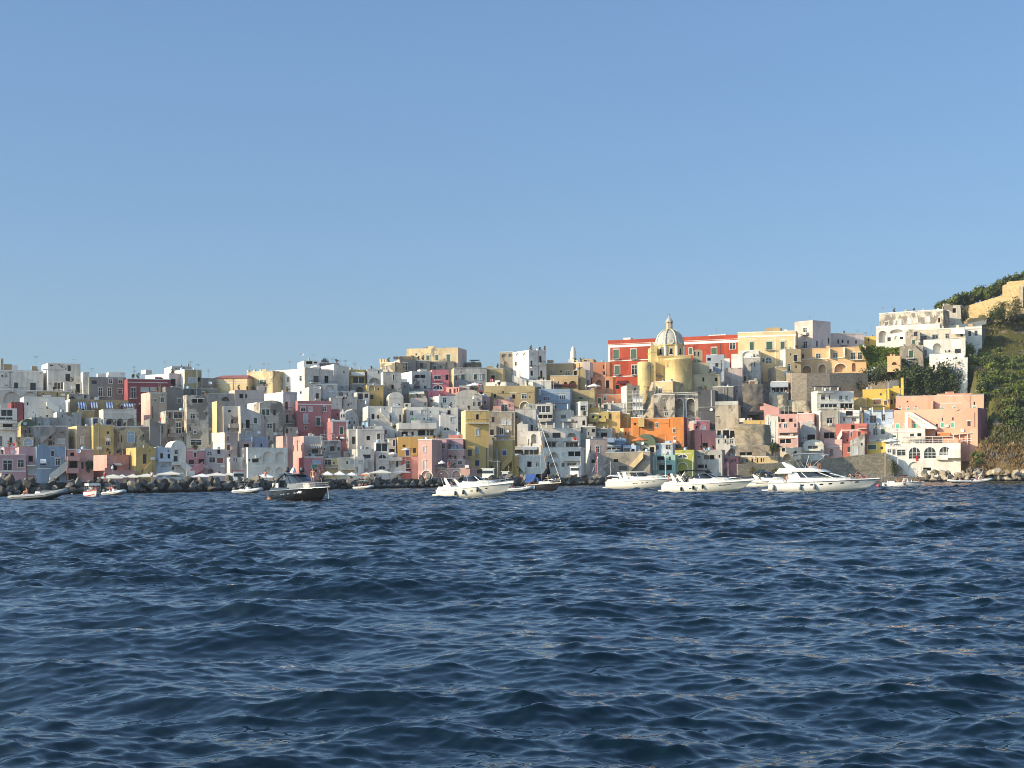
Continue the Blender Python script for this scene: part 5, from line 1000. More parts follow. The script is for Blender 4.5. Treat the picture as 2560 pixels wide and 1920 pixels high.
# ---------------------------------------------------------------- sea
def sea():
    rs = np.random.RandomState(11)
    core = np.arange(-.43, .4301, .00105)
    out = np.array([.45, .5, .6, .75, 1., 1.4, 2.2, 4.])
    tt = np.concatenate([-out[::-1], core, out])
    Y = [3., 5., 7., 8.5]; y = 9.5
    while y < 400: Y.append(y); y += min(.0026*y, .42 if y < 240 else 1.2)
    Y += [420, 470, 560, 800, 1500, 4000, 9000]
    Y = np.array(Y, dtype=np.float32); tt = tt.astype(np.float32)
    nr, nc = len(Y), len(tt)
    X = (Y[:, None]*tt[None, :]); YY = np.repeat(Y[:, None], nc, 1)
    cell = np.maximum(np.gradient(Y)*1.0, Y*.0011)[:, None].astype(np.float32)
    Z = np.zeros_like(X); DX = np.zeros_like(X); DY = np.zeros_like(X)
    n = 150
    lam = np.exp(np.linspace(math.log(.09), math.log(6.0), n))*(1+.05*rs.randn(n))
    main = R(-98)
    # slow patches of stronger and weaker wind ripples
    p1 = .5+.5*np.sin(X*.09+YY*.05+1.)*np.sin(YY*.11-X*.03+2.)
    p2 = .5+.5*np.sin(X*.031-YY*.043)*np.sin(YY*.027+X*.05+.5)
    patch = (.42+.52*p1+.5*p2).astype(np.float32)
    for i in range(n):
        L = lam[i]; k = 2*math.pi/L
        spread = R(40) if L > 2.5 else R(58)
        a = main+rs.randn()*spread*.62
        s = .0275*(1.2 if L < .2 else (1.75 if L < .7 else (1.55 if L < 1.6 else (1.25 if L < 3 else .95))))
        amp = s/k
        fade = np.clip((L/cell-.9)/1.3, 0, 1)
        rows = np.where(fade[:, 0] > 0)[0]
        if len(rows) == 0: continue
        r0 = rows[-1]+1
        ca, sa = math.cos(a), math.sin(a)
        ph = k*(X[:r0]*ca+YY[:r0]*sa)+rs.rand()*6.283
        A = amp*fade[:r0]*(patch[:r0] if L < 3 else 1.)
        cs, sn = np.cos(ph), np.sin(ph)
        Z[:r0] += A*cs; q = .8
        DX[:r0] -= q*A*sn*ca; DY[:r0] -= q*A*sn*sa
    Z += .8*np.maximum(Z, 0)**2
    X = X+DX; YY = YY+DY
    v = np.stack([X, YY, Z], -1).reshape(-1, 3).astype(np.float32)
    idx = np.arange(nr*nc).reshape(nr, nc)
    f = np.stack([idx[:-1, :-1], idx[:-1, 1:], idx[1:, 1:], idx[1:, :-1]], -1).reshape(-1, 4)
    me = bpy.data.meshes.new('sea'); me.vertices.add(len(v)); me.vertices.foreach_set('co', v.ravel())
    me.loops.add(f.size); me.loops.foreach_set('vertex_index', f.ravel().astype(np.int32))
    me.polygons.add(len(f)); me.polygons.foreach_set('loop_start', np.arange(0, f.size, 4, dtype=np.int32))
    me.polygons.foreach_set('use_smooth', np.ones(len(f), dtype=bool)); me.update(); me.validate()
    mt, nt, b = newmat('sea_water')
    b.inputs['Base Color'].default_value = (.0009, .0085, .0130, 1); b.inputs['Roughness'].default_value = .035
    b.inputs['IOR'].default_value = 1.45
    bp = nt.nodes.new('ShaderNodeBump'); bp.inputs['Strength'].default_value = .8; bp.inputs['Distance'].default_value = .012
    v1 = pos(nt, .8, 1.2, 1); LK(nt, noise(nt, v1, 2.6, 2, .5, .3), bp.inputs['Height']); LK(nt, bp.outputs[0], b.inputs['Normal'])
    gp = nt.nodes.new('ShaderNodeNewGeometry'); sx = nt.nodes.new('ShaderNodeSeparateXYZ'); LK(nt, gp.outputs['Position'], sx.inputs[0])
    mrr = nt.nodes.new('ShaderNodeMapRange'); mrr.inputs['From Min'].default_value = 30; mrr.inputs['From Max'].default_value = 200; mrr.inputs['To Min'].default_value = .035; mrr.inputs['To Max'].default_value = .16; LK(nt, sx.outputs[1], mrr.inputs['Value']); LK(nt, mrr.outputs[0], b.inputs['Roughness'])
    me.materials.append(mt); o = bpy.data.objects.new('sea', me); COL.objects.link(o); tag(o, kind='structure')
    # fewer stray lookups: remember heights for floating things
    return o
sea()

# ---------------------------------------------------------------- ground of the town
def topy(p): return lerp([-600, 0, 600, 1000, 1300, 1500, 1800, 2200, 2400, 2560, 2900], [985, 985, 965, 935, 965, 955, 905, 850, 790, 762, 705], p)
HEADK = ([0, 6, 34, 118], [1200, 1150, 1000, 770])
def hground(p, off, margin):
    D = 370+off
    yv = max(topy(p), lerp(HEADK[0], HEADK[1], off))
    xe = lerp([790, 860, 920, 985, 1000, 1085, 1100, 1190], [2440, 2440, 2430, 2430, 2480, 2472, 2440, 2400], yv); margin = max(.3, min(11., (xe+12-p)*.4))
    z = CAMH+ray(p, yv)[1]*min(D, 370+lerp(HEADK[1][::-1], HEADK[0][::-1], topy(p)))-margin
    return Vector((ray(p, 1190)[0]*D, D, max(z, 1.25)))
def ground(p, off, margin):
    D = dfront(p)+off
    if off < -11: return Vector((ray(p, 1190)[0]*D, D, -3.))
    yv = max(topy(p), 1200-off/kslope(p))
    offm = (1200-topy(p))*kslope(p)
    Dv = min(D, dfront(p)+offm)
    z = CAMH+ray(p, yv)[1]*Dv-margin
    return Vector((ray(p, 1190)[0]*D, D, max(z, 1.25)))
def sheet(name, pxs, offs, margin, mat, disp=0., fn=None):
    fn = fn or ground
    mb = MB(); vs = []
    for o_ in offs:
        for p in pxs:
            v = fn(p, o_, margin(p))
            if disp and o_ > -10:
                n = mnoise.fractal(v*.12, 1., 2., 5); v = v+Vector((0, -.6*n*disp, n*disp))
            vs.append(v)
    nc = len(pxs); fs = [(i*nc+j, i*nc+j+1, (i+1)*nc+j+1, (i+1)*nc+j) for i in range(len(offs)-1) for j in range(nc-1)]
    mb.add(vs, fs, True); return mb.build(name, mat)
rockm = rocky('tuff_rock', (.38, .31, .21), (.24, .20, .14), (.14, .115, .09))
tag(sheet('hillside', list(range(-900, 2461, 60)), [-14, -11.01, -10.9, -6, 0, 4, 10, 16, 24, 32, 42, 52, 62, 72, 82, 92, 104, 130, 180], lambda p: 4.5, rockm), kind='structure')
def slope_mat():
    mt, nt, b = newmat('headland_slope')
    v = pos(nt)
    dry = mix(nt, noise(nt, v, .45, 7, .75), (.34, .21, .095), (.17, .125, .055))
    grn = mix(nt, noise(nt, v, .9, 5, .7), (.085, .095, .028), (.15, .13, .05))
    rock = mix(nt, noise(nt, v, 1.2, 5), (.30, .25, .19), (.17, .14, .11))
    g = nt.nodes.new('ShaderNodeNewGeometry'); sp = nt.nodes.new('ShaderNodeSeparateXYZ'); LK(nt, g.outputs['Position'], sp.inputs[0])
    mr = nt.nodes.new('ShaderNodeMapRange'); mr.inputs['From Min'].default_value = 7; mr.inputs['From Max'].default_value = 17; LK(nt, sp.outputs[2], mr.inputs['Value'])
    ad = nt.nodes.new('ShaderNodeMath'); ad.operation = 'ADD'; LK(nt, mr.outputs[0], ad.inputs[0]); LK(nt, noise(nt, v, .12, 5, .6), ad.inputs[1])
    f = ramp(nt, ad.outputs[0], .62, .95)
    c = mix(nt, f, dry, grn)
    c = mix(nt, ramp(nt, noise(nt, pos(nt, 1, 1, 2.2), .16, 6, .65), .56, .62), c, rock)
    LK(nt, c, b.inputs['Base Color']); b.inputs['Roughness'].default_value = 1.; b.inputs['Specular IOR Level'].default_value = 0.
    bp = nt.nodes.new('ShaderNodeBump'); bp.inputs['Distance'].default_value = .6; bp.inputs['Strength'].default_value = .8
    LK(nt, noise(nt, v, 1.1, 8, .75), bp.inputs['Height']); LK(nt, bp.outputs[0], b.inputs['Normal']); return mt
headm = slope_mat()
hmarg = lambda p: lerp([2360, 2398, 2425, 2450], [10, 8, 2.2, .3], p)
tag(sheet('headland', list(range(2360, 3700, 10)), [-6, -5, -3, 0]+[i*1.6 for i in range(1, 76)]+[130, 160, 210], hmarg, headm, 1.1, hground), kind='structure')
def on_head(p, y):
    return hground(p, lerp(HEADK[1][::-1], HEADK[0][::-1], y), hmarg(p))

# ---------------------------------------------------------------- walls
def wallrun(name, label, pts, mat, thick=1.2, cat='wall', cap=None):
    """pts = [(px, ytop, ybot, D)] photograph columns of the wall, built as one solid run"""
    mb = MB(); T = [at(p, yt, D) for p, yt, yb, D in pts]; B_ = [at(p, yb, D) for p, yt, yb, D in pts]
    n = len(pts); th = Vector((0, thick, 0))
    for i in range(n-1):
        mb.quad(B_[i], B_[i+1], T[i+1], T[i]); mb.quad(T[i], T[i+1], T[i+1]+th, T[i]+th); mb.quad(B_[i]+th, B_[i+1]+th, T[i+1]+th, T[i]+th)
    mb.quad(B_[0], T[0], T[0]+th, B_[0]+th); mb.quad(B_[-1], T[-1], T[-1]+th, B_[-1]+th)
    o = mb.build(name, mat); tag(o, label, cat); return o
fort = stonework('fort_stone', (.60, .43, .22), (.47, .34, .17), (.40, .30, .16), 1.5, .7)
rub = stonework('rubble_wall', (.48, .39, .29), (.34, .29, .23), (.30, .25, .19), 1.7, .8)
seaw = stonework('sea_wall_stone', (.36, .315, .24), (.26, .23, .175), (.17, .15, .12), 1.0, .8)
O_ = lambda x, y: (2100+x*460/2212, 680+y*460/2212)
def ow(lst): return [(*([O_(x, yt)[0], O_(x, yt)[1], O_(x, yb)[1]]), D) for x, yt, yb, D in lst]
wallrun('fortress_wall', 'long golden stone fortress wall climbing to the upper right corner', ow([(1465, 425, 640, 492), (1700, 355, 600, 484), (1935, 285, 580, 476), (1990, 270, 540, 474)]), fort, 2.5)
wallrun('fortress_wall', 'tall golden stone bastion wall with square tower step at the right edge', ow([(1990, 150, 560, 473.5), (2040, 148, 540, 472), (2042, 112, 530, 472), (2212, 100, 500, 467), (2500, 85, 500, 458), (3000, 60, 500, 445)]), fort, 3)
wallrun('buttress', 'narrow grey stone buttress on the golden bastion wall', ow([(2172, 165, 420, 466.5), (2200, 160, 420, 465.7)]), rub, 1.4, 'buttress')
wallrun('stone_wall', 'lower sunlit tan stone wall below the fortress wall', ow([(1480, 560, 650, 484), (1780, 545, 610, 474), (1960, 470, 590, 468)]), fort, 1)
wallrun('road_wall', 'low white wall edging the road up to the parked black car', ow([(1300, 640, 690, 468), (1500, 620, 680, 469), (1760, 575, 625, 471)]), PM('W'), .5)
wallrun('garden_wall', 'white sloping wall rising through the dark bushes', ow([(580, 1330, 1410, 432), (760, 1275, 1390, 434), (890, 1245, 1300, 436), (1080, 1160, 1190, 440)]), PM('W'), .5)
wallrun('garden_wall', 'low cream wall at the foot of the peach little house', ow([(335, 1170, 1240, 446), (420, 1140, 1220, 446), (600, 1115, 1160, 447)]), PM('cw'), .5)
M_ = lambda x, y: (1800+x*320/2212, 780+y*320/2212)
def mw(lst): return [(*([M_(x, yt)[0], M_(x, yt)[1], M_(x, yb)[1]]), D) for x, yt, yb, D in lst]
wallrun('stone_wall', 'massive pinkish rubble retaining wall under the peach arcade', mw([(1150, 1050, 1700, 444), (1240, 1052, 1720, 433), (1500, 1060, 1720, 432), (1900, 1060, 1700, 433), (2300, 1050, 1650, 436), (2560, 1060, 1600, 439)]), rub, 3)
P_ = lambda x, y: (2080+x*480/2212, 940+y*480/2212)
def pw(lst): return [(*([P_(x, yt)[0], P_(x, yt)[1], P_(x, yb)[1]]), D) for x, yt, yb, D in lst]
wallrun('sea_wall', 'dark grey stone sea wall rising toward the white restaurant', pw([(-420, 1030, 1230, 391), (-150, 970, 1230, 390.5), (0, 950, 1230, 390), (300, 915, 1230, 389.5), (620, 880, 1230, 389)]), seaw, 2)
wallrun('sea_wall', 'short stone wall with ramp edge left of the restaurant arch', pw([(618, 885, 1230, 387.5), (700, 960, 1230, 387.5), (815, 1068, 1230, 387.5)]), seaw, 1.2)
wallrun('quay_wall', 'low dark quay wall with ivy between coral stairs and cream arch house', [(1845, 1160, 1225, 374), (1935, 1158, 1225, 374.5), (1985, 1150, 1225, 375), (2005, 1147, 1225, 375.5)], seaw, 2)
def rockface(name, label, x0, y0, x1, y1, D, mat, bulge=3., seed=1, lean=0.):
    mb = MB(); n, m_ = 16, 16; vs = []
    for j in range(m_+1):
        for i in range(n+1):
            xa = x0+(x1-x0)*lean*(1-j/m_)**.8; p = at(xa+(x1-xa)*i/n, y0+(y1-y0)*j/m_, D)
            e = min(i, n-i, j+2)/4.; k = mnoise.fractal(p*.28+Vector((seed, 0, 0)), 1., 2., 5)
            vs.append((p.x+k*.4, p.y-bulge*min(1, e)+k*1.6+3*(1-j/m_), p.z+k*.5))
    mb.add(vs, [(j*(n+1)+i, j*(n+1)+i+1, (j+1)*(n+1)+i+1, (j+1)*(n+1)+i) for j in range(m_) for i in range(n)], True)
    o = mb.build(name, mat); tag(o, label, 'rock'); return o
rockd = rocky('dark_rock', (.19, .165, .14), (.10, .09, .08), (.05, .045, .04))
rockl = rocky('pale_rock', (.58, .48, .33), (.40, .33, .22), (.22, .18, .13))
rockface('rock_face', 'pale carved rock slope beside the white scaffold', 1597, 955, 1644, 1045, 421, rockl, 3, 2, .72)
rockface('rock_face', 'dark hollow rock face below the netted ruin', 1858, 958, 1925, 1030, 421, rockd, 2, 5)
rockface('rock_face', 'brown overhanging rock under the wooden veranda house', 1920, 983, 1972, 1030, 424, rockl, 3, 8)
rockface('rock_face', 'tawny layered rock at the end of the rubble retaining wall', 1968, 1000, 2030, 1030, 423, rockl, 2, 11)

rockface('rock_face', 'grey broken rock under the ruined yellow house shell', 1838, 1060, 1930, 1112, 381, rockm, 3, 21)
# ---------------------------------------------------------------- scaffold beside the church rock
zone('L')
def scaffold():
    D = 411.; a = at(px(565), py(610), D); b_ = at(px(735), py(190), D)
    root = thing('scaffold', 'white wrapped scaffold tower with four projecting plank decks', 'scaffold', (a.x, D, a.z-2), R(-8))
    w_, h_ = b_.x-a.x, b_.z-a.z+2
    for x in (0, w_/3, 2*w_/3, w_):
        for y in (0, 1.6):
            m = MB(); m.tube([(x, y, 0), (x, y, h_)], .05, 5); m.build('standard_pole', 'steel', root)
    for i, z in enumerate((h_*.12, h_*.39, h_*.64, h_*.9)):
        m = MB(); m.box(-2.2, .0, z, w_+.6, 1.6, z+.14); m.box(-2.2, -.05, z+.9, w_+.4, 0.0, z+.96); m.build('deck', 'trim', root)
        if i < 3:
            m = MB(); z1 = z+h_*.22; n = 7
            for k in range(n): m.box(w_*k/n+.03, 1.62, z+.15, w_*(k+1)/n-.03, 1.66, z1)
            m.build('sheeting', 'canvas_w', root)
scaffold()

# ---------------------------------------------------------------- foliage
def leafmat(name, c0, c1):
    if name in MATS: return MATS[name]
    mt, nt, b = newmat(name)
    n = noise(nt, pos(nt), .9, 3); n2 = noise(nt, pos(nt), 7., 2)
    c = mix(nt, ramp(nt, n, .35, .65), c0, c1); c = mix(nt, ramp(nt, n2, .35, .7, (0, 0, 0, 1), (.5, .5, .5, 1)), c, tuple(x*.5 for x in c0))
    LK(nt, c, b.inputs['Base Color']); b.inputs['Roughness'].default_value = .7; b.inputs['Specular IOR Level'].default_value = .2
    MATS[name] = mt; return mt
leafmat('leaf_dark', (.055, .075, .030), (.088, .112, .04)); leafmat('leaf_mid', (.105, .135, .035), (.155, .185, .05)); leafmat('leaf_bright', (.15, .185, .035), (.21, .235, .055))
leafmat('leaf_olive', (.13, .125, .055), (.19, .17, .08)); leafmat('leaf_dry', (.30, .20, .085), (.42, .30, .14)); leafmat('leaf_ivy', (.10, .145, .012), (.15, .19, .02))
flat('bark', (.16, .12, .085), .9)
def leaf_mesh(name, parts, seed):
    """parts = [(centre, radii, n leaves, leaf size, n clumps)] -> one mesh of small leaf quads gathered in clumps"""
    rs = np.random.RandomState(seed); V = []
    for c, rad, n, ls, nc in parts:
        d = rs.randn(nc, 3); d /= np.linalg.norm(d, axis=1)[:, None]
        cc = d*(rs.uniform(.35, .95, (nc, 1)))*np.array(rad)*(1+.12*rs.randn(nc, 1))
        k = rs.randint(0, nc, n)
        p = cc[k]+rs.randn(n, 3)*np.array(rad)*.19+np.array(c)
        a = rs.randn(n, 3); a /= np.linalg.norm(a, axis=1)[:, None]
        b_ = np.cross(a, rs.randn(n, 3)); b_ /= np.linalg.norm(b_, axis=1)[:, None]
        s = ls*rs.uniform(.6, 1.4, (n, 1))
        q = np.stack([p-a*s-b_*s*.45, p+a*s*.2-b_*s*.6, p+a*s+b_*s*.1, p-a*s*.2+b_*s*.6], 1)
        V.append(q.reshape(-1, 3))
    V = np.concatenate(V).astype(np.float32); n = len(V)//4
    me = bpy.data.meshes.new(name); me.vertices.add(len(V)); me.vertices.foreach_set('co', V.ravel())
    me.loops.add(len(V)); me.loops.foreach_set('vertex_index', np.arange(len(V), dtype=np.int32))
    me.polygons.add(n); me.polygons.foreach_set('loop_start', np.arange(0, len(V), 4, dtype=np.int32)); me.update(); me.validate(); return me
def plant(name, label, cat, base, rad, n, ls, mat, seed, group=None, trunk=0., clumps=26):
    root = thing(name, label, cat, base, rnd.uniform(0, 6), group)
    me = leaf_mesh('crown', [((0, 0, trunk+rad[2]*.75), rad, n, ls, clumps)], seed); me.materials.append(MATS[mat])
    o = bpy.data.objects.new('crown', me); COL.objects.link(o); o.parent = root
    m = MB(); hh = trunk+rad[2]*.7
    m.tube([(0, 0, -.8), (.1, .05, hh*.5), (.05, .1, hh)], [.2+.03*rad[0], .15+.02*rad[0], .06], 6)
    for k in range(4):
        a = k*1.6+.4; m.tube([(.07, .07, hh*.55), (rad[0]*.4*math.cos(a), rad[1]*.4*math.sin(a), trunk+rad[2]*(.7+.1*k))], [.1, .04], 5)
    m.build('trunk', 'bark', root); return root
def at_px(x, y, D): return at(x, y, D)
sd = 100
# dark fig trees between the hotel and the upper houses
for x, y, w_, h_, mt, lb in ((2255, 978, 32, 55, 'leaf_dark', 'leftmost dark fig tree above the yellow house pier'), (2290, 985, 40, 62, 'leaf_dark', 'dark round fig tree below the white bank wall'), (2325, 990, 44, 66, 'leaf_dark', 'large dark fig tree above the pink hotel roof, centre of its row'),
                             (2362, 992, 48, 76, 'leaf_dark', 'big dark fig tree right of the white bank wall'), (2398, 985, 46, 80, 'leaf_dark', 'tall dark fig tree at the right end of the row above the hotel'), (2428, 960, 40, 60, 'leaf_mid', 'green bushy tree above the right end of the fig row'),
                             (2408, 900, 34, 44, 'leaf_bright', 'bright green tree beside the white bank wall top')):
    D = depth_for(x, y)-4; s = D/F
    plant('fig_tree', lb, 'tree', at(x, y, D), (w_*s*.62, w_*s*.6, h_*s*.62), 2600, .34, mt, sd, 'trees above the pink hotel', 0.6); sd += 1
for i, (x, y, w_, h_, mt, lb) in enumerate(((2190, 950, 44, 40, 'leaf_dark', 'low dark bush under the cream bank wall'), (2222, 940, 48, 42, 'leaf_mid', 'round bush under the peach little house'), (2258, 930, 48, 40, 'leaf_dark', 'dark bush below the brown tuff house'), (2296, 922, 46, 42, 'leaf_dark', 'dark bush right of the tuff house balcony'),
                                            (2135, 968, 30, 26, 'leaf_olive', 'dry grey bush on the rubble wall end'), (2105, 965, 26, 24, 'leaf_olive', 'dry grey bush over the modern white house'))):
    D = depth_for(x, y)-5; s = D/F
    plant('bush', lb, 'bush', at(x, y+6, D), (w_*s*.7, w_*s*.6, h_*s*.6), 1500, .3, mt, sd, 'bushes between the houses on the right slope', 0.); sd += 1
# trees along the top of the fortress wall
for i in range(15):
    x = 2352+i*15.5; y = lerp([2350, 2500, 2530, 2575], [772, 722, 705, 690], x)+rnd.uniform(-3, 5); D = 489+rnd.uniform(0, 6); s = D/F
    h_ = 30+rnd.uniform(-5, 7); 
    plant('pine_tree', 'dark green tree standing in the row behind the fortress wall', 'tree', at(x, y+12, D), (15*s, 14*s, h_*s*.55), 1300, .36, 'leaf_dark' if i % 2 else 'leaf_mid', sd, 'trees behind the fortress wall', 0.3); sd += 1
# hedge slope of ivy
def ivy():
    rs = np.random.RandomState(5); n = 9000; q = []
    poly = [(x, lerp([240, 420, 600, 750], [880, 880, 840, 812], x), lerp([240, 360, 560, 750], [905, 1140, 1120, 1010], x)) for x in (240, 360, 480, 600, 750)]
    xs = rs.uniform(240, 750, n); t = rs.rand(n)**.8
    V = []
    for x, tt in zip(xs, t):
        yt = lerp([240, 420, 600, 750], [880, 880, 840, 812], x); yb = lerp([240, 360, 560, 750], [905, 1150, 1120, 1010], x)
        X, Y = O_(x, yt+(yb-yt)*tt); p = at(X, Y, 459-7*tt+rs.randn()*.35)
        a = rs.randn(3); a /= np.linalg.norm(a); b_ = np.cross(a, rs.randn(3)); b_ /= np.linalg.norm(b_); s = rs.uniform(.2, .5); p = np.array(p)
        V += [p-a*s-b_*s*.5, p+a*s*.2-b_*s*.6, p+a*s, p+b_*s*.6]
    mb = MB(); mb.add([tuple(v) for v in V], [(4*i, 4*i+1, 4*i+2, 4*i+3) for i in range(n)])
    o = mb.build('ivy_hedge', 'leaf_ivy'); tag(o, 'bright green ivy hedge covering the bank below the white vaulted house', 'hedge')
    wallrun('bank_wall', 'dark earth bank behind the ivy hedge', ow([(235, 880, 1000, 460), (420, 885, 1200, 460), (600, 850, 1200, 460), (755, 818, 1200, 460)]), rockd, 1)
ivy()
# shrubs on the headland
n = 0
for k in range(700):
    x = rnd.uniform(2405, 2640); y = rnd.uniform(800, 1165)
    lim = lerp([800, 860, 920, 985, 995, 1060, 1100, 1180], [2475, 2440, 2436, 2440, 2482, 2478, 2446, 2406], y)
    if x < lim: continue
    dens = 1. if y < 1065 else (.05 if x > 2450 else .9)
    if 800 < y < 900: dens = .55
    if rnd.random() > dens: continue
    b_ = on_head(x, y); s = (b_.y)/F; r_ = rnd.uniform(9, 21)*(1. if y > 900 else .6)
    if y > 1075: mt, lb, gp, r_ = 'leaf_dry' if x > 2450 else 'leaf_mid', 'low shrub on the brown grass slope above the pale boulders', 'shrubs low on the headland', r_*.6
    elif y < 900: mt, lb, gp = rnd.choice(['leaf_olive', 'leaf_olive', 'leaf_mid']), 'olive brown shrub on the upper slope below the black car', 'olive shrubs high on the headland'
    else: mt, lb, gp = rnd.choice(['leaf_mid', 'leaf_bright', 'leaf_mid', 'leaf_dark']), 'leafy green shrub on the steep slope right of the hotel', 'green shrubs on the headland slope'
    plant('shrub', lb, 'shrub', b_-Vector((0, 0, .5)), (r_*s, r_*s*.9, r_*s*.75), 900 if y < 1075 else 420, .33 if y < 1075 else .22, mt, sd, gp, 0., 18); sd += 1
    n += 1
    if n >= 150: break
def grass_cover():
    rs = np.random.RandomState(3); V = []
    for k in range(26000):
        x = rs.uniform(2395, 2760); y = rs.uniform(790, 1195)
        if x < lerp([800, 860, 920, 990, 1060, 1100, 1190], [2470, 2450, 2435, 2462, 2452, 2428, 2400], y): continue
        p = np.array(on_head(x, y)); h_ = rs.uniform(.15, .75); a = rs.uniform(0, 6.28); d = np.array([math.cos(a), math.sin(a), 0])*rs.uniform(.12, .35); ln = np.array([rs.randn()*.3, rs.randn()*.3, h_])
        V += [p-d-[0, 0, .3], p+d-[0, 0, .3], p+d*.3+ln, p-d*.3+ln]
    mb = MB(); mb.add([tuple(v) for v in V], [(4*i, 4*i+1, 4*i+2, 4*i+3) for i in range(len(V)//4)])
    o = mb.build('grass', headm); tag(o, 'dry grass and weeds covering the headland slope', 'grass', kind='stuff')
grass_cover()
# palm
def palm():
    base = at(*O_(1968, 575), 466); s = 466/F*460/2212
    root = thing('palm_tree', 'single palm tree standing before the fortress wall', 'palm', base, 0)
    m = MB(); top = (-10*s, 0, 175*s); m.tube([(0, 0, -1), (-4*s, 0, 60*s), (-8*s, 0, 120*s), top], [.55, .48, .42, .45], 8); m.build('trunk', 'bark', root)
    for k in range(34):
        a = k*2.399; el = R(80-115*(k/34)); m = MB(); L = 95*s*rnd.uniform(.85, 1.1); pts = []
        for i in range(7):
            t = i/6; r_ = L*t; e = el-t*t*R(45); pts.append(Vector((top[0]+r_*math.cos(e)*math.cos(a), r_*math.cos(e)*math.sin(a), top[2]+r_*math.sin(e))))
        side = Vector((-math.sin(a), math.cos(a), 0))
        for i in range(6):
            for sg in (-1, 1):
                p, q = pts[i], pts[i+1]; wv = side*sg*(.55*(1-i/7))+Vector((0, 0, -.25))
                m.add([p, p.lerp(q, .45), p.lerp(q, .6)+wv], [(0, 1, 2)]); m.add([p.lerp(q, .5), q, q+wv*.8], [(0, 1, 2)])
        m.build('frond', 'leaf_olive' if k % 3 else 'leaf_mid', root)
palm()
b_ = at(*O_(1890, 580), 465); plant('bush', 'round clipped dark bush beside the palm trunk', 'bush', b_, (3.2, 3., 2.6), 2200, .22, 'leaf_dark', 777, None, 0., 60)
b_ = at(*O_(2100, 545), 460); plant('tree', 'thin grey green tree right of the palm', 'tree', b_, (2.9, 2.6, 3.0), 900, .26, 'leaf_olive', 778, None, 1.2, 16)
b_ = at(*O_(2030, 545), 460); plant('bush', 'low grey bush at the foot of the thin tree', 'bush', b_, (2, 1.6, 1.), 500, .22, 'leaf_olive', 779, None, 0., 14)
b_ = at(*O_(1480, 600), 473); plant('bush', 'small dry bush at the corner of the peeling white house', 'bush', b_, (2.4, 2, 2.8), 700, .26, 'leaf_olive', 780)
b_ = at(1800+940*.14467, 960+1230*.14467, 378); plant('tree', 'small round clipped tree beside the cream quay house', 'tree', b_, (1.35, 1.3, 1.25), 1500, .14, 'leaf_dark', 781, None, .9, 60)
for i, (x, y) in enumerate(((1880, 1178), (1900, 1182), (1938, 1180), (1962, 1182), (1985, 1178))):
    plant('bush', 'low green bush on the dark quay wall', 'bush', at(x, y+4, 373), (1.3, .8, .9), 500, .14, 'leaf_mid' if i % 2 else 'leaf_olive', 790+i, 'bushes on the dark quay wall', 0., 12)
plant('bush', 'dark leafy bush on the coral terrace by the palm pots', 'bush', at(222, 1172, 308), (.9, .8, 1.1), 700, .1, 'leaf_dark', 800, None, 0., 20)
plant('tree', 'narrow dark cypress at the sea wall corner', 'tree', at(2235, 1190, 387), (.8, .8, 2.4), 900, .14, 'leaf_dark', 801, None, .2, 30)

# ---------------------------------------------------------------- breakwater
def moleD(p): return lerp([-300, 0, 450, 1000, 1450, 1900], [205, 213, 252, 297, 333, 352], p)
def rock_mesh(seed, jag=.28):
    bm = bmesh.new(); bmesh.ops.create_icosphere(bm, subdivisions=3, radius=1.15)
    r_ = random.Random(seed); planes = []
    for k in range(13):
        d = Vector((r_.gauss(0, 1), r_.gauss(0, 1), r_.gauss(0, 1))).normalized(); planes.append((d, r_.uniform(.42, .8)))
    for v in bm.verts:
        for d, h in planes:
            e = v.co.dot(d)-h
            if e > 0: v.co -= d*e
        v.co *= 1+.07*mnoise.noise(v.co*2.5+Vector((seed, 0, 0)))
    me = bpy.data.meshes.new('boulder'); bm.to_mesh(me); bm.free(); return me
def rockmat(name, c0, c1, wet=True):
    mt, nt, b = newmat(name); v = pos(nt)
    oi = nt.nodes.new('ShaderNodeObjectInfo')
    c = mix(nt, noise(nt, v, 1.4, 6, .7), c0, c1); c = mix(nt, ramp(nt, noise(nt, v, 5, 4, .7), .45, .75), c, tuple(x*.55 for x in c1))
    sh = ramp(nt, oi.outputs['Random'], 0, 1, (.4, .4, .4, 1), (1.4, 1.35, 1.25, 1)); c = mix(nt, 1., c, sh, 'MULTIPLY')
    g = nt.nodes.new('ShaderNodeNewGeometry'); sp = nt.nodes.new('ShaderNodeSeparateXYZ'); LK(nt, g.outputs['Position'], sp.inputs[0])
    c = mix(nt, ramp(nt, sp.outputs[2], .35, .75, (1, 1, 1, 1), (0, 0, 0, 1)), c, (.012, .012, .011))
    LK(nt, c, b.inputs['Base Color']); b.inputs['Roughness'].default_value = .85; b.inputs['Specular IOR Level'].default_value = .2
    bp = nt.nodes.new('ShaderNodeBump'); bp.inputs['Distance'].default_value = .12; bp.inputs['Strength'].default_value = .7; LK(nt, noise(nt, v, 3., 6, .7), bp.inputs['Height']); LK(nt, bp.outputs[0], b.inputs['Normal'])
    return mt
lava = rockmat('lava_rock', (.29, .26, .22), (.12, .11, .10)); lavac = rockmat('lava_core_shaded', (.06, .055, .05), (.03, .028, .026)); lime = rockmat('limestone_rock', (.52, .44, .33), (.36, .30, .22))  # core coloured near black to paint the shade in gaps between boulders
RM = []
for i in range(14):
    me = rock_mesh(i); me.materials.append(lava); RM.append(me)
RL = []
for i in range(8):
    me = rock_mesh(50+i); me.materials.append(lime); RL.append(me)
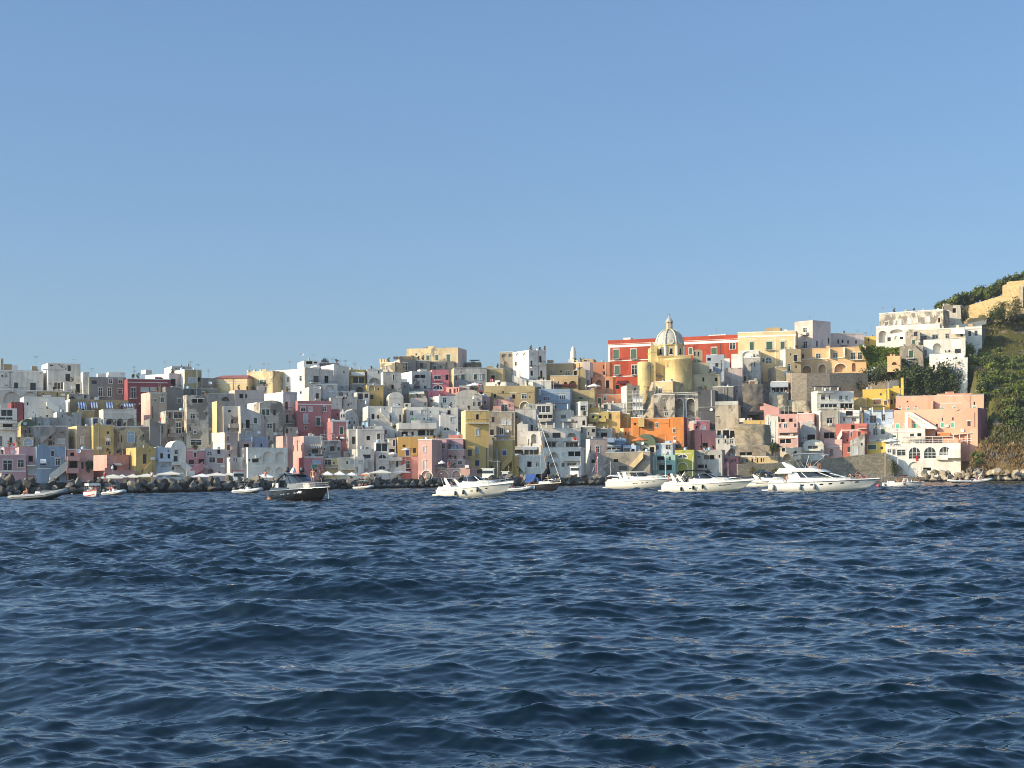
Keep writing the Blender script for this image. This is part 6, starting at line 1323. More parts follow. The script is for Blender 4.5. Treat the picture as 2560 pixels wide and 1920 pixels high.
def boulder(me, p, s, label, group):
    o = bpy.data.objects.new('boulder', me); COL.objects.link(o); o.location = p
    o.rotation_euler = (rnd.uniform(0, 6), rnd.uniform(0, 6), rnd.uniform(0, 6)); o.scale = (s*rnd.uniform(.8, 1.35), s*rnd.uniform(.8, 1.2), s*rnd.uniform(.7, 1.05))
    tag(o, label, 'boulder', group)
core = MB(); vs = []; xs = list(range(-300, 1951, 15)); prof = [(-3.4, -1.), (-2.4, .35), (-1.4, 1.25), (-.3, 1.8), (1.5, 1.85), (3., .6), (4.2, -1)]
for p in xs:
    D = moleD(p)
    for dy, z in prof:
        q = Vector((ray(p, 1210)[0]*D, D+dy+1.2, z)); k = mnoise.fractal(q*.9, 1., 2., 4); vs.append((q.x, q.y+k*.3, z+k*.35))
nn = len(prof); core.add(vs, [(i*nn+j, i*nn+j+1, (i+1)*nn+j+1, (i+1)*nn+j) for i in range(len(xs)-1) for j in range(nn-1)])
tag(core.build('breakwater', lavac), kind='structure')
nb = 0; p = -60.
while p < 1900 and nb < 246:
    D = moleD(p); pxm = F/D
    step = 1.18*pxm*rnd.uniform(.8, 1.2)
    for row, (dy, z, s0) in enumerate(((-2.7, .3, 1.0), (-1.4, 1.15, .95), (-.1, 1.9, .85))):
        if nb >= 246: break
        if row == 2 and rnd.random() < .25: continue
        s = s0*rnd.uniform(.75, 1.3); x = p+rnd.uniform(-.5, .5)*step; dd_ = D+dy+rnd.uniform(-.4, .4)
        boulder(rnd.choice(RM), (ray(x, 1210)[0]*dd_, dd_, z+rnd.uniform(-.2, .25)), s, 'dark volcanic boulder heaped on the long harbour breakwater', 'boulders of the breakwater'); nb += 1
    p += step*1.36
nb2 = 0; p = 2312.
while p < 2620 and nb2 < 52:
    D = 372.; step = 1.5*F/D
    for row, (dy, z, s0) in enumerate(((-9., .3, 1.0), (-7., 1.25, 1.0), (-5., 2.1, .95))):
        s = s0*rnd.uniform(.8, 1.25); x = p+rnd.uniform(-.5, .5)*step; dd_ = D+dy+rnd.uniform(-.4, .4)
        boulder(rnd.choice(RL), (ray(x, 1200)[0]*dd_, dd_, z+rnd.uniform(-.2, .3)), s, 'pale limestone boulder heaped below the brown headland slope', 'pale boulders below the headland'); nb2 += 1
    p += step*1.35
m = MB(); m.box(ray(2310, 1200)[0]*370, 364.5, -1, ray(3400, 1200)[0]*370, 376, .9); tag(m.build('shore', lava), kind='structure')
# ---------------------------------------------------------------- people
def skinmesh(name, J, E, sub=1):
    names = list(J); me = bpy.data.meshes.new(name); me.from_pydata([J[k][:3] for k in names], [(names.index(a), names.index(b)) for a, b in E], [])
    o = bpy.data.objects.new(name, me); COL.objects.link(o)
    md = o.modifiers.new('s', 'SKIN'); sv_ = me.skin_vertices[0].data
    for i, k in enumerate(names):
        r_ = J[k][3]; r2 = J[k][4] if len(J[k]) > 4 else r_; sv_[i].radius = (r_, r2); sv_[i].use_root = (i == 0)
    md.use_smooth_shade = True
    if sub: s2 = o.modifiers.new('u', 'SUBSURF'); s2.levels = sub; s2.render_levels = sub
    dg = bpy.context.evaluated_depsgraph_get(); m2 = bpy.data.meshes.new_from_object(o.evaluated_get(dg))
    bpy.data.objects.remove(o); bpy.data.meshes.remove(me); m2.name = name; return m2
def body(P):
    """P: joint positions -> continuous body with neck, tapered limbs, five-finger hands, feet and a face"""
    J = {'pel': (*P['pel'], .125, .10), 'bel': (*P['bel'], .115, .09), 'che': (*P['che'], .15, .105), 'nk': (*P['nk'], .052), 'jaw': (*P['jaw'], .066, .078), 'top': (*P['top'], .078, .085)}
    E = [('pel', 'bel'), ('bel', 'che'), ('che', 'nk'), ('nk', 'jaw'), ('jaw', 'top')]
    j, t = Vector(P['jaw']), Vector(P['top']); f = Vector(P.get('face', (0, 1, 0))); n_ = j.lerp(t, .35)
    J['nose'] = (*(n_+f*.10), .016); E.append(('jaw', 'nose'))
    for s in ('l', 'r'):
        J['sh'+s] = (*P['sh'+s], .062); J['el'+s] = (*P['el'+s], .043); J['wr'+s] = (*P['wr'+s], .029)
        w_ = Vector(P['wr'+s]); d = (w_-Vector(P['el'+s])).normalized(); h = w_+d*.085; J['ha'+s] = (*h, .04, .02)
        E += [('che', 'sh'+s), ('sh'+s, 'el'+s), ('el'+s, 'wr'+s), ('wr'+s, 'ha'+s)]
        sd_ = d.cross(Vector((0, 1, .2))).normalized()
        for k, (o_, ln) in enumerate(((-.03, .07), (-.01, .085), (.012, .08), (.032, .06))):
            q = h+sd_*o_+d*ln+f*.02; J['f%d%s' % (k, s)] = (*q, .0095); E.append(('ha'+s, 'f%d%s' % (k, s)))
        q = w_+d*.03-sd_*.06+f*.03; J['th'+s] = (*q, .011); E.append(('wr'+s, 'th'+s))
        J['hi'+s] = (*P['hi'+s], .09); J['kn'+s] = (*P['kn'+s], .058); J['an'+s] = (*P['an'+s], .04); J['to'+s] = (*P['to'+s], .035, .028)
        E += [('pel', 'hi'+s), ('hi'+s, 'kn'+s), ('kn'+s, 'an'+s), ('an'+s, 'to'+s)]
    return J, E
def sym(P):
    Q = dict(P)
    for k in ('sh', 'el', 'wr', 'hi', 'kn', 'an', 'to'):
        for s, sg in (('l', -1), ('r', 1)):
            if k+s not in Q: v = P[k]; Q[k+s] = (sg*v[0], v[1], v[2])
    return Q
POSES = {
 'stand': sym(dict(pel=(0, 0, .95), bel=(0, .01, 1.1), che=(0, 0, 1.32), nk=(0, .01, 1.5), jaw=(0, .03, 1.58), top=(0, .02, 1.70), sh=(.19, 0, 1.42), el=(.26, -.03, 1.14), wr=(.25, .08, .92), hi=(.1, 0, .88), kn=(.11, .03, .5), an=(.11, -.02, .09), to=(.13, .14, .04))),
 'stride': sym(dict(pel=(0, 0, .94), bel=(0, .02, 1.09), che=(0, .03, 1.31), nk=(0, .06, 1.49), jaw=(0, .1, 1.56), top=(0, .09, 1.68), sh=(.19, .02, 1.41), ell=(-.3, .06, 1.16), wrl=(-.2, .25, 1.06), elr=(.27, -.05, 1.15), wrr=(.25, .1, .95), hi=(.1, 0, .88), knl=(-.11, .16, .5), anl=(-.11, .18, .09), tol=(-.13, .34, .04), knr=(.11, -.02, .49), anr=(.11, -.2, .12), tor=(.12, -.06, .04))),
 'sit': sym(dict(pel=(0, 0, .12), bel=(0, -.02, .28), che=(0, -.01, .5), nk=(0, .03, .68), jaw=(0, .06, .76), top=(0, .05, .88), sh=(.19, 0, .6), el=(.25, .1, .36), wr=(.17, .3, .3), hi=(.1, .04, .12), kn=(.15, .46, .2), an=(.14, .5, -.2), to=(.14, .64, -.24))),
 'ground': sym(dict(pel=(0, 0, .12), bel=(0, -.05, .27), che=(0, -.06, .49), nk=(0, 0, .66), jaw=(0, .04, .74), top=(0, .03, .86), sh=(.19, -.04, .59), el=(.27, .1, .38), wr=(.16, .34, .42), hi=(.1, .04, .12), kn=(.16, .36, .46), an=(.14, .5, .08), to=(.14, .66, .04))),
 'recline': sym(dict(pel=(0, 0, .13), bel=(0, -.15, .19), che=(0, -.34, .34), nk=(0, -.46, .5), jaw=(0, -.46, .58), top=(0, -.5, .7), sh=(.19, -.38, .43), el=(.3, -.5, .2), wr=(.3, -.28, .07), hi=(.1, .05, .12), knl=(-.14, .45, .42), anl=(-.14, .7, .08), tol=(-.14, .86, .06), knr=(.12, .52, .12), anr=(.12, .95, .08), tor=(.12, 1.0, .18)))}
PT = {}
for k, P in POSES.items():
    J, E = body(P); b_ = skinmesh('person_body', J, E)
    SJ = {a: (*J[a][:3], J[a][3]*1.14+.006) for a in ('pel', 'bel', 'hil', 'hir')}
    for s in 'lr':
        a, c = Vector(J['hi'+s][:3]), Vector(J['kn'+s][:3]); SJ['m'+s] = (*a.lerp(c, .5), .095)
    SJ['bel'] = (*Vector(J['pel'][:3]).lerp(Vector(J['bel'][:3]), .45), .132)
    shorts = skinmesh('shorts', SJ, [('pel', 'bel'), ('pel', 'hil'), ('pel', 'hir'), ('hil', 'ml'), ('hir', 'mr')])
    TJ = {a: (*J[a][:3], J[a][3]*1.12+.008) for a in ('bel', 'pel', 'che', 'shl', 'shr')}
    for s in 'lr':
        a, c = Vector(J['sh'+s][:3]), Vector(J['el'+s][:3]); TJ['m'+s] = (*a.lerp(c, .6), .062)
    TJ['pel'] = (*J['pel'][:3], .13)
    shirt = skinmesh('shirt', TJ, [('bel', 'pel'), ('bel', 'che'), ('che', 'shl'), ('che', 'shr'), ('shl', 'ml'), ('shr', 'mr')])
    hm = MB(); t = Vector(J['top'][:3])
    hm.lathe([(.097*math.cos(a*math.pi/2/5), .1*math.sin(a*math.pi/2/5)) for a in range(6)], (t.x, t.y-.012, t.z-.01), 12)
    hm.lathe([(.097, 0), (.094, -.07), (.075, -.13)], (t.x, t.y-.02, t.z-.01), 10, math.pi, 2*math.pi)
    hm.v = [tuple(v) for v in hm.v]; ho = hm.build('hair', 'hair_dark'); hmesh = ho.data; bpy.data.objects.remove(ho)
    for mm in (b_, shorts, shirt): mm.materials.clear(); mm.materials.append(MATS['skin'])
    PT[k] = (b_, shorts, shirt, hmesh)
def person(loc, pose, face, label, shorts='blue_cloth', shirt=None, skin='skin', group=None, s=1.):
    """face: heading in degrees, 0 looks away from the photographer, 180 towards"""
    r = bpy.data.objects.new('person', PT[pose][0]); COL.objects.link(r); r.location = loc; r.rotation_euler = (0, 0, R(face)); r.scale = (s, s, s)
    tag(r, label, 'person', group)
    def sub(nm, me, mt):
        o = bpy.data.objects.new(nm, me); COL.objects.link(o); o.parent = r
        o.material_slots[0].link = 'OBJECT'; o.material_slots[0].material = MATS[mt]
    r.material_slots[0].link = 'OBJECT'; r.material_slots[0].material = MATS[skin]
    if shorts: sub('shorts', PT[pose][1], shorts)
    if shirt: sub('shirt', PT[pose][2], shirt)
    sub('hair', PT[pose][3], 'hair_dark')
    return r

# ---------------------------------------------------------------- boats
def ring(xb, xf, hw, z, rf=1., n=8, back=0.):
    return [(xb, -hw, z), ((xb+xf-rf)/2, -hw, z)]+[(xf-rf+rf*math.sin(math.pi*i/n), -hw*math.cos(math.pi*i/n), z) for i in range(n+1)]+[((xb+xf-rf)/2, hw, z), (xb, hw, z)]
def shell(mb, rings, cap=True, smooth=False):
    n = len(rings[0]); vs = [p for r_ in rings for p in r_]
    fs = [(j*n+i, j*n+(i+1) % n, (j+1)*n+(i+1) % n, (j+1)*n+i) for j in range(len(rings)-1) for i in range(n)]
    mb.add(vs, fs, smooth)
    if cap: mb.add(rings[-1], [tuple(range(n))], False)
class Boat: pass
def hullpts(L, B, fb, fs, rake, n=18):
    S = []
    for i in range(n+1):
        t = i/n; tb = max(0, (t-.42)/.58); b = B/2*(.9+.1*min(1, t/.4))*(1-tb**2.3)+.02
        zs = fs+(fb-fs)*t**1.5; bc = b*(.93-.42*t**2.5); zc = .10+.42*fb*t**3.2; zk = -.5+.5*t**7
        x0 = -L/2+(L-rake)*t; xs = x0+rake*t**2.2; xc = x0+rake*.45*t**2.2
        S.append(((x0, 0, zk), (xc, bc, zc), ((xc+xs)/2, (bc+b)/2+.02*b, (zc+zs)/2), (xs, b, zs)))
    return S
def hull(root, L, B, fb, fs, rake, mat, deckmat='gel_white', crown=.12, stripe=None, name='hull', boot=None):
    S = hullpts(L, B, fb, fs, rake); mb = MB(); n = len(S)-1; m_ = 7; vs = []
    for k, c, d, s in S: vs += [s, d, c, k, (c[0], -c[1], c[2]), (d[0], -d[1], d[2]), (s[0], -s[1], s[2])]
    fs_ = [(i*m_+j, (i+1)*m_+j, (i+1)*m_+j+1, i*m_+j+1) for i in range(n) for j in range(m_-1)]
    mb.add(vs, fs_, True); mb.add(vs[:m_], [tuple(range(m_))], False)
    h = mb.build(name, mat, root)
    db = MB(); dv = []
    for k, c, d, s in S: dv += [s, (s[0], s[1]*.5, s[2]+crown), (s[0], -s[1]*.5, s[2]+crown), (s[0], -s[1], s[2])]
    db.add(dv, [(i*4+j, i*4+j+1, (i+1)*4+j+1, (i+1)*4+j) for i in range(n) for j in range(3)], True); db.build('deck', deckmat, root)
    rb = MB(); rb.tube([(s[0], s[1]+.01, s[2]-.03) for k, c, d, s in S], .045, 5); rb.tube([(s[0], -s[1]-.01, s[2]-.03) for k, c, d, s in S], .045, 5); rb.build('rub_rail', stripe or 'trim', root)
    if boot:
        bb = MB()
        for sg in (1, -1):
            pv = []
            for k, c, d, s in S[:-1]:
                a = Vector(c).lerp(Vector(d), -.1); b2 = Vector(c).lerp(Vector(d), .22); pv += [(a.x, sg*(a.y+.012), a.z), (b2.x, sg*(b2.y+.012), b2.z)]
            bb.add(pv, [(2*i, 2*i+1, 2*i+3, 2*i+2) for i in range(len(pv)//2-1)], True)
        bb.build('boot_stripe', boot, root)
    def side(t, f=1.):     # point on the starboard side of the hull, f 0 at the chine .. 1 at the sheer
        i = min(n-1, int(t*n)); u = t*n-i
        k, c, d, s = [Vector(a).lerp(Vector(b), u) for a, b in zip(S[i], S[i+1])]
        p = c.lerp(d, f*2) if f < .5 else d.lerp(s, f*2-1); return Vector((p.x, -p.y, p.z))
    return side
def boat(name, label, cat, pxc, pyw, head, group='boats moored off the harbour'):
    D = sea_dist(pxc, pyw); a, b_ = ray(pxc, pyw)
    root = thing(name, label, cat, (a*D, D, 0), R(head), group)
    o = Boat(); o.root = root; o.D = D; o.h = R(head); o.M = Matrix.Translation((a*D, D, 0)) @ Matrix.Rotation(R(head), 4, 'Z')
    o.w = lambda x, y, z: tuple(o.M @ Vector((x, y, z))); return o
def ports(root, side, lst, mat='tint', name='porthole', w_=.34, h_=.12):
    for t, f in lst:
        a, b_ = side(t-.012, f), side(t+.012, f); mb = MB(); d = (b_-a).normalized(); nrm = Vector((d.y, -d.x, 0)).normalized()
        if nrm.y > 0: nrm = -nrm
        c = side(t, f)+nrm*.03; up = (side(t, min(1, f+.1))-side(t, f-.1)).normalized(); pts = []
        for i in range(12):
            an = 2*math.pi*i/12; ca, sa = math.cos(an), math.sin(an); q = lambda v: math.copysign(abs(v)**.5, v)
            pts.append(c+d*(w_/2*q(ca))+up*(h_/2*q(sa)))
        mb.poly(pts); mb.add(pts+[p-nrm*.06 for p in pts], [(i, (i+1) % 12, 12+(i+1) % 12, 12+i) for i in range(12)]); mb.build(name, mat, root)
def fender(o, side, t, f, label, group, mat='fender', r_=.13, ln=.6):
    p = side(t, f); c = Vector((p.x, p.y-.16, p.z)); mb = MB()
    mb.lathe([(0, -ln/2), (r_*.7, -ln/2+.05), (r_, -ln/2+.15), (r_, ln/2-.15), (r_*.6, ln/2-.04), (.03, ln/2)], (0, 0, 0), 10)
    ob = mb.build('fender', mat); ob.location = o.w(*c); tag(ob, label, 'fender', group)
    top = side(t, 1.); rb = MB(); rb.tube([(0, 0, ln/2-.02), (0, .1, max(ln/2+.1, top.z-c.z+.03))], .015, 4); rb.build('rope', 'rope', ob)
def rails(root, side, t0, t1, h=.55, n=8, mat='steel', inset=.12, both=True):
    for sg in ((1, -1) if both else (-1,)):
        mb = MB(); tp = []
        for i in range(n+1):
            p = side(t0+(t1-t0)*i/n, 1.); y = (abs(p.y)-inset if abs(p.y) > inset else 0)*sg; a = Vector((p.x-.05, y, p.z)); b_ = a+Vector((0, 0, h if 0 < i else h*.3)); tp.append(b_); mb.tube([a, b_], .018, 4)
        mb.tube(tp, .022, 5); mb.tube([p-Vector((0, 0, h*.45)) for p in tp[1:]], .012, 4); mb.build('rail', mat, root)
def radar_arch(root, x, hw, z0, z1, back=.9, mat='gel_white', w_=.38):
    mb = MB()
    for sg in (-1, 1):
        vs = [(x+dx+(back*-1 if k else 0), sg*hw*(.86 if k else 1)+dy, z1 if k else z0) for k in (0, 1) for dx, dy in ((0, -.06), (w_*(1.5 if not k else .8), -.06), (w_*(1.5 if not k else .8), .06), (0, .06))]
        mb.add(vs, [(3, 2, 1, 0), (4, 5, 6, 7), (0, 1, 5, 4), (1, 2, 6, 5), (2, 3, 7, 6), (3, 0, 4, 7)])
    mb.box(x-back, -hw*.86, z1-.002, x-back+w_*.8, hw*.86, z1+.1); mb.build('radar_arch', mat, root)
def outboard(root, x, y, z, mat='fender'):
    mb = MB(); shell(mb, [ring(x-.35, x+.1, .16, z+.1, .15), ring(x-.4, x+.12, .18, z+.35, .16), ring(x-.3, x+.05, .12, z+.5, .12)]); mb.box(x-.16, y-.06, z-.7, x+.02, y+.06, z+.1); mb.v = [(a, b_+y*0, c) for a, b_, c in mb.v]; mb.build('outboard_motor', mat, root)

def sport_cruiser(label, pxc, pyw, head, L, B, fb, fs, mat='gel_cream', wind=True, arch=None, canopy=None, hard=False, fend=(), port=(), name='motor_cruiser', flab='', stripe=None, fmat='fender'):
    o = boat(name, label, 'motorboat', pxc, pyw, head); r = o.root
    side = hull(r, L, B, fb, fs, L*.17, mat, mat, .22, stripe, boot=None)
    z0 = fs
    cb = MB(); shell(cb, [ring(-L*.16, L*.30, B*.40, fs+.25, L*.22), ring(-L*.15, L*.24, B*.34, fs+(fb-fs)*.5+.62, L*.2), ring(-L*.14, L*.2, B*.26, fs+(fb-fs)*.5+.72, L*.18)], smooth=False); cb.build('cabin', mat, r)
    zc = fs+(fb-fs)*.5+.60
    if wind:
        wb = MB(); shell(wb, [ring(-L*.13, L*.13, B*.36, zc, L*.13), ring(-L*.13, L*.02, B*.28, zc+.62, L*.08)], cap=False); wd = wb.build('windscreen', 'tint', r)
        fb_ = MB(); a, b_ = ring(-L*.13, L*.13, B*.37, zc, L*.13), ring(-L*.13, L*.02, B*.285, zc+.63, L*.08)
        fb_.tube(b_[:], .035, 4); fb_.tube(a, .035, 4)
        for k in (1, 4, 6, 8, 11): fb_.tube([a[k], b_[k]], .03, 4)
        fb_.build('windscreen_frame', 'steel', wd)
    sb = MB(); sb.box(-L/2-.55, -B*.42, .22, -L/2+.05, B*.42, .36); sb.build('swim_platform', mat, r)
    co = MB(); shell(co, [ring(-L*.49, -L*.12, B*.46, fs-.05, .4), ring(-L*.47, -L*.12, B*.43, fs+.42, .4)], cap=False); co.build('coaming', mat, r)
    st = MB(); st.box(-L*.42, -B*.32, fs, -L*.34, B*.32, fs+.62); st.box(-L*.2, -B*.3, fs, -L*.14, -B*.05, fs+.9); st.build('seat', 'white_cloth', r)
    if arch: radar_arch(r, -L*arch, B*.44, fs+.35, fs+arch_h(L, fb), .55, mat)
    if hard:
        hb = MB(); shell(hb, [ring(-L*.3, L*.04, B*.33, zc+.72, L*.12), ring(-L*.29, L*.02, B*.31, zc+.82, L*.12)]); hb.build('hardtop', mat, r)
        for x in (-L*.27,):
            for sg in (-1, 1): q = MB(); q.frustum((x, sg*B*.4-.05, x+L*.07, sg*B*.4+.05, fs+.4), (x+.1, sg*B*.32-.05, x+L*.04, sg*B*.32+.05, zc+.73)); q.build('pillar', mat, r)
    if canopy:
        nb = MB(); xs0, xs1 = -L*.34, L*.02; pr = [(xs0, zc+.55), (xs0+.3, zc+.95), (xs0+1.2, zc+1.08), (xs1-.5, zc+1.0), (xs1, zc+.72)]
        vs = [(x, y, z) for x, z in pr for y in (-B*.36, -B*.2, B*.2, B*.36)]; vs = [(x, y, z+(.1 if abs(y) < B*.3 else 0)) for x, y, z in vs]
        nb.add(vs, [(i*4+j, i*4+j+1, (i+1)*4+j+1, (i+1)*4+j) for i in range(len(pr)-1) for j in range(3)], True); nb.add([(x, y, z-.05) for x, y, z in vs], [(i*4+j, i*4+j+1, (i+1)*4+j+1, (i+1)*4+j) for i in range(len(pr)-1) for j in range(3)], True)
        nb.build('canopy', canopy, r)
        for sg in (-1, 1):
            q = MB(); q.tube([(xs0+.2, sg*B*.36, fs+.3), (xs0+1.3, sg*B*.35, zc+1.0)], .025, 5); q.tube([(xs0+1.5, sg*B*.36, fs+.3), (xs0+.4, sg*B*.35, zc+.9)], .025, 5); q.build('canopy_frame', 'steel', r)
    rails(r, side, .52, .985, .55)
    ports(r, side, port)
    for i, (t, f) in enumerate(fend): fender(o, side, t, f, flab, 'fenders of the '+label[:40], fmat)
    hb = MB(); hb.box(L*.12, -.25, fs+(fb-fs)*.62+.3, L*.17, .25, fs+(fb-fs)*.62+.42); hb.build('deck_hatch', 'tint', r)
    return o, side
def arch_h(L, fb): return .85+L*.055

# white cruiser in the middle
o7, s7 = sport_cruiser('white sport cruiser with radar arch and three grey fenders before the pink terrace house', 1193, 1243, -27, 9.8, 3.1, 1.75, .85, arch=.34, wind=True, port=((.56, .55), (.63, .6), (.74, .68)), fend=((.33, .42), (.45, .5), (.64, .62)), flab='grey fender hanging on the white sport cruiser before the pink terrace house')
def side_text(o, side, txt, t0, t1, f, size, name='registration', mat='mark', parent=None):
    cu = bpy.data.curves.new('t', 'FONT'); cu.body = txt; cu.size = size; cu.extrude = .004
    ob = bpy.data.objects.new('t', cu); COL.objects.link(ob); dg = bpy.context.evaluated_depsgraph_get(); me = bpy.data.meshes.new_from_object(ob.evaluated_get(dg)); bpy.data.objects.remove(ob)
    a, b_ = side(t0, f), side(t1, f); d = (b_-a).normalized(); nrm = Vector((d.y, -d.x, 0)).normalized(); nrm = -nrm if nrm.y > 0 else nrm
    up = (side((t0+t1)/2, min(1, f+.15))-side((t0+t1)/2, f-.15)).normalized(); me.materials.append(MATS[mat])
    r_ = bpy.data.objects.new(name, me); COL.objects.link(r_); M = Matrix((d, up, d.cross(up))).transposed().to_4x4(); M.translation = a+nrm*.07; r_.matrix_local = M; r_.parent = parent or o.root; return r_
side_text(o7, s7, '7NA1977ND', .66, .8, .48, .30)
person(o7.w(-3.6, .2, 1.0), 'sit', 60, 'person sitting at the stern of the white sport cruiser in the middle', 'red_cloth')
m = MB(); m.tube([(-4.6, .3, .9), (-5.1, .3, 2.3)], .03, 5); m.build('stern_pole', 'steel', o7.root)
o10, s10 = sport_cruiser('white hardtop motor cruiser with round portholes, partly hidden by the black canopy cruiser', 1612, 1222, -20, 13.2, 3.8, 1.9, 1.25, hard=True, arch=.3, port=((.44, .62), (.48, .63), (.56, .65), (.62, .66), (.7, .68)))
o11, s11 = sport_cruiser('white open cruiser with black canopy and three black fenders', 1772, 1231.5, -24, 12.6, 3.5, 1.7, 1.0, arch=.36, canopy='black_cloth', port=((.38, .45), (.46, .48), (.76, .6)), fend=((.27, .42), (.42, .52), (.53, .58)), flab='black fender hanging on the white open cruiser with the black canopy', fmat='black_cloth')
m = MB(); a, b_ = s11(.70, .62), s11(.82, .66); m.add([(a.x, a.y-.03, a.z-.05), (b_.x, b_.y-.03, b_.z-.02), (b_.x, b_.y-.03, b_.z+.05), (a.x, a.y-.03, a.z+.07)], [(0, 1, 2, 3)]); m.build('hull_window', 'tint', o11.root)
person(o11.w(-5.5, -.9, .95), 'stand', 100, 'person with dark shorts standing at the stern of the black canopy cruiser', 'black_cloth', s=.9)
person(o11.w(-4.6, -.6, 1.45), 'sit', 150, 'person with dark hair sitting on the rear sun pad of the black canopy cruiser', 'blue_cloth', 'white_cloth')
o12, s12 = sport_cruiser('white speedboat with dark side stripe behind the flybridge yacht', 1928, 1217.5, -20, 9.0, 2.6, 1.35, .9, arch=.3, canopy='canvas_blue', port=(), stripe='mark')
m = MB(); pts = []
for i in range(9):
    a, b_ = s12(.25+.06*i, .62), s12(.25+.06*i, .74); pts += [(a.x, a.y-.03, a.z), (b_.x, b_.y-.03, b_.z)]
m.add(pts, [(2*i, 2*i+2, 2*i+3, 2*i+1) for i in range(8)]); m.build('side_stripe', 'mark', o12.root)

# flybridge yacht
def flybridge():
    o = boat('flybridge_yacht', 'large white flybridge yacht with grey bimini and people sunbathing on the bow', 'yacht', 2062, 1229.5, -22); r = o.root; L, B = 14.9, 4.1
    side = hull(r, L, B, 1.75, 1.25, 2.2, 'gel_white', 'gel_white', .15, 'mark')
    m = MB(); shell(m, [ring(-L*.33, L*.30, B*.43, 1.35, 3.4), ring(-L*.33, L*.25, B*.42, 1.95, 3.2)]); m.build('deckhouse_base', 'gel_white', r)
    m = MB(); shell(m, [ring(-L*.30, L*.21, B*.40, 1.93, 2.8), ring(-L*.30, L*.02, B*.36, 2.75, 1.8)], cap=False); gl = m.build('saloon_window', 'tint', r)
    f = MB(); a, b_ = ring(-L*.30, L*.21, B*.405, 1.93, 2.8), ring(-L*.30, L*.02, B*.365, 2.75, 1.8)
    for k in (1, 3, 5, 7, 9, 11): f.tube([a[k], b_[k]], .07, 4)
    f.frustum((-L*.32, -B*.42, -L*.2, B*.42, 1.92), (-L*.32, -B*.37, -L*.24, B*.37, 2.76)); f.build('window_pillar', 'gel_white', gl)
    m = MB(); shell(m, [ring(-L*.42, L*.06, B*.42, 2.74, 2.2), ring(-L*.42, L*.04, B*.44, 2.9, 2.0), ring(-L*.40, -L*.02, B*.38, 3.25, 1.6)], cap=False); m.add(ring(-L*.42, L*.04, B*.43, 2.92, 2.0), [tuple(range(13))]); m.build('flybridge', 'gel_white', r)
    m = MB(); m.frustum((-L*.44, -B*.46, -L*.28, B*.46, 2.55), (-L*.43, -B*.46, -L*.28, B*.46, 2.78)); m.build('cockpit_overhang', 'gel_white', r)
    m = MB(); shell(m, [ring(-L*.12, -L*.005, B*.34, 3.2, 1.0), ring(-L*.14, -L*.05, B*.3, 3.55, .8)], cap=False); m.build('flybridge_screen', 'canvas_grey', r)
    radar_arch(r, -L*.31, B*.40, 2.9, 4.0, 1.0, 'gel_white', .6)
    m = MB(); pr = [(-L*.30, 5.05), (-L*.26, 5.28), (-L*.1, 5.34), (L*.02, 5.2), (L*.05, 5.05)]; vs = [(x, y, z-(.12 if abs(y) > 1.2 else 0)) for x, z in pr for y in (-1.55, -.7, .7, 1.55)]
    m.add(vs, [(i*4+j, i*4+j+1, i*4+5+j, i*4+4+j) for i in range(4) for j in range(3)], True); m.add([(x, y, z-.04) for x, y, z in vs], [(i*4+j, i*4+j+1, i*4+5+j, i*4+4+j) for i in range(4) for j in range(3)], True); bm_ = m.build('bimini', 'canvas_grey', r)
    f = MB()
    for sg in (-1, 1):
        f.tube([(-L*.2, sg*1.5, 3.2), (-L*.28, sg*1.5, 5.05)], .03, 5); f.tube([(-L*.12, sg*1.5, 3.2), (L*.03, sg*1.5, 5.1)], .03, 5); f.tube([(-L*.16, sg*1.5, 3.2), (-L*.12, sg*1.5, 5.2)], .03, 5)
    f.build('bimini_frame', 'steel', bm_)
    m = MB(); m.box(-L/2-.9, -B*.45, .2, -L/2+.05, B*.45, .36); m.build('swim_platform', 'gel_white', r)
    m = MB(); shell(m, [ring(-L*.5, L*.1, B*.48, 1.2, 2), ring(-L*.48, L*.0, B*.46, 1.62, 2)], cap=False); m.build('bulwark', 'gel_white', r)
    rails(r, side, .42, .985, .7, 14)
    ports(r, side, ((.36, .66), (.45, .67), (.54, .68), (.62, .7), (.72, .72), (.84, .74)), w_=.5, h_=.2)
    for t in (.06, .34, .48): fender(o, side, t, .45, 'grey fender hanging on the large white flybridge yacht', 'fenders of the flybridge yacht', 'metal_grey', .17, .8)
    m = MB(); m.tube([(L*.5-.2, 0, 1.75), (L*.5+.35, 0, 1.95)], .06, 5); m.tube([(L*.5+.3, 0, 1.95), (L*.5+.1, 0, 1.4), (L*.5+.35, 0, 1.25)], .05, 5); m.build('anchor', 'steel', r)
    m = MB(); m.tube([(L*.07, -1.2, 2.9), (L*.07, -1.2, 4.9)], .025, 4); m.build('antenna', 'mark', r)
    person(o.w(-2.0, -.8, 3.2), 'sit', 190, 'person with crossed arms at the left on the yacht flybridge', 'pink_cloth'); person(o.w(-.6, -.7, 3.25), 'sit', 170, 'tanned person at the right on the yacht flybridge', 'blue_cloth', None, 'skin_tan')
    person(o.w(-4.9, -1.6, 1.5), 'sit', 120, 'person in the stern cockpit of the flybridge yacht', 'red_cloth')
    person(o.w(3.9, -.5, 1.95), 'recline', -80, 'first person reclining on the yacht foredeck near the windscreen', 'black_cloth'); person(o.w(4.3, .5, 1.98), 'ground', 200, 'second person with dark hair sitting on the yacht foredeck', 'red_cloth', None, 'skin_tan')
    person(o.w(5.2, -.2, 1.85), 'recline', -85, 'person lying flat on an orange towel at the yacht bow', 'red_cloth')
    side_text(o, side, 'NA 2604 D', .78, .86, .82, .2, mat='mark_soft')
flybridge()

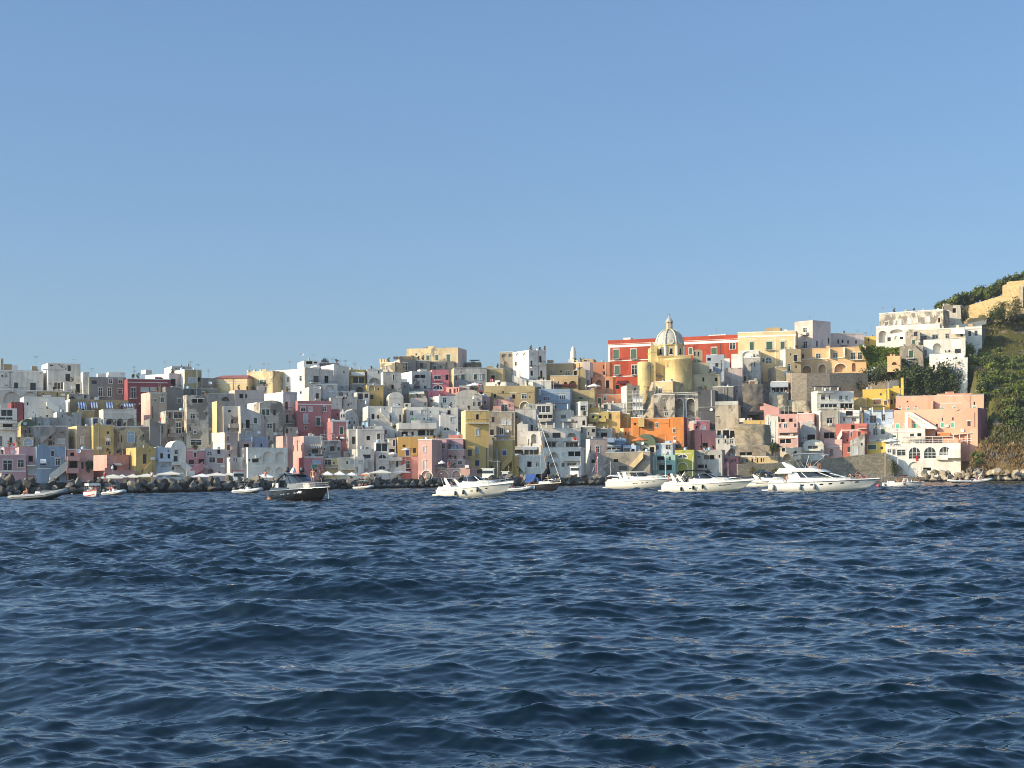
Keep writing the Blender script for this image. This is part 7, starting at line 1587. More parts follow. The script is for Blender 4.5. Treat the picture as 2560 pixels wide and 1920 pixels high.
# black yacht
def black_yacht():
    o = boat('black_motor_yacht', 'glossy black motor yacht with hardtop and twin radar domes', 'yacht', 762, 1252.5, -49); r = o.root; L, B = 9.6, 3.1
    side = hull(r, L, B, 1.55, 1.15, 1.6, 'gel_black', 'gel_grey', .12, 'steel')
    m = MB(); shell(m, [ring(-L*.18, L*.34, B*.40, 1.25, 2.8), ring(-L*.17, L*.29, B*.36, 1.95, 2.5), ring(-L*.16, L*.24, B*.26, 2.1, 2.2)]); m.build('coachroof', 'gel_grey', r)
    m = MB(); shell(m, [ring(-L*.2, L*.22, B*.37, 1.9, 2.3), ring(-L*.26, -L*.06, B*.29, 2.8, 1.1)], cap=False); w_ = m.build('windscreen', 'tint', r)
    f = MB(); a, b_ = ring(-L*.2, L*.22, B*.375, 1.9, 2.3), ring(-L*.26, -L*.06, B*.295, 2.8, 1.1)
    for k in (1, 4, 8, 11): f.tube([a[k], b_[k]], .05, 4)
    f.build('window_pillar', 'gel_black', w_)
    m = MB(); shell(m, [ring(-L*.38, -L*.02, B*.33, 2.78, 1.3), ring(-L*.38, -L*.04, B*.31, 2.9, 1.1), ring(-L*.32, -L*.1, B*.22, 2.98, .8)]); m.build('hardtop', 'gel_black', r)
    for sg in (-1, 1):
        m = MB(); m.tube([(-L*.44, sg*B*.42, 1.35), (-L*.40, sg*B*.40, 2.0), (-L*.33, sg*B*.36, 2.6), (-L*.24, sg*B*.33, 2.95)], [.16, .14, .12, .1], 6); m.build('hardtop_pillar', 'gel_black', r)
        m = MB(); m.lathe([(0, 0), (.2, .02), (.25, .12), (.25, .38), (.18, .55), (0, .6)], (-L*.2, sg*.95, 3.1), 14); m.build('radar_dome', 'fender', r)
    m = MB(); m.tube([(-L*.24, -.1, 3.05), (-L*.2, -.1, 3.9)], .05, 5); m.frustum((-L*.27, -.25, -L*.2, .25, 3.06), (-L*.24, -.08, -L*.21, .08, 3.6)); m.build('light_mast', 'gel_white', r)
    m = MB(); m.box(-L/2-.8, -B*.42, .2, -L/2+.05, B*.42, .35); m.build('swim_platform', 'teak', r)
    m = MB(); shell(m, [ring(-L*.5, -L*.1, B*.46, 1.1, .5), ring(-L*.48, -L*.1, B*.44, 1.45, .5)], cap=False); m.build('coaming', 'gel_black', r)
    for i in range(4): m = MB(); m.box(-L*.46+.32*i, -B*.42, 1.42, -L*.46+.32*i+.2, -B*.42+.12, 1.95); m.build('cockpit_cushion', 'white_cloth', r)
    rails(r, side, .55, .985, .5, 6, 'metal_grey'); ports(r, side, ((.3, .55), (.36, .56), (.46, .57), (.58, .6), (.63, .61)), 'steel', w_=.4, h_=.1)
    m = MB(); a = s_ = side(.98, 1.); m.tube([(a.x-.1, a.y*.3, a.z), (a.x+.5, -.3, .0)], .035, 5); m.build('anchor_rope', 'rope', r)
    person(o.w(2.2, -.35, 1.75), 'stand', 165, 'person with dark shorts standing at the left on the black yacht bow', 'white_cloth', s=1.03)
    person(o.w(2.5, .35, 1.75), 'stride', 190, 'person with arm raised standing at the right on the black yacht bow', 'blue_cloth', None, 'skin_tan', s=1.03)
    person((at(672, 1250, o.D+4).x, o.D+4, -1.15), 'stand', 150, 'swimmer with dark hair in the water behind the black yacht', 'red_cloth'); person((at(686, 1250, o.D+3.5).x, o.D+3.5, -1.3), 'stand', 200, 'second swimmer low in the water beside the black yacht stern', 'black_cloth')
black_yacht()

# inflatable boats
def rib(label, pxc, pyw, head, L, B, col, bow_up=.35, console=True, top=None, name='inflatable_boat', motor=True):
    o = boat(name, label, 'inflatable boat', pxc, pyw, head, 'inflatable boats near the breakwater'); r = o.root; rt = B*.13
    pts = []; n = 9
    for i in range(n+1): t = i/n; pts.append((-L/2+L*.66*t, -B/2+rt, .36+bow_up*.35*t**2))
    for i in range(1, 8):
        a = -math.pi/2+math.pi*i/8; pts.append((-L/2+L*.66+(L*.34-rt)*math.cos(a), (B/2-rt)*math.sin(a), .36+bow_up*(.35+.65*math.cos(a))))
    for i in range(n, -1, -1): t = i/n; pts.append((-L/2+L*.66*t, B/2-rt, .36+bow_up*.35*t**2))
    m = MB(); m.tube(pts, [rt*.55]+[rt]*(len(pts)-2)+[rt*.55], 10); m.build('tube', col, r)
    m = MB(); m.tube([(x, y-(rt+.005 if y < 0 else -rt-.005)*abs(y)/(B/2-rt), z+.01) for x, y, z in pts[1:-1]], .035, 4); m.build('rub_strake', 'fender', r)
    m = MB(); S = []
    for i in range(9):
        t = i/8; b_ = (B/2-rt)*(1-max(0, (t-.6)/.4)**2); S += [(-L/2+.1+(L*.94)*t, -b_, .22+bow_up*t**2*.9), (-L/2+.1+L*.9*t, 0, -.3+.5*t**4+bow_up*t**3*.6), (-L/2+.1+(L*.94)*t, b_, .22+bow_up*t**2*.9)]
    m.add(S, [(3*i+j, 3*i+j+1, 3*i+4+j, 3*i+3+j) for i in range(8) for j in range(2)], True); m.add(S[:3], [(0, 1, 2)]); m.build('hull', 'gel_white' if 'grey' not in col else 'gel_grey', r)
    m = MB(); m.add([S[3*i+j] for i in range(9) for j in (0, 2)], [(2*i, 2*i+1, 2*i+3, 2*i+2) for i in range(8)]); m.build('deck', 'canvas_grey', r)
    if console:
        m = MB(); m.frustum((-L*.08, -.35, L*.06, .35, .3), (-L*.06, -.3, L*.02, .3, 1.05)); m.build('console', 'gel_white', r); m = MB(); m.frustum((-L*.02, -.32, L*.04, .32, 1.04), (-L*.05, -.26, -L*.03, .26, 1.4)); m.build('windscreen', 'tint', r)
        m = MB(); m.box(-L*.3, -.45, .3, -L*.17, .45, .75); m.build('seat', 'white_cloth', r)
    if motor: outboard(r, -L/2-.05, 0, .45)
    if top:
        zt, mt = top; m = MB(); x0, x1 = -L*.3, L*.12; vs = [(x, y, z) for x, z in ((x0, zt-.12), (x0+.3, zt), (x1-.3, zt+.02), (x1, zt-.1)) for y in (-B*.36, 0, B*.36)]; vs = [(x, y, z+(.06 if y == 0 else 0)) for x, y, z in vs]
        m.add(vs, [(i*3+j, i*3+j+1, i*3+4+j, i*3+3+j) for i in range(3) for j in range(2)], True); m.add([(x, y, z-.04) for x, y, z in vs], [(i*3+j, i*3+j+1, i*3+4+j, i*3+3+j) for i in range(3) for j in range(2)], True); bi = m.build('bimini', mt, r)
        f = MB()
        for sg in (-1, 1): f.tube([(x0+.6, sg*B*.36, .5), (x0+.1, sg*B*.36, zt-.06)], .025, 4); f.tube([(x0+.8, sg*B*.36, .5), (x1-.05, sg*B*.36, zt-.06)], .025, 4)
        f.build('bimini_frame', 'steel', bi)
    return o
o = rib('long grey inflatable boat with raised bow and two people at far left', 100, 1250, -10, 7.4, 2.3, 'rubber_grey', .75)
person(o.w(-1.6, -.1, .6), 'sit', 120, 'person sitting at the stern of the long grey inflatable boat', 'red_cloth', None, 'skin_tan'); person(o.w(-1.9, .3, .6), 'ground', 60, 'person bending low in the stern of the long grey inflatable boat', 'black_cloth'); person(o.w(-.1, .0, .75), 'sit', 250, 'person leaning at the console of the long grey inflatable boat', 'white_cloth')
m = MB(); m.frustum((.2, -.7, 2.4, .7, .6), (.4, -.3, 1.9, .3, 1.15)); m.build('bow_cover', 'gel_grey', o.root)
def tour_boat(label, pxc, pyw, head, L, B, top, red):
    o = boat('small_boat', label, 'boat', pxc, pyw, head, 'small boats near the breakwater'); r = o.root
    side = hull(r, L, B, .95, .7, .6, 'gel_white', 'gel_white', .05, 'red_paint' if red else None, boot='red_paint' if red else None)
    m = MB(); m.box(-L*.36, -B*.42, top-.28, L*.2, B*.42, top); m.build('canopy', 'canvas_w', r)
    for x in (-L*.34, -L*.08, L*.18):
        for sg in (-1, 1): m = MB(); m.tube([(x, sg*B*.4, .7), (x, sg*B*.4, top-.27)], .03, 5); m.build('canopy_post', 'steel', r)
    m = MB(); m.box(-L*.3, -B*.3, .65, -L*.2, B*.3, 1.0); m.build('bench', 'white_cloth', r)
    if not red: outboard(r, -L/2-.05, 0, .5)
    return o
o = tour_boat('small white and red boat with square white canopy', 233, 1242.5, -62, 4.6, 1.9, 1.85, True)
person(o.w(.3, -.3, .75), 'sit', 190, 'person under the left half of the white square canopy', 'white_cloth', 'white_cloth'); person(o.w(-.3, .5, .75), 'sit', 170, 'person under the right half of the white square canopy', 'blue_cloth', 'pink_cloth')
o = rib('small white inflatable boat with steel hoop right of the red and white boat', 288, 1240, -35, 4.3, 1.8, 'rubber_white', .35, True)
m = MB(); m.tube([(-.4, -.6, .5), (-.4, -.6, 1.55), (-.4, .6, 1.55), (-.4, .6, .5)], .04, 5); m.build('hoop', 'steel', o.root); person(o.w(-.7, 0, .6), 'sit', 160, 'person with red top under the steel hoop of the small inflatable', 'blue_cloth', 'red_cloth')
o = rib('white inflatable boat with dark console and one person, left of the black yacht', 622, 1234.5, -28, 5.2, 2.0, 'rubber_white', .35, True, (1.75, 'black_cloth'))
person(o.w(-.2, .5, .55), 'stand', 200, 'tanned person at the wheel of the white inflatable left of the black yacht', 'black_cloth', None, 'skin_tan', s=.95)
o = rib('white inflatable boat with cream bimini and pink bathers, right of the black yacht', 911, 1224.5, -30, 4.2, 1.8, 'rubber_white', .3, False, (1.65, 'canvas'))
person(o.w(-.8, -.3, .5), 'sit', 170, 'left bather under the cream bimini', 'pink_cloth'); person(o.w(.2, 0, .5), 'sit', 200, 'right bather under the cream bimini', 'red_cloth', None, 'skin_tan')
o = rib('white tender tucked between the sport cruiser bow and the sailboat', 1298, 1231, -18, 4.6, 1.9, 'rubber_white', .4, False)
person(o.w(-1.1, .1, .5), 'sit', 200, 'person in navy sitting in the white tender', 'blue_cloth', 'blue_cloth')
o = rib('small white inflatable boat with two people before the pale boulders', 2398, 1208, 174, 5.2, 1.9, 'rubber_white', .3, False)
person(o.w(1.2, 0, .5), 'sit', 120, 'left person low in the inflatable before the pale boulders', 'red_cloth'); person(o.w(-.1, .1, .55), 'sit', 200, 'right person in the inflatable before the pale boulders', 'white_cloth', 'pink_cloth')
o = rib('white inflatable boat with high pale bimini at the right edge of the harbour', 2453, 1206.5, -24, 5.0, 2.0, 'rubber_white', .45, True, (3.1, 'canvas_w'))
for i, (x, y, c) in enumerate(((-1.0, -.4, 'pink_cloth'), (-.2, -.5, 'aqua_cloth'), (.6, -.2, 'black_cloth'))): person(o.w(x, y, .7), 'sit', 170+20*i, ('pink shirted', 'aqua shirted', 'black shirted')[i]+' person in the inflatable with the high bimini', 'blue_cloth', c)

# sailing boat with a wooden mast
def sailboat():
    o = boat('sailboat', 'dark wooden sailing boat with leaning varnished mast and blue canvas', 'sailboat', 1364, 1227.5, -55, None); r = o.root; L, B = 8.2, 2.6
    side = hull(r, L, B, 1.35, .95, 1.4, 'hull_dark', 'varnish', .1, 'canvas')
    m = MB(); shell(m, [ring(-L*.1, L*.22, B*.3, 1.05, 1.2), ring(-L*.1, L*.2, B*.27, 1.5, 1.1)]); m.build('coachroof', 'gel_white', r)
    top = Vector((-1.0, -.85, 12.2)); ft = Vector((.9, 0, 1.4)); m = MB(); m.tube([ft, ft.lerp(top, .5), top], [.075, .065, .04], 8); mast = m.build('mast', 'varnish', r)
    m = MB(); m.tube([top, (L*.5, 0, 1.4)], .04, 6); m.build('furled_jib', 'canvas_w', r)
    m = MB()
    for p in ((-L*.5, 0, 1.), (.7, 1.2, 1.1), (.7, -1.2, 1.1)): m.tube([top.lerp(ft, .05), p], .012, 4)
    m.build('stay', 'steel', mast)
    m = MB(); m.tube([ft+Vector((-.1, 0, .7)), (-3.2, -.1, 2.3)], .07, 6); m.build('boom', 'varnish', r)
    m = MB(); m.tube([ft+Vector((-.1, 0, 3.2)), ft+Vector((-.35, 0, 1.6)), ft+Vector((-1.2, 0, .95)), (-2.9, -.1, 2.45)], [.2, .5, .45, .2], 8); m.build('furled_sail', 'black_cloth', r)
    m = MB(); m.add([(-3.9, -1.2, 1.3), (-1.6, -1.25, 1.5), (-1.2, -.9, 2.7), (-3.9, -.9, 2.65), (-3.9, .9, 2.65), (-1.2, .9, 2.7), (-1.6, 1.25, 1.5), (-3.9, 1.2, 1.3)], [(0, 1, 2, 3), (3, 2, 5, 4), (4, 5, 6, 7)]); m.build('spray_canvas', 'canvas_blue', r)
    rails(r, side, .6, .985, .6, 5)
    for t in (.12, .26, .42): fender(o, side, t, .5, 'white fender hanging on the dark wooden sailing boat', 'fenders of the wooden sailing boat', 'canvas_w', .12, .55)
    person(o.w(-3.4, -.6, 1.05), 'sit', 170, 'bare backed person in the stern of the wooden sailing boat', 'red_cloth'); person(o.w(-2.5, -.8, 1.05), 'recline', 120, 'person lying in the cockpit of the wooden sailing boat', 'black_cloth')
sailboat()
# open boat right of the yacht
def open_boat():
    o = boat('open_boat', 'white open boat with folded bimini and three people beneath the restaurant', 'boat', 2258, 1218, -18, None); r = o.root; L, B = 6.9, 2.2
    side = hull(r, L, B, 1.0, .75, .8, 'gel_white', 'gel_white', .05)
    m = MB(); m.frustum((-.2, -.5, 1.0, .5, .8), (.1, -.4, .7, .4, 1.6)); m.build('console', 'gel_white', r); m = MB(); m.box(-2.6, -.8, .75, -1.4, .8, 1.05); m.build('seat', 'white_cloth', r)
    m = MB()
    for x in (-2.6, 1.4): m.tube([(x, -.95, .8), (x, -.95, 1.9), (x, .95, 1.9), (x, .95, .8)], .03, 5)
    m.tube([(-2.6, -.95, 1.9), (1.4, -.95, 1.9)], .03, 5); m.tube([(-2.6, .95, 1.9), (1.4, .95, 1.9)], .03, 5); m.build('bimini_frame', 'steel', r)
    m = MB(); m.box(-.6, -1, 1.93, .8, 1, 2.08); m.build('folded_canvas', 'canvas_dark', r); outboard(r, -L/2, 0, .55)
    person(o.w(-1.0, -.3, .85), 'sit', 190, 'left person with dark hair in the white open boat', 'black_cloth'); person(o.w(.3, -.6, .8), 'sit', 150, 'middle person bending in the white open boat', 'pink_cloth'); person(o.w(2.4, -.1, .95), 'sit', 210, 'right person near the bow of the white open boat', 'black_cloth', None, 'skin_tan')
    for t in (.08, .57): fender(o, side, t, .5, 'dark fender hanging on the white open boat beneath the restaurant', 'fenders of the white open boat', 'fender', .1, .5)
open_boat()
b_ = at(2195, 1216.5, sea_dist(2195, 1217)); m = MB(); m.lathe([(0, -.3), (.3, -.2), (.38, 0), (.3, .22), (.1, .34), (.08, .42), (0, .43)], (0, 0, .08), 14); bo = m.build('buoy', 'buoy', None, b_); bo.location.z = 0; tag(bo, 'red mooring buoy floating right of the flybridge yacht', 'buoy')
b_ = at(180, 1237, sea_dist(180, 1238)); m = MB(); m.lathe([(0, -.2), (.2, -.1), (.22, .05), (.12, .2), (0, .22)], (0, 0, .05), 12); bo = m.build('buoy', 'canvas_w', None, b_); bo.location.z = 0; tag(bo, 'small white buoy near the raised grey inflatable bow', 'buoy')

# boats inside the harbour, behind the breakwater
def moored(label, pxc, D, head, L, B, fb, house=None, masts=(), mat='gel_white', name='fishing_boat', cat='fishing boat', cover=None, roofm='gel_white', rig=True):
    a = ray(pxc, 1190)[0]; r = thing(name, label, cat, (a*D, D, 0), R(head), 'boats inside the harbour')
    side = hull(r, L, B, fb, fb*.7, L*.1, mat, 'gel_white', .06, None)
    if house:
        x0, x1, z1 = house; m = MB(); m.frustum((x0, -B*.3, x1, B*.3, fb*.7), (x0+.05, -B*.27, x1-.15, B*.27, z1)); w_ = m.build('wheelhouse', 'gel_white', r)
        m = MB(); m.frustum((x0+.15, -B*.305, x1-.02, B*.305, z1-1.0), (x0+.17, -B*.285, x1-.1, B*.285, z1-.4)); m.build('window', 'tint', w_); m = MB(); m.box(x0-.2, -B*.33, z1, x1+.15, B*.33, z1+.12); m.build('roof', roofm, w_)
    for x, zt, mt in masts:
        m = MB(); m.tube([(x, 0, fb*.6), (x, 0, zt)], [.07, .04], 6); ms = m.build('mast', mt, r)
        if rig:
            m = MB()
            for px_ in (-L*.48, L*.48): m.tube([(x, 0, zt-.2), (px_, 0, fb)], .02, 4)
            m.tube([(x, -.0, zt*.72), (x-.5, -B*.45, fb*.8)], .02, 4); m.build('stay', 'steel', ms)
    if cover:
        m = MB(); shell(m, [ring(-L*.4, L*.3, B*.45, fb*.75, L*.2), ring(-L*.3, L*.15, B*.25, fb*.75+.7, L*.15), ring(-L*.2, L*.05, B*.06, fb*.75+.95, L*.08)]); m.build('cover', cover, r)
    return r
mD = lambda p, e=9: moleD(p)+e
moored('white fishing boat with wheelhouse and red mast before the rosy tuff house', 1462, mD(1462), -8, 8.5, 2.8, 1.9, (-3.4, -1.3, 4.4), ((2.8, 8.6, 'red_paint'), (-1.0, 6.4, 'canvas_w')))
moored('white fishing boat with rigging poles right of the red mast', 1512, mD(1512), 172, 7., 2.6, 1.9, None, ((1.6, 6.8, 'trim'), (-1.4, 5.5, 'trim')))
moored('moored sailboat with the tall white mast in front of the aqua house', 1662, mD(1662), 20, 8, 2.7, 1.6, None, ((.2, 11.6, 'canvas_w'),), name='sailboat', cat='sailboat', rig=False)
moored('moored sailboat with slim grey mast before the cream quay houses', 886, mD(886), 10, 7, 2.4, 1.5, None, ((.2, 9.2, 'metal_grey'),), name='sailboat', cat='sailboat', rig=False)
moored('white wheelhouse boat with red roof behind the left breakwater', 596, mD(596), 12, 4.6, 2.2, 1.5, (-1.0, 1.0, 3.6), (), roofm='red_paint')
moored('white motorboat with wheelhouse and aerials below the merlon house', 1226, mD(1226), 174, 6.5, 2.6, 2.0, (-.8, 1.8, 3.9), ((-1.6, 5.8, 'steel'),), rig=False)
moored('white motorboat with spotlight mast beside the merlon house', 1262, mD(1262), -6, 5, 2.3, 1.8, (-.6, .9, 3.2), ((.9, 4.6, 'steel'),), rig=False)
moored('grey covered boat behind the breakwater right of the fishing boats', 1555, mD(1555), 5, 6.5, 2.5, 1.9, None, (), cover='canvas_w', name='moored_boat', cat='boat')
moored('white sloping cabin boat behind the breakwater under the tuff wall', 1528, mD(1528, 14), 176, 6, 2.4, 1.8, None, (), cover='gel_white', name='moored_boat', cat='boat')
moored('small moored sailboat with bare mast under the weathered quay house', 1730, mD(1730), 8, 6.5, 2.3, 1.6, None, ((.2, 6.6, 'canvas_w'), ), name='sailboat', cat='sailboat', rig=False)
moored('white sailboat with crossed poles before the pink little house', 1812, mD(1812), 176, 6.5, 2.3, 1.7, None, ((.8, 5.4, 'trim'), (-.8, 5.0, 'trim')), name='sailboat', cat='sailboat')
moored('open white boat with black gear beside the white apartment arches', 1420, mD(1420), 4, 6, 2.3, 1.9, None, (), name='moored_boat', cat='boat')
moored('white dinghy covered with red canvas left of the sailing mast', 1310, mD(1310), 6, 5.5, 2.2, 1.8, None, (), cover='canvas_dark', name='moored_boat', cat='boat')
moored('pale boat with tan cover below the pink quay terrace', 1172, mD(1172), 0, 5.5, 2.2, 1.8, None, (), cover='canvas', name='moored_boat', cat='boat')
moored('white dinghy behind the sea wall stairs', 2186, 381, 20, 4.5, 1.8, 1.0, None, ((.4, 2.6, 'fender'),), name='moored_boat', cat='boat', rig=False)

# ---------------------------------------------------------------- parasols and tents
def parasol(label, cx, yt, wpx, D, drop, mat='canvas', n=8, group=None, ht=2.4, name='parasol', cat='parasol', tilt=0.):
    p = at(cx, yt, D); r_ = wpx/2*D/F; h_ = drop*D/F
    root = thing(name, label, cat, (p.x, p.y, p.z-h_-ht), 0, group)
    m = MB(); rot = math.pi/4 if n == 4 else math.pi/8; rr = r_*(1.2 if n == 4 else 1.05)
    m.lathe([(rr, ht), (rr*.98, ht+.02), (rr*.5, ht+h_*.48), (.05, ht+h_)], (0, 0, 0), n, rot, rot+2*math.pi, smooth=False)
    m.lathe([(rr, ht), (rr*1.0, ht-.18)], (0, 0, 0), n, rot, rot+2*math.pi, smooth=False); m.build('canopy', mat, root)
    m = MB(); m.tube([(0, 0, -.05), (0, 0, ht+h_)], .045, 6); m.build('pole', 'metal_grey', root); m = MB(); m.lathe([(.35, 0), (.35, .1), (.05, .14)], (0, 0, -.05), 10); m.build('base', 'metal_grey', root)
    return root
def pq(z, cx, yt, w_, drop): o = ZN[z]; return o[0]+cx*o[2], o[1]+yt*o[2], w_*o[2], drop*o[2]
QT = 'cream parasols along the quay'
for z, cx, yt, w_, dr, lb, mt in (('B', 1960, 1022, 430, 70, 'wide cream quay parasol in front of the low salmon terrace', 'canvas'), ('D', 40, 1022, 190, 60, 'cream quay parasol under the salmon terrace edge', 'canvas'), ('D', 225, 1015, 240, 62, 'cream quay parasol left of the mustard house stair', 'canvas'), ('D', 470, 1008, 400, 60, 'wide cream quay parasol under the mustard house', 'canvas'),
                                  ('D', 880, 970, 390, 55, 'tan quay parasol behind the others under the pale blue house', 'canvas'), ('D', 935, 1025, 300, 62, 'pale quay parasol left of the white stair foot', 'canvas_w'), ('D', 1420, 1008, 300, 60, 'white quay parasol right of the white stair foot', 'canvas_w'), ('D', 1680, 990, 380, 55, 'long pale quay parasol below the pinkish cream house', 'canvas'), ('D', 1900, 990, 260, 50, 'pale quay parasol before the jagged white gable', 'canvas'),
                                  ('F', 430, 1010, 330, 70, 'white quay parasol below the four blind arches', 'canvas_w'), ('F', 1510, 968, 200, 70, 'white pointed parasol under the pale yellow quay house', 'canvas_w'), ('F', 1720, 966, 200, 70, 'white pointed parasol under the cream quay house', 'canvas_w'), ('F', 1930, 985, 190, 55, 'white pointed parasol beside the slim grey mast', 'canvas_w'), ('F', 2160, 1000, 180, 40, 'pinkish parasol at the right end of the white pointed ones', 'canvas_o'),
                                  ('H', 110, 1055, 150, 40, 'brownish parasol left of the big grey green one', 'canvas'), ('H', 365, 1010, 370, 62, 'big grey green quay parasol below the white loggia house', 'canvas'), ('H', 720, 1025, 320, 35, 'flat grey parasol before the dark red house', 'canvas_grey')):
    x, y, w2, d2 = pq(z, cx, yt, w_*1.22, dr*.8); parasol(lb, x, y-2, w2, dfront(x)-9, d2, mt, 4, QT)
for z, cx, yt, w_, dr, lb, mt, off in (('B', 20, 975, 150, 60, 'striped straw parasol at the left edge by the pink house', 'stripe_tan', -8), ('G', 1985, 735, 290, 48, 'big white terrace parasol above the maroon terrace', 'canvas_w', 56), ('I', 1970, 752, 235, 45, 'white terrace parasol below the burnt orange house', 'canvas_w', 66), ('H', 790, 622, 140, 22, 'small white parasol on the orange yellow house terrace', 'canvas_w', 2.5), ('H', 1415, 838, 130, 40, 'small white parasol on the pink terrace', 'canvas_w', -8),
                                       ('H', 565, 690, 140, 28, 'small grey white parasol on the white parapet terrace', 'canvas_w', 4), ('J', 360, 382, 250, 38, 'grey parasol above the mustard merlon house', 'canvas_grey', 9), ('L', 690, 985, 280, 50, 'orange red parasol on the orange terrace', 'canvas_o', 10), ('P', 680, 718, 190, 30, 'wide white parasol at the left of the restaurant roof', 'canvas_w', 1), ('P', 745, 368, 110, 25, 'dark parasol on the pale blue house terrace', 'canvas_dark', 17), ('E', 1310, 220, 190, 40, 'white parasol on the roof of the big white house', 'canvas_w', 78), ('B', -10, 555, 180, 50, 'white parasol on the rear pink terrace', 'canvas_w', 5)):
    x, y, w2, d2 = pq(z, cx, yt, w_, dr); parasol(lb, x, y, w2, dfront(x)+off, d2, mt, 8)
for z, cx, y0, y1, lb in (('B', 1945, 850, 935, 'closed white parasol on the salmon terrace'), ('E', 990, 1340, 1430, 'closed grey white parasol on the salmon tower terrace'), ('G', 105, 1035, 1130, 'closed white parasol on the white terrace left of centre'), ('L', 2100, 870, 1000, 'closed white parasol on the dark veranda terrace')):
    o = ZN[z]; x = o[0]+cx*o[2]; D = depth_for(x, o[1]+y1*o[2])-10; a, b_ = at(x, o[1]+y1*o[2], D), at(x, o[1]+y0*o[2], D); h_ = b_.z-a.z
    r_ = thing('closed_parasol', lb, 'parasol', a, 0); m = MB(); m.lathe([(.12, h_*.25), (.3, h_*.32), (.22, h_*.6), (.05, h_)], (0, 0, 0), 8); m.build('canopy', 'canvas_w', r_); m = MB(); m.tube([(0, 0, -.5), (0, 0, h_*.4)], .04, 5); m.build('pole', 'metal_grey', r_)
# restaurant roof pergola
zone('P')
def pergola():
    D = RS.D-.2; a, b_ = at(px(835), py(780), D), at(px(1395), py(700), D); w_, h_ = b_.x-a.x, b_.z-a.z
    r_ = thing('pergola', 'long white awning pergola on the restaurant roof terrace', 'pergola', (a.x, D+2.2, a.z), R(-14)); m = MB(); m.box(0, -1.8, h_, w_, 1.8, h_+.16); m.build('awning_roof', 'canvas', r_)
    for i in range(6):
        for y in (-1.7, 1.7): m = MB(); m.tube([(w_*i/5, y, -.6), (w_*i/5, y, h_)], .05, 5); m.build('post', 'trim', r_)
    D2 = RS.D+4; a, b_ = at(px(1385), py(760), D2), at(px(1640), py(655), D2); w_, h_ = b_.x-a.x, b_.z-a.z
    r_ = thing('pergola', 'flat roofed white shelter at the right end of the restaurant terrace', 'pergola', (a.x, D2, a.z), R(-14)); m = MB(); m.prism([(-.6, h_-.55), (w_*.72, h_-.1), (w_, h_+.1), (w_, h_-.1), (w_*.7, h_-.28), (-.6, h_-.62)], -2.2, 2.2); m.build('roof', 'canvas', r_)
    for x in (.2, w_*.3, w_*.65, w_*.95): m = MB(); m.box(x-.12, -2.1, -1., x+.12, -1.8, h_-.45); m.build('post', 'trim', r_)
    m = MB(); m.box(w_*.3, -2.05, .2, w_*.95, -1.95, .35); m.box(w_*.3, -2.05, .7, w_*.95, -1.95, .85); m.build('railing', 'trim', r_)
pergola()
# lettered stair on the hotel: part of the hotel
def hotel_stair():
    def fp(x, y, d): u, z = HT.onfront(x, y); return Vector((u, -d, z-HT.zb))
    m = MB(); up = [(870, 420), (935, 418), (1215, 590)]; lo = [(870, 470), (925, 472), (1060, 600), (1215, 600)]
    pts = [(868, 416), (940, 416), (1230, 592), (1230, 612), (1075, 612), (922, 478), (904, 478), (904, 612), (868, 612)]
    A = [fp(x, y, 1.9) for x, y in pts]; B_ = [fp(x, y, 1.6) for x, y in pts]; n = len(pts)
    m.add(A, [(0, 1, 5, 6), (0, 6, 7, 8), (1, 2, 3, 4), (1, 4, 5)]); m.add(B_, [(0, 1, 5, 6), (0, 6, 7, 8), (1, 2, 3, 4), (1, 4, 5)]); m.add(A+B_, [(i, (i+1) % n, n+(i+1) % n, n+i) for i in range(n)])
    ns = 18
    for i in range(ns):
        t0, t1 = i/ns, (i+1)/ns; p0, p1 = fp(938+290*t0, 424+176*t0, 1.6), fp(938+290*t1, 424+176*t1, 0); m.box(p0.x, -1.59, min(p0.z, p1.z)-.5, p1.x, -.01, p0.z)
    m.box(fp(868, 430, 0).x, -1.59, fp(868, 440, 0).z-.3, fp(938, 430, 0).x, -.01, fp(868, 432, 0).z); st = m.build('staircase', PM('W'), HT.root)
    hb = MB(); hb.tube([fp(940, 414, 1.75), fp(1230, 589, 1.75)], .05, 5); hb.build('handrail', 'wood', st)
    p0, p1 = fp(885, 466, 1.93), fp(1118, 572, 1.93)
    for txt, a, b_, size in (('LA', (884, 462), (912, 470), 1.55), ('CORRICELLA', (914, 458), (1098, 566), 1.3)):
        cu = bpy.data.curves.new('t', 'FONT'); cu.body = txt; cu.size = size*.95; cu.extrude = .012; cu.space_character = 1.1 if txt != 'LA' else 1.
        ob = bpy.data.objects.new('t', cu); COL.objects.link(ob); dg = bpy.context.evaluated_depsgraph_get(); me = bpy.data.meshes.new_from_object(ob.evaluated_get(dg)); bpy.data.objects.remove(ob)
        q0, q1 = fp(*a, 1.93), fp(*b_, 1.93); d = (q1-q0).normalized(); upv = Vector((-d.z, 0, d.x)); wd = max(v.co.x for v in me.vertices); sc = (q1-q0).length/wd
        me.materials.append(MATS['mark_soft']); t_ = bpy.data.objects.new('lettering', me); COL.objects.link(t_); t_.parent = st
        M = Matrix((d*sc, upv*min(sc, 1.15), d.cross(upv))).transposed().to_4x4(); M.translation = q0; t_.matrix_local = M
hotel_stair()
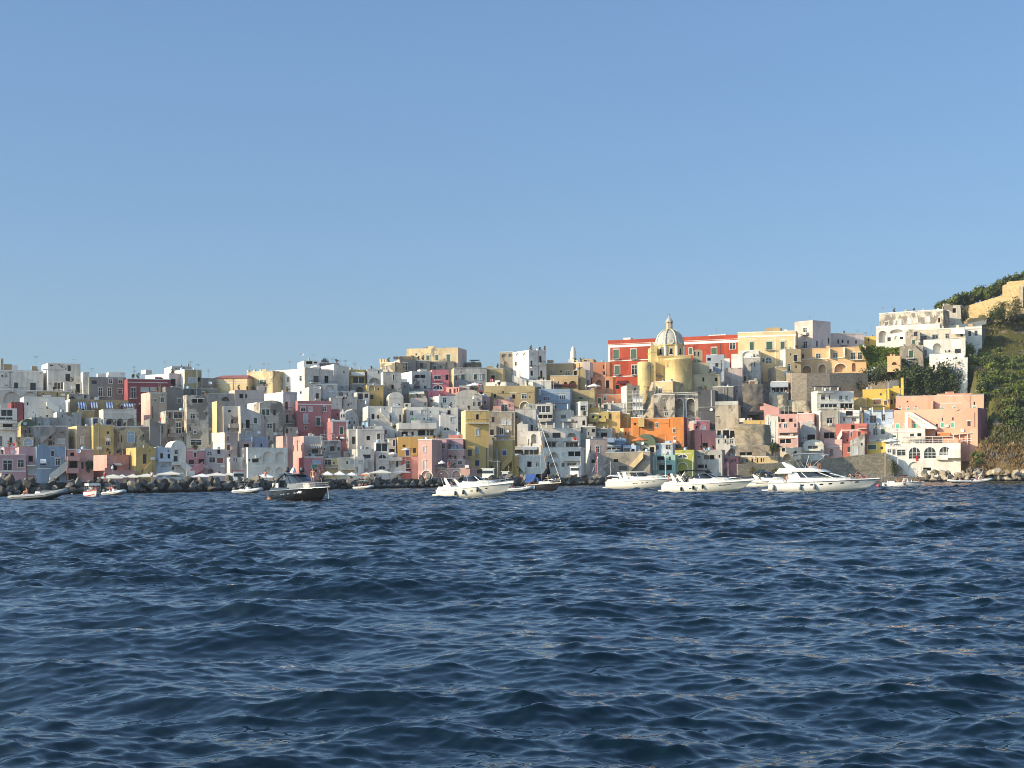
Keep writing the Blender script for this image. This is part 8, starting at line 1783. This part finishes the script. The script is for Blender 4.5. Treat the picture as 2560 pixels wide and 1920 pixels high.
def sign():
    def fp(x, y, d): u, z = RS.onfront(x, y); return Vector((u, -d, z-RS.zb))
    cu = bpy.data.curves.new('t', 'FONT'); cu.body = 'LA LAMPARA'; cu.size = 1.; cu.extrude = .02; ob = bpy.data.objects.new('t', cu); COL.objects.link(ob)
    dg = bpy.context.evaluated_depsgraph_get(); me = bpy.data.meshes.new_from_object(ob.evaluated_get(dg)); bpy.data.objects.remove(ob)
    q0, q1 = fp(668, 802, .05), fp(790, 802, .05); wd = max(v.co.x for v in me.vertices); sc = (q1-q0).length/wd; me.materials.append(MATS['mark'])
    t_ = bpy.data.objects.new('lettering', me); COL.objects.link(t_); t_.parent = RS.root; M = Matrix(((sc, 0, 0), (0, 0, -1), (0, sc*1.3, 0))).to_4x4(); M.translation = q0; t_.matrix_local = M
sign()
# parked car on the road below the fortress wall
def car():
    p = at(*O_(1755, 606), 472); r_ = thing('parked_car', 'parked black car on the road under the fortress wall', 'car', p, R(8)); L = 4.2
    m = MB(); shell(m, [ring(-.1, L, .78, .35, .7), ring(-.1, L, .86, .6, .6), ring(-.05, L-.1, .84, .95, .6)]); m.build('body', 'gel_black', r_); m = MB(); shell(m, [ring(.3, L-1.1, .78, .94, .6), ring(.7, L-1.7, .62, 1.5, .4)]); m.build('cabin', 'tint', r_)
    for x in (.75, L-.8):
        for y in (-.8, .8): m = MB(); m.lathe([(.32, -.09), (.32, .09), (.18, .1), (0, .1)], (0, 0, 0), 14); m.v = [(x+a, y+c, .32+b_) for a, b_, c in m.v]; m.build('wheel', 'fender', r_)
    for y in (-.6, .6): m = MB(); m.box(-.14, y-.15, .65, -.1, y+.15, .8); m.build('headlight', 'canvas_w', r_)
car()
# birds
def bird(label, x, y, D, span, bank=0., face=0.):
    p = at(x, y, D); r_ = thing('gull', label, 'bird', p, R(face)); s = span/2
    J = {'b': (0, 0, 0, .09*s, .07*s), 'h': (.0, .3*s, .02, .06*s), 'bk': (0, .42*s, .01, .02*s), 't': (0, -.3*s, 0, .03*s), 'wl': (-.45*s, .05*s, .2*s, .045*s), 'wl2': (-s, -.12*s, .02*s, .012*s), 'wr': (.45*s, .05*s, .2*s, .045*s), 'wr2': (s, -.12*s, .04*s, .012*s)}
    me = skinmesh('body', J, [('b', 'h'), ('h', 'bk'), ('b', 't'), ('b', 'wl'), ('wl', 'wl2'), ('b', 'wr'), ('wr', 'wr2')]); me.materials.clear(); me.materials.append(MATS['gull'])
    o = bpy.data.objects.new('body', me); COL.objects.link(o); o.parent = r_; o.rotation_euler = (0, R(bank), 0)
bird('dark gull with bent wings flying in front of the pink hotel', 2396, 1027, 300, 2.0, -22, 20)
bird('tiny dark bird in the upper left sky', 276, 31, 300, .75, 5, 30); bird('faint small bird high in the sky above the church', 1869, 381, 420, 1.0, -28, 60); bird('tiny speck bird over the left rooftops', 214, 838, 380, .5, 0, 10)
# cloths and towels hung out
def cloth(label, z, x0, y0, x1, y1, mt, off=-.5):
    o = ZN[z]; X0, Y0, X1, Y1 = o[0]+x0*o[2], o[1]+y0*o[2], o[0]+x1*o[2], o[1]+y1*o[2]; D = depth_for((X0+X1)/2, Y1)+off; a, b_ = at(X0, Y1, D), at(X1, Y0, D)
    m = MB(); n = 6; vs = []
    for i in range(n+1):
        x = a.x+(b_.x-a.x)*i/n; d = .08*math.sin(i*1.9); vs += [(x, D+d, b_.z), (x, D+d*1.6-.05, a.z+.05*math.sin(i*2.3))]
    m.add(vs, [(2*i, 2*i+1, 2*i+3, 2*i+2) for i in range(n)], True); m.add([(x, y+.03, z_) for x, y, z_ in vs], [(2*i, 2*i+1, 2*i+3, 2*i+2) for i in range(n)], True)
    tag(m.build('towel', mt), label, 'towel')
cloth('red towel hung under the window of the cream house with broken cornice', 'C', 685, 1140, 735, 1215, 'red_cloth', -9); cloth('white sheet beside the red towel', 'C', 737, 1140, 785, 1200, 'white_cloth', -9)
cloth('red cloth at the far left terrace edge', 'B', 210, 470, 262, 520, 'red_cloth', -9); cloth('red cloth on the balcony of the white arched apartments', 'J', 1622, 440, 1668, 486, 'red_cloth', -14)
cloth('red towel hanging in the first restaurant arch', 'P', 965, 915, 992, 978, 'red_cloth', -14); cloth('pink towel on the small olive house terrace', 'I', 175, 672, 220, 720, 'pink_cloth', -6)
cloth('green towel on the wide white house line', 'G', 905, 1350, 945, 1410, 'green_cloth', -9); cloth('aqua garment drying on the mustard waterfront house', 'D', 285, 780, 365, 845, 'aqua_cloth', -3); cloth('dark clothes drying on the mustard waterfront house', 'D', 330, 735, 545, 780, 'black_cloth', -3)
cloth('pale blue banner beside the chapel', 'E', 2100, 1215, 2210, 1305, 'shut_l', -9)
# people about the village
for z, x, y, lb, c, pose, off in (('G', 2060, 865, 'person in red under the big white terrace parasol', 'red_cloth', 'stand', 53), ('G', 2110, 862, 'second person in red at the right of the terrace parasol', 'red_cloth', 'stand', 53), ('I', 1830, 862, 'person in white left of the white terrace parasol', 'white_cloth', 'stand', 64), ('I', 2010, 860, 'person in pale shirt under the white terrace parasol', 'white_cloth', 'stand', 64), ('H', 1525, 985, 'person in bright red leaning on the pink terrace wall', 'red_cloth', 'stand', -9.5), ('M', 920, 1395, 'left person sitting on the hanging veranda', 'white_cloth', 'sit', 52), ('M', 1030, 1395, 'middle person sitting on the hanging veranda', 'white_cloth', 'sit', 52), ('M', 1140, 1395, 'right person sitting on the hanging veranda', 'white_cloth', 'sit', 52), ('N', 610, 1360, 'person walking on the quay below the row of dark doors', 'white_cloth', 'stand', -2)):
    o = ZN[z]; X, Y = o[0]+x*o[2], o[1]+y*o[2]; person(at(X, Y, dfront(X)+off), pose, 175, lb, 'blue_cloth', c)
for i, (x, lb, c) in enumerate(((262, 'person in red on the breakwater near the wide cream parasol', 'red_cloth'), (664, 'person in orange on the breakwater before the blind arches', 'canvas_o'), (380, 'person standing on the quay by the mustard house parasols', 'white_cloth'))):
    D = moleD(x)+.6; person((ray(x, 1200)[0]*D, D, 1.95), 'stand', 170, lb, 'blue_cloth', c)
for x, lb in ((1268, 'lamp post on the terrace wall before the tan lower house'),):
    p = at(1384.5, 971, 426); r_ = thing('street_lamp', lb, 'lamp', p, 0); m = MB(); m.tube([(0, 0, -.5), (0, 0, 2.3)], .05, 6); m.build('pole', 'trim', r_); m = MB(); m.lathe([(0, 0), (.18, .08), (.18, .3), (0, .42)], (0, 0, 2.3), 10); m.build('lantern', 'canvas_w', r_)
# bell gable of the small church, standing on the rose house roof
def bellcote():
    z = ZN['E']; X = z[0]+1775*z[2]; D = depth_for(X, z[1]+1345*z[2])-3; u = D/F*z[2]; p = at(X, z[1]+1148*z[2], D); r_ = thing('bell_gable', 'small white pointed bell gable beside the grey chapel', 'bell gable', p, R(8)); m = MB(); w_ = 48*u
    facade(m, Vector((-w_, 0, 0)), Vector((1, 0, 0)), Vector((0, 1, 0)), 2*w_, -1., 95*u, [dict(u0=w_*.3, u1=w_*.85, z0=15*u, z1=75*u, depth=.35, arch=True), dict(u0=w_*1.15, u1=w_*1.7, z0=15*u, z1=75*u, depth=.35, arch=True)])
    m.prism([(-w_*1.1, 94*u), (w_*1.1, 94*u), (w_*.35, 130*u), (0, 168*u), (-w_*.35, 130*u)], 0, .7)
    for x in (-w_, w_*.9): m.box(x, .01, -1, x+w_*.1, .7, 94*u)
    m.build('wall', PM('W'), r_)
    for x in (-w_*.42, w_*.42): m = MB(); m.lathe([(0, .5), (.12, .48), (.2, .3), (.28, 0)], (x, .2, 30*u), 10); m.build('bell', 'metal_dark', r_)
bellcote()

def wake():
    m = MB(); vs = []; n = 40
    for i in range(n+1):
        x = 2440+i*4.5; D = sea_dist(x, 1212+.6*math.sin(i*.7)); p = at(x, 1212, D); wd = .5*(1-abs(i/n-.4))+.25*math.sin(i*1.3)**2
        vs += [(p.x, D-wd, .16), (p.x, D+wd, .16)]
    m.add(vs, [(2*i, 2*i+2, 2*i+3, 2*i+1) for i in range(n) if i % 5 != 4]); tag(m.build('foam', 'foam'), 'thin white wake behind the inflatable boats at the right edge', 'foam', kind='stuff')
wake()

# potted plants along the terrace edges
PLM = []
for i in range(4):
    me = leaf_mesh('leaves', [((0, 0, .75), (.38+.08*i, .32, .42+.06*i), 130, .13, 9)], 900+i); me.materials.append(MATS[('leaf_mid', 'leaf_dark', 'leaf_olive', 'leaf_mid')[i]]); PLM.append(me)
pm_ = MB(); pm_.lathe([(.16, 0), (.24, .36), (.27, .36), (.27, .42), (.2, .4)], (0, 0, 0), 10); po_ = pm_.build('pot', 'tile'); POT = po_.data; bpy.data.objects.remove(po_)
bpy.context.view_layer.update(); npl = 0
for root, w_, h_, r_ in sorted(ROOFS, key=lambda a: a[3]):
    for k in range(rnd.choice((1, 1, 2, 3))):
        if npl >= 110: break
        p = root.matrix_world @ Vector((rnd.uniform(.3, w_-.3), .14, h_)); t = thing('potted_plant', 'small potted plant on the roof edge of a house', 'plant', p, rnd.uniform(0, 6), 'potted plants on the roof terraces')
        for nm, me in (('leaves', PLM[rnd.randrange(4)]), ('pot', POT)): o = bpy.data.objects.new(nm, me); COL.objects.link(o); o.parent = t
        npl += 1

# ---------------------------------------------------------------- thin sea haze over the whole bay
def haze():
    m = MB(); m.box(-700, -60, -4.5, 700, 720, 90); mt = bpy.data.materials.new('haze_air'); mt.use_nodes = True; nt = mt.node_tree
    nt.nodes.remove(nt.nodes['Principled BSDF']); v = nt.nodes.new('ShaderNodeVolumePrincipled'); v.inputs['Color'].default_value = (.86, .90, .95, 1); v.inputs['Density'].default_value = .00012; v.inputs['Anisotropy'].default_value = .3
    LK(nt, v.outputs[0], nt.nodes['Material Output'].inputs['Volume']); o = m.build('haze', mt); tag(o, kind='stuff'); SC.cycles.volume_bounces = 0
haze()
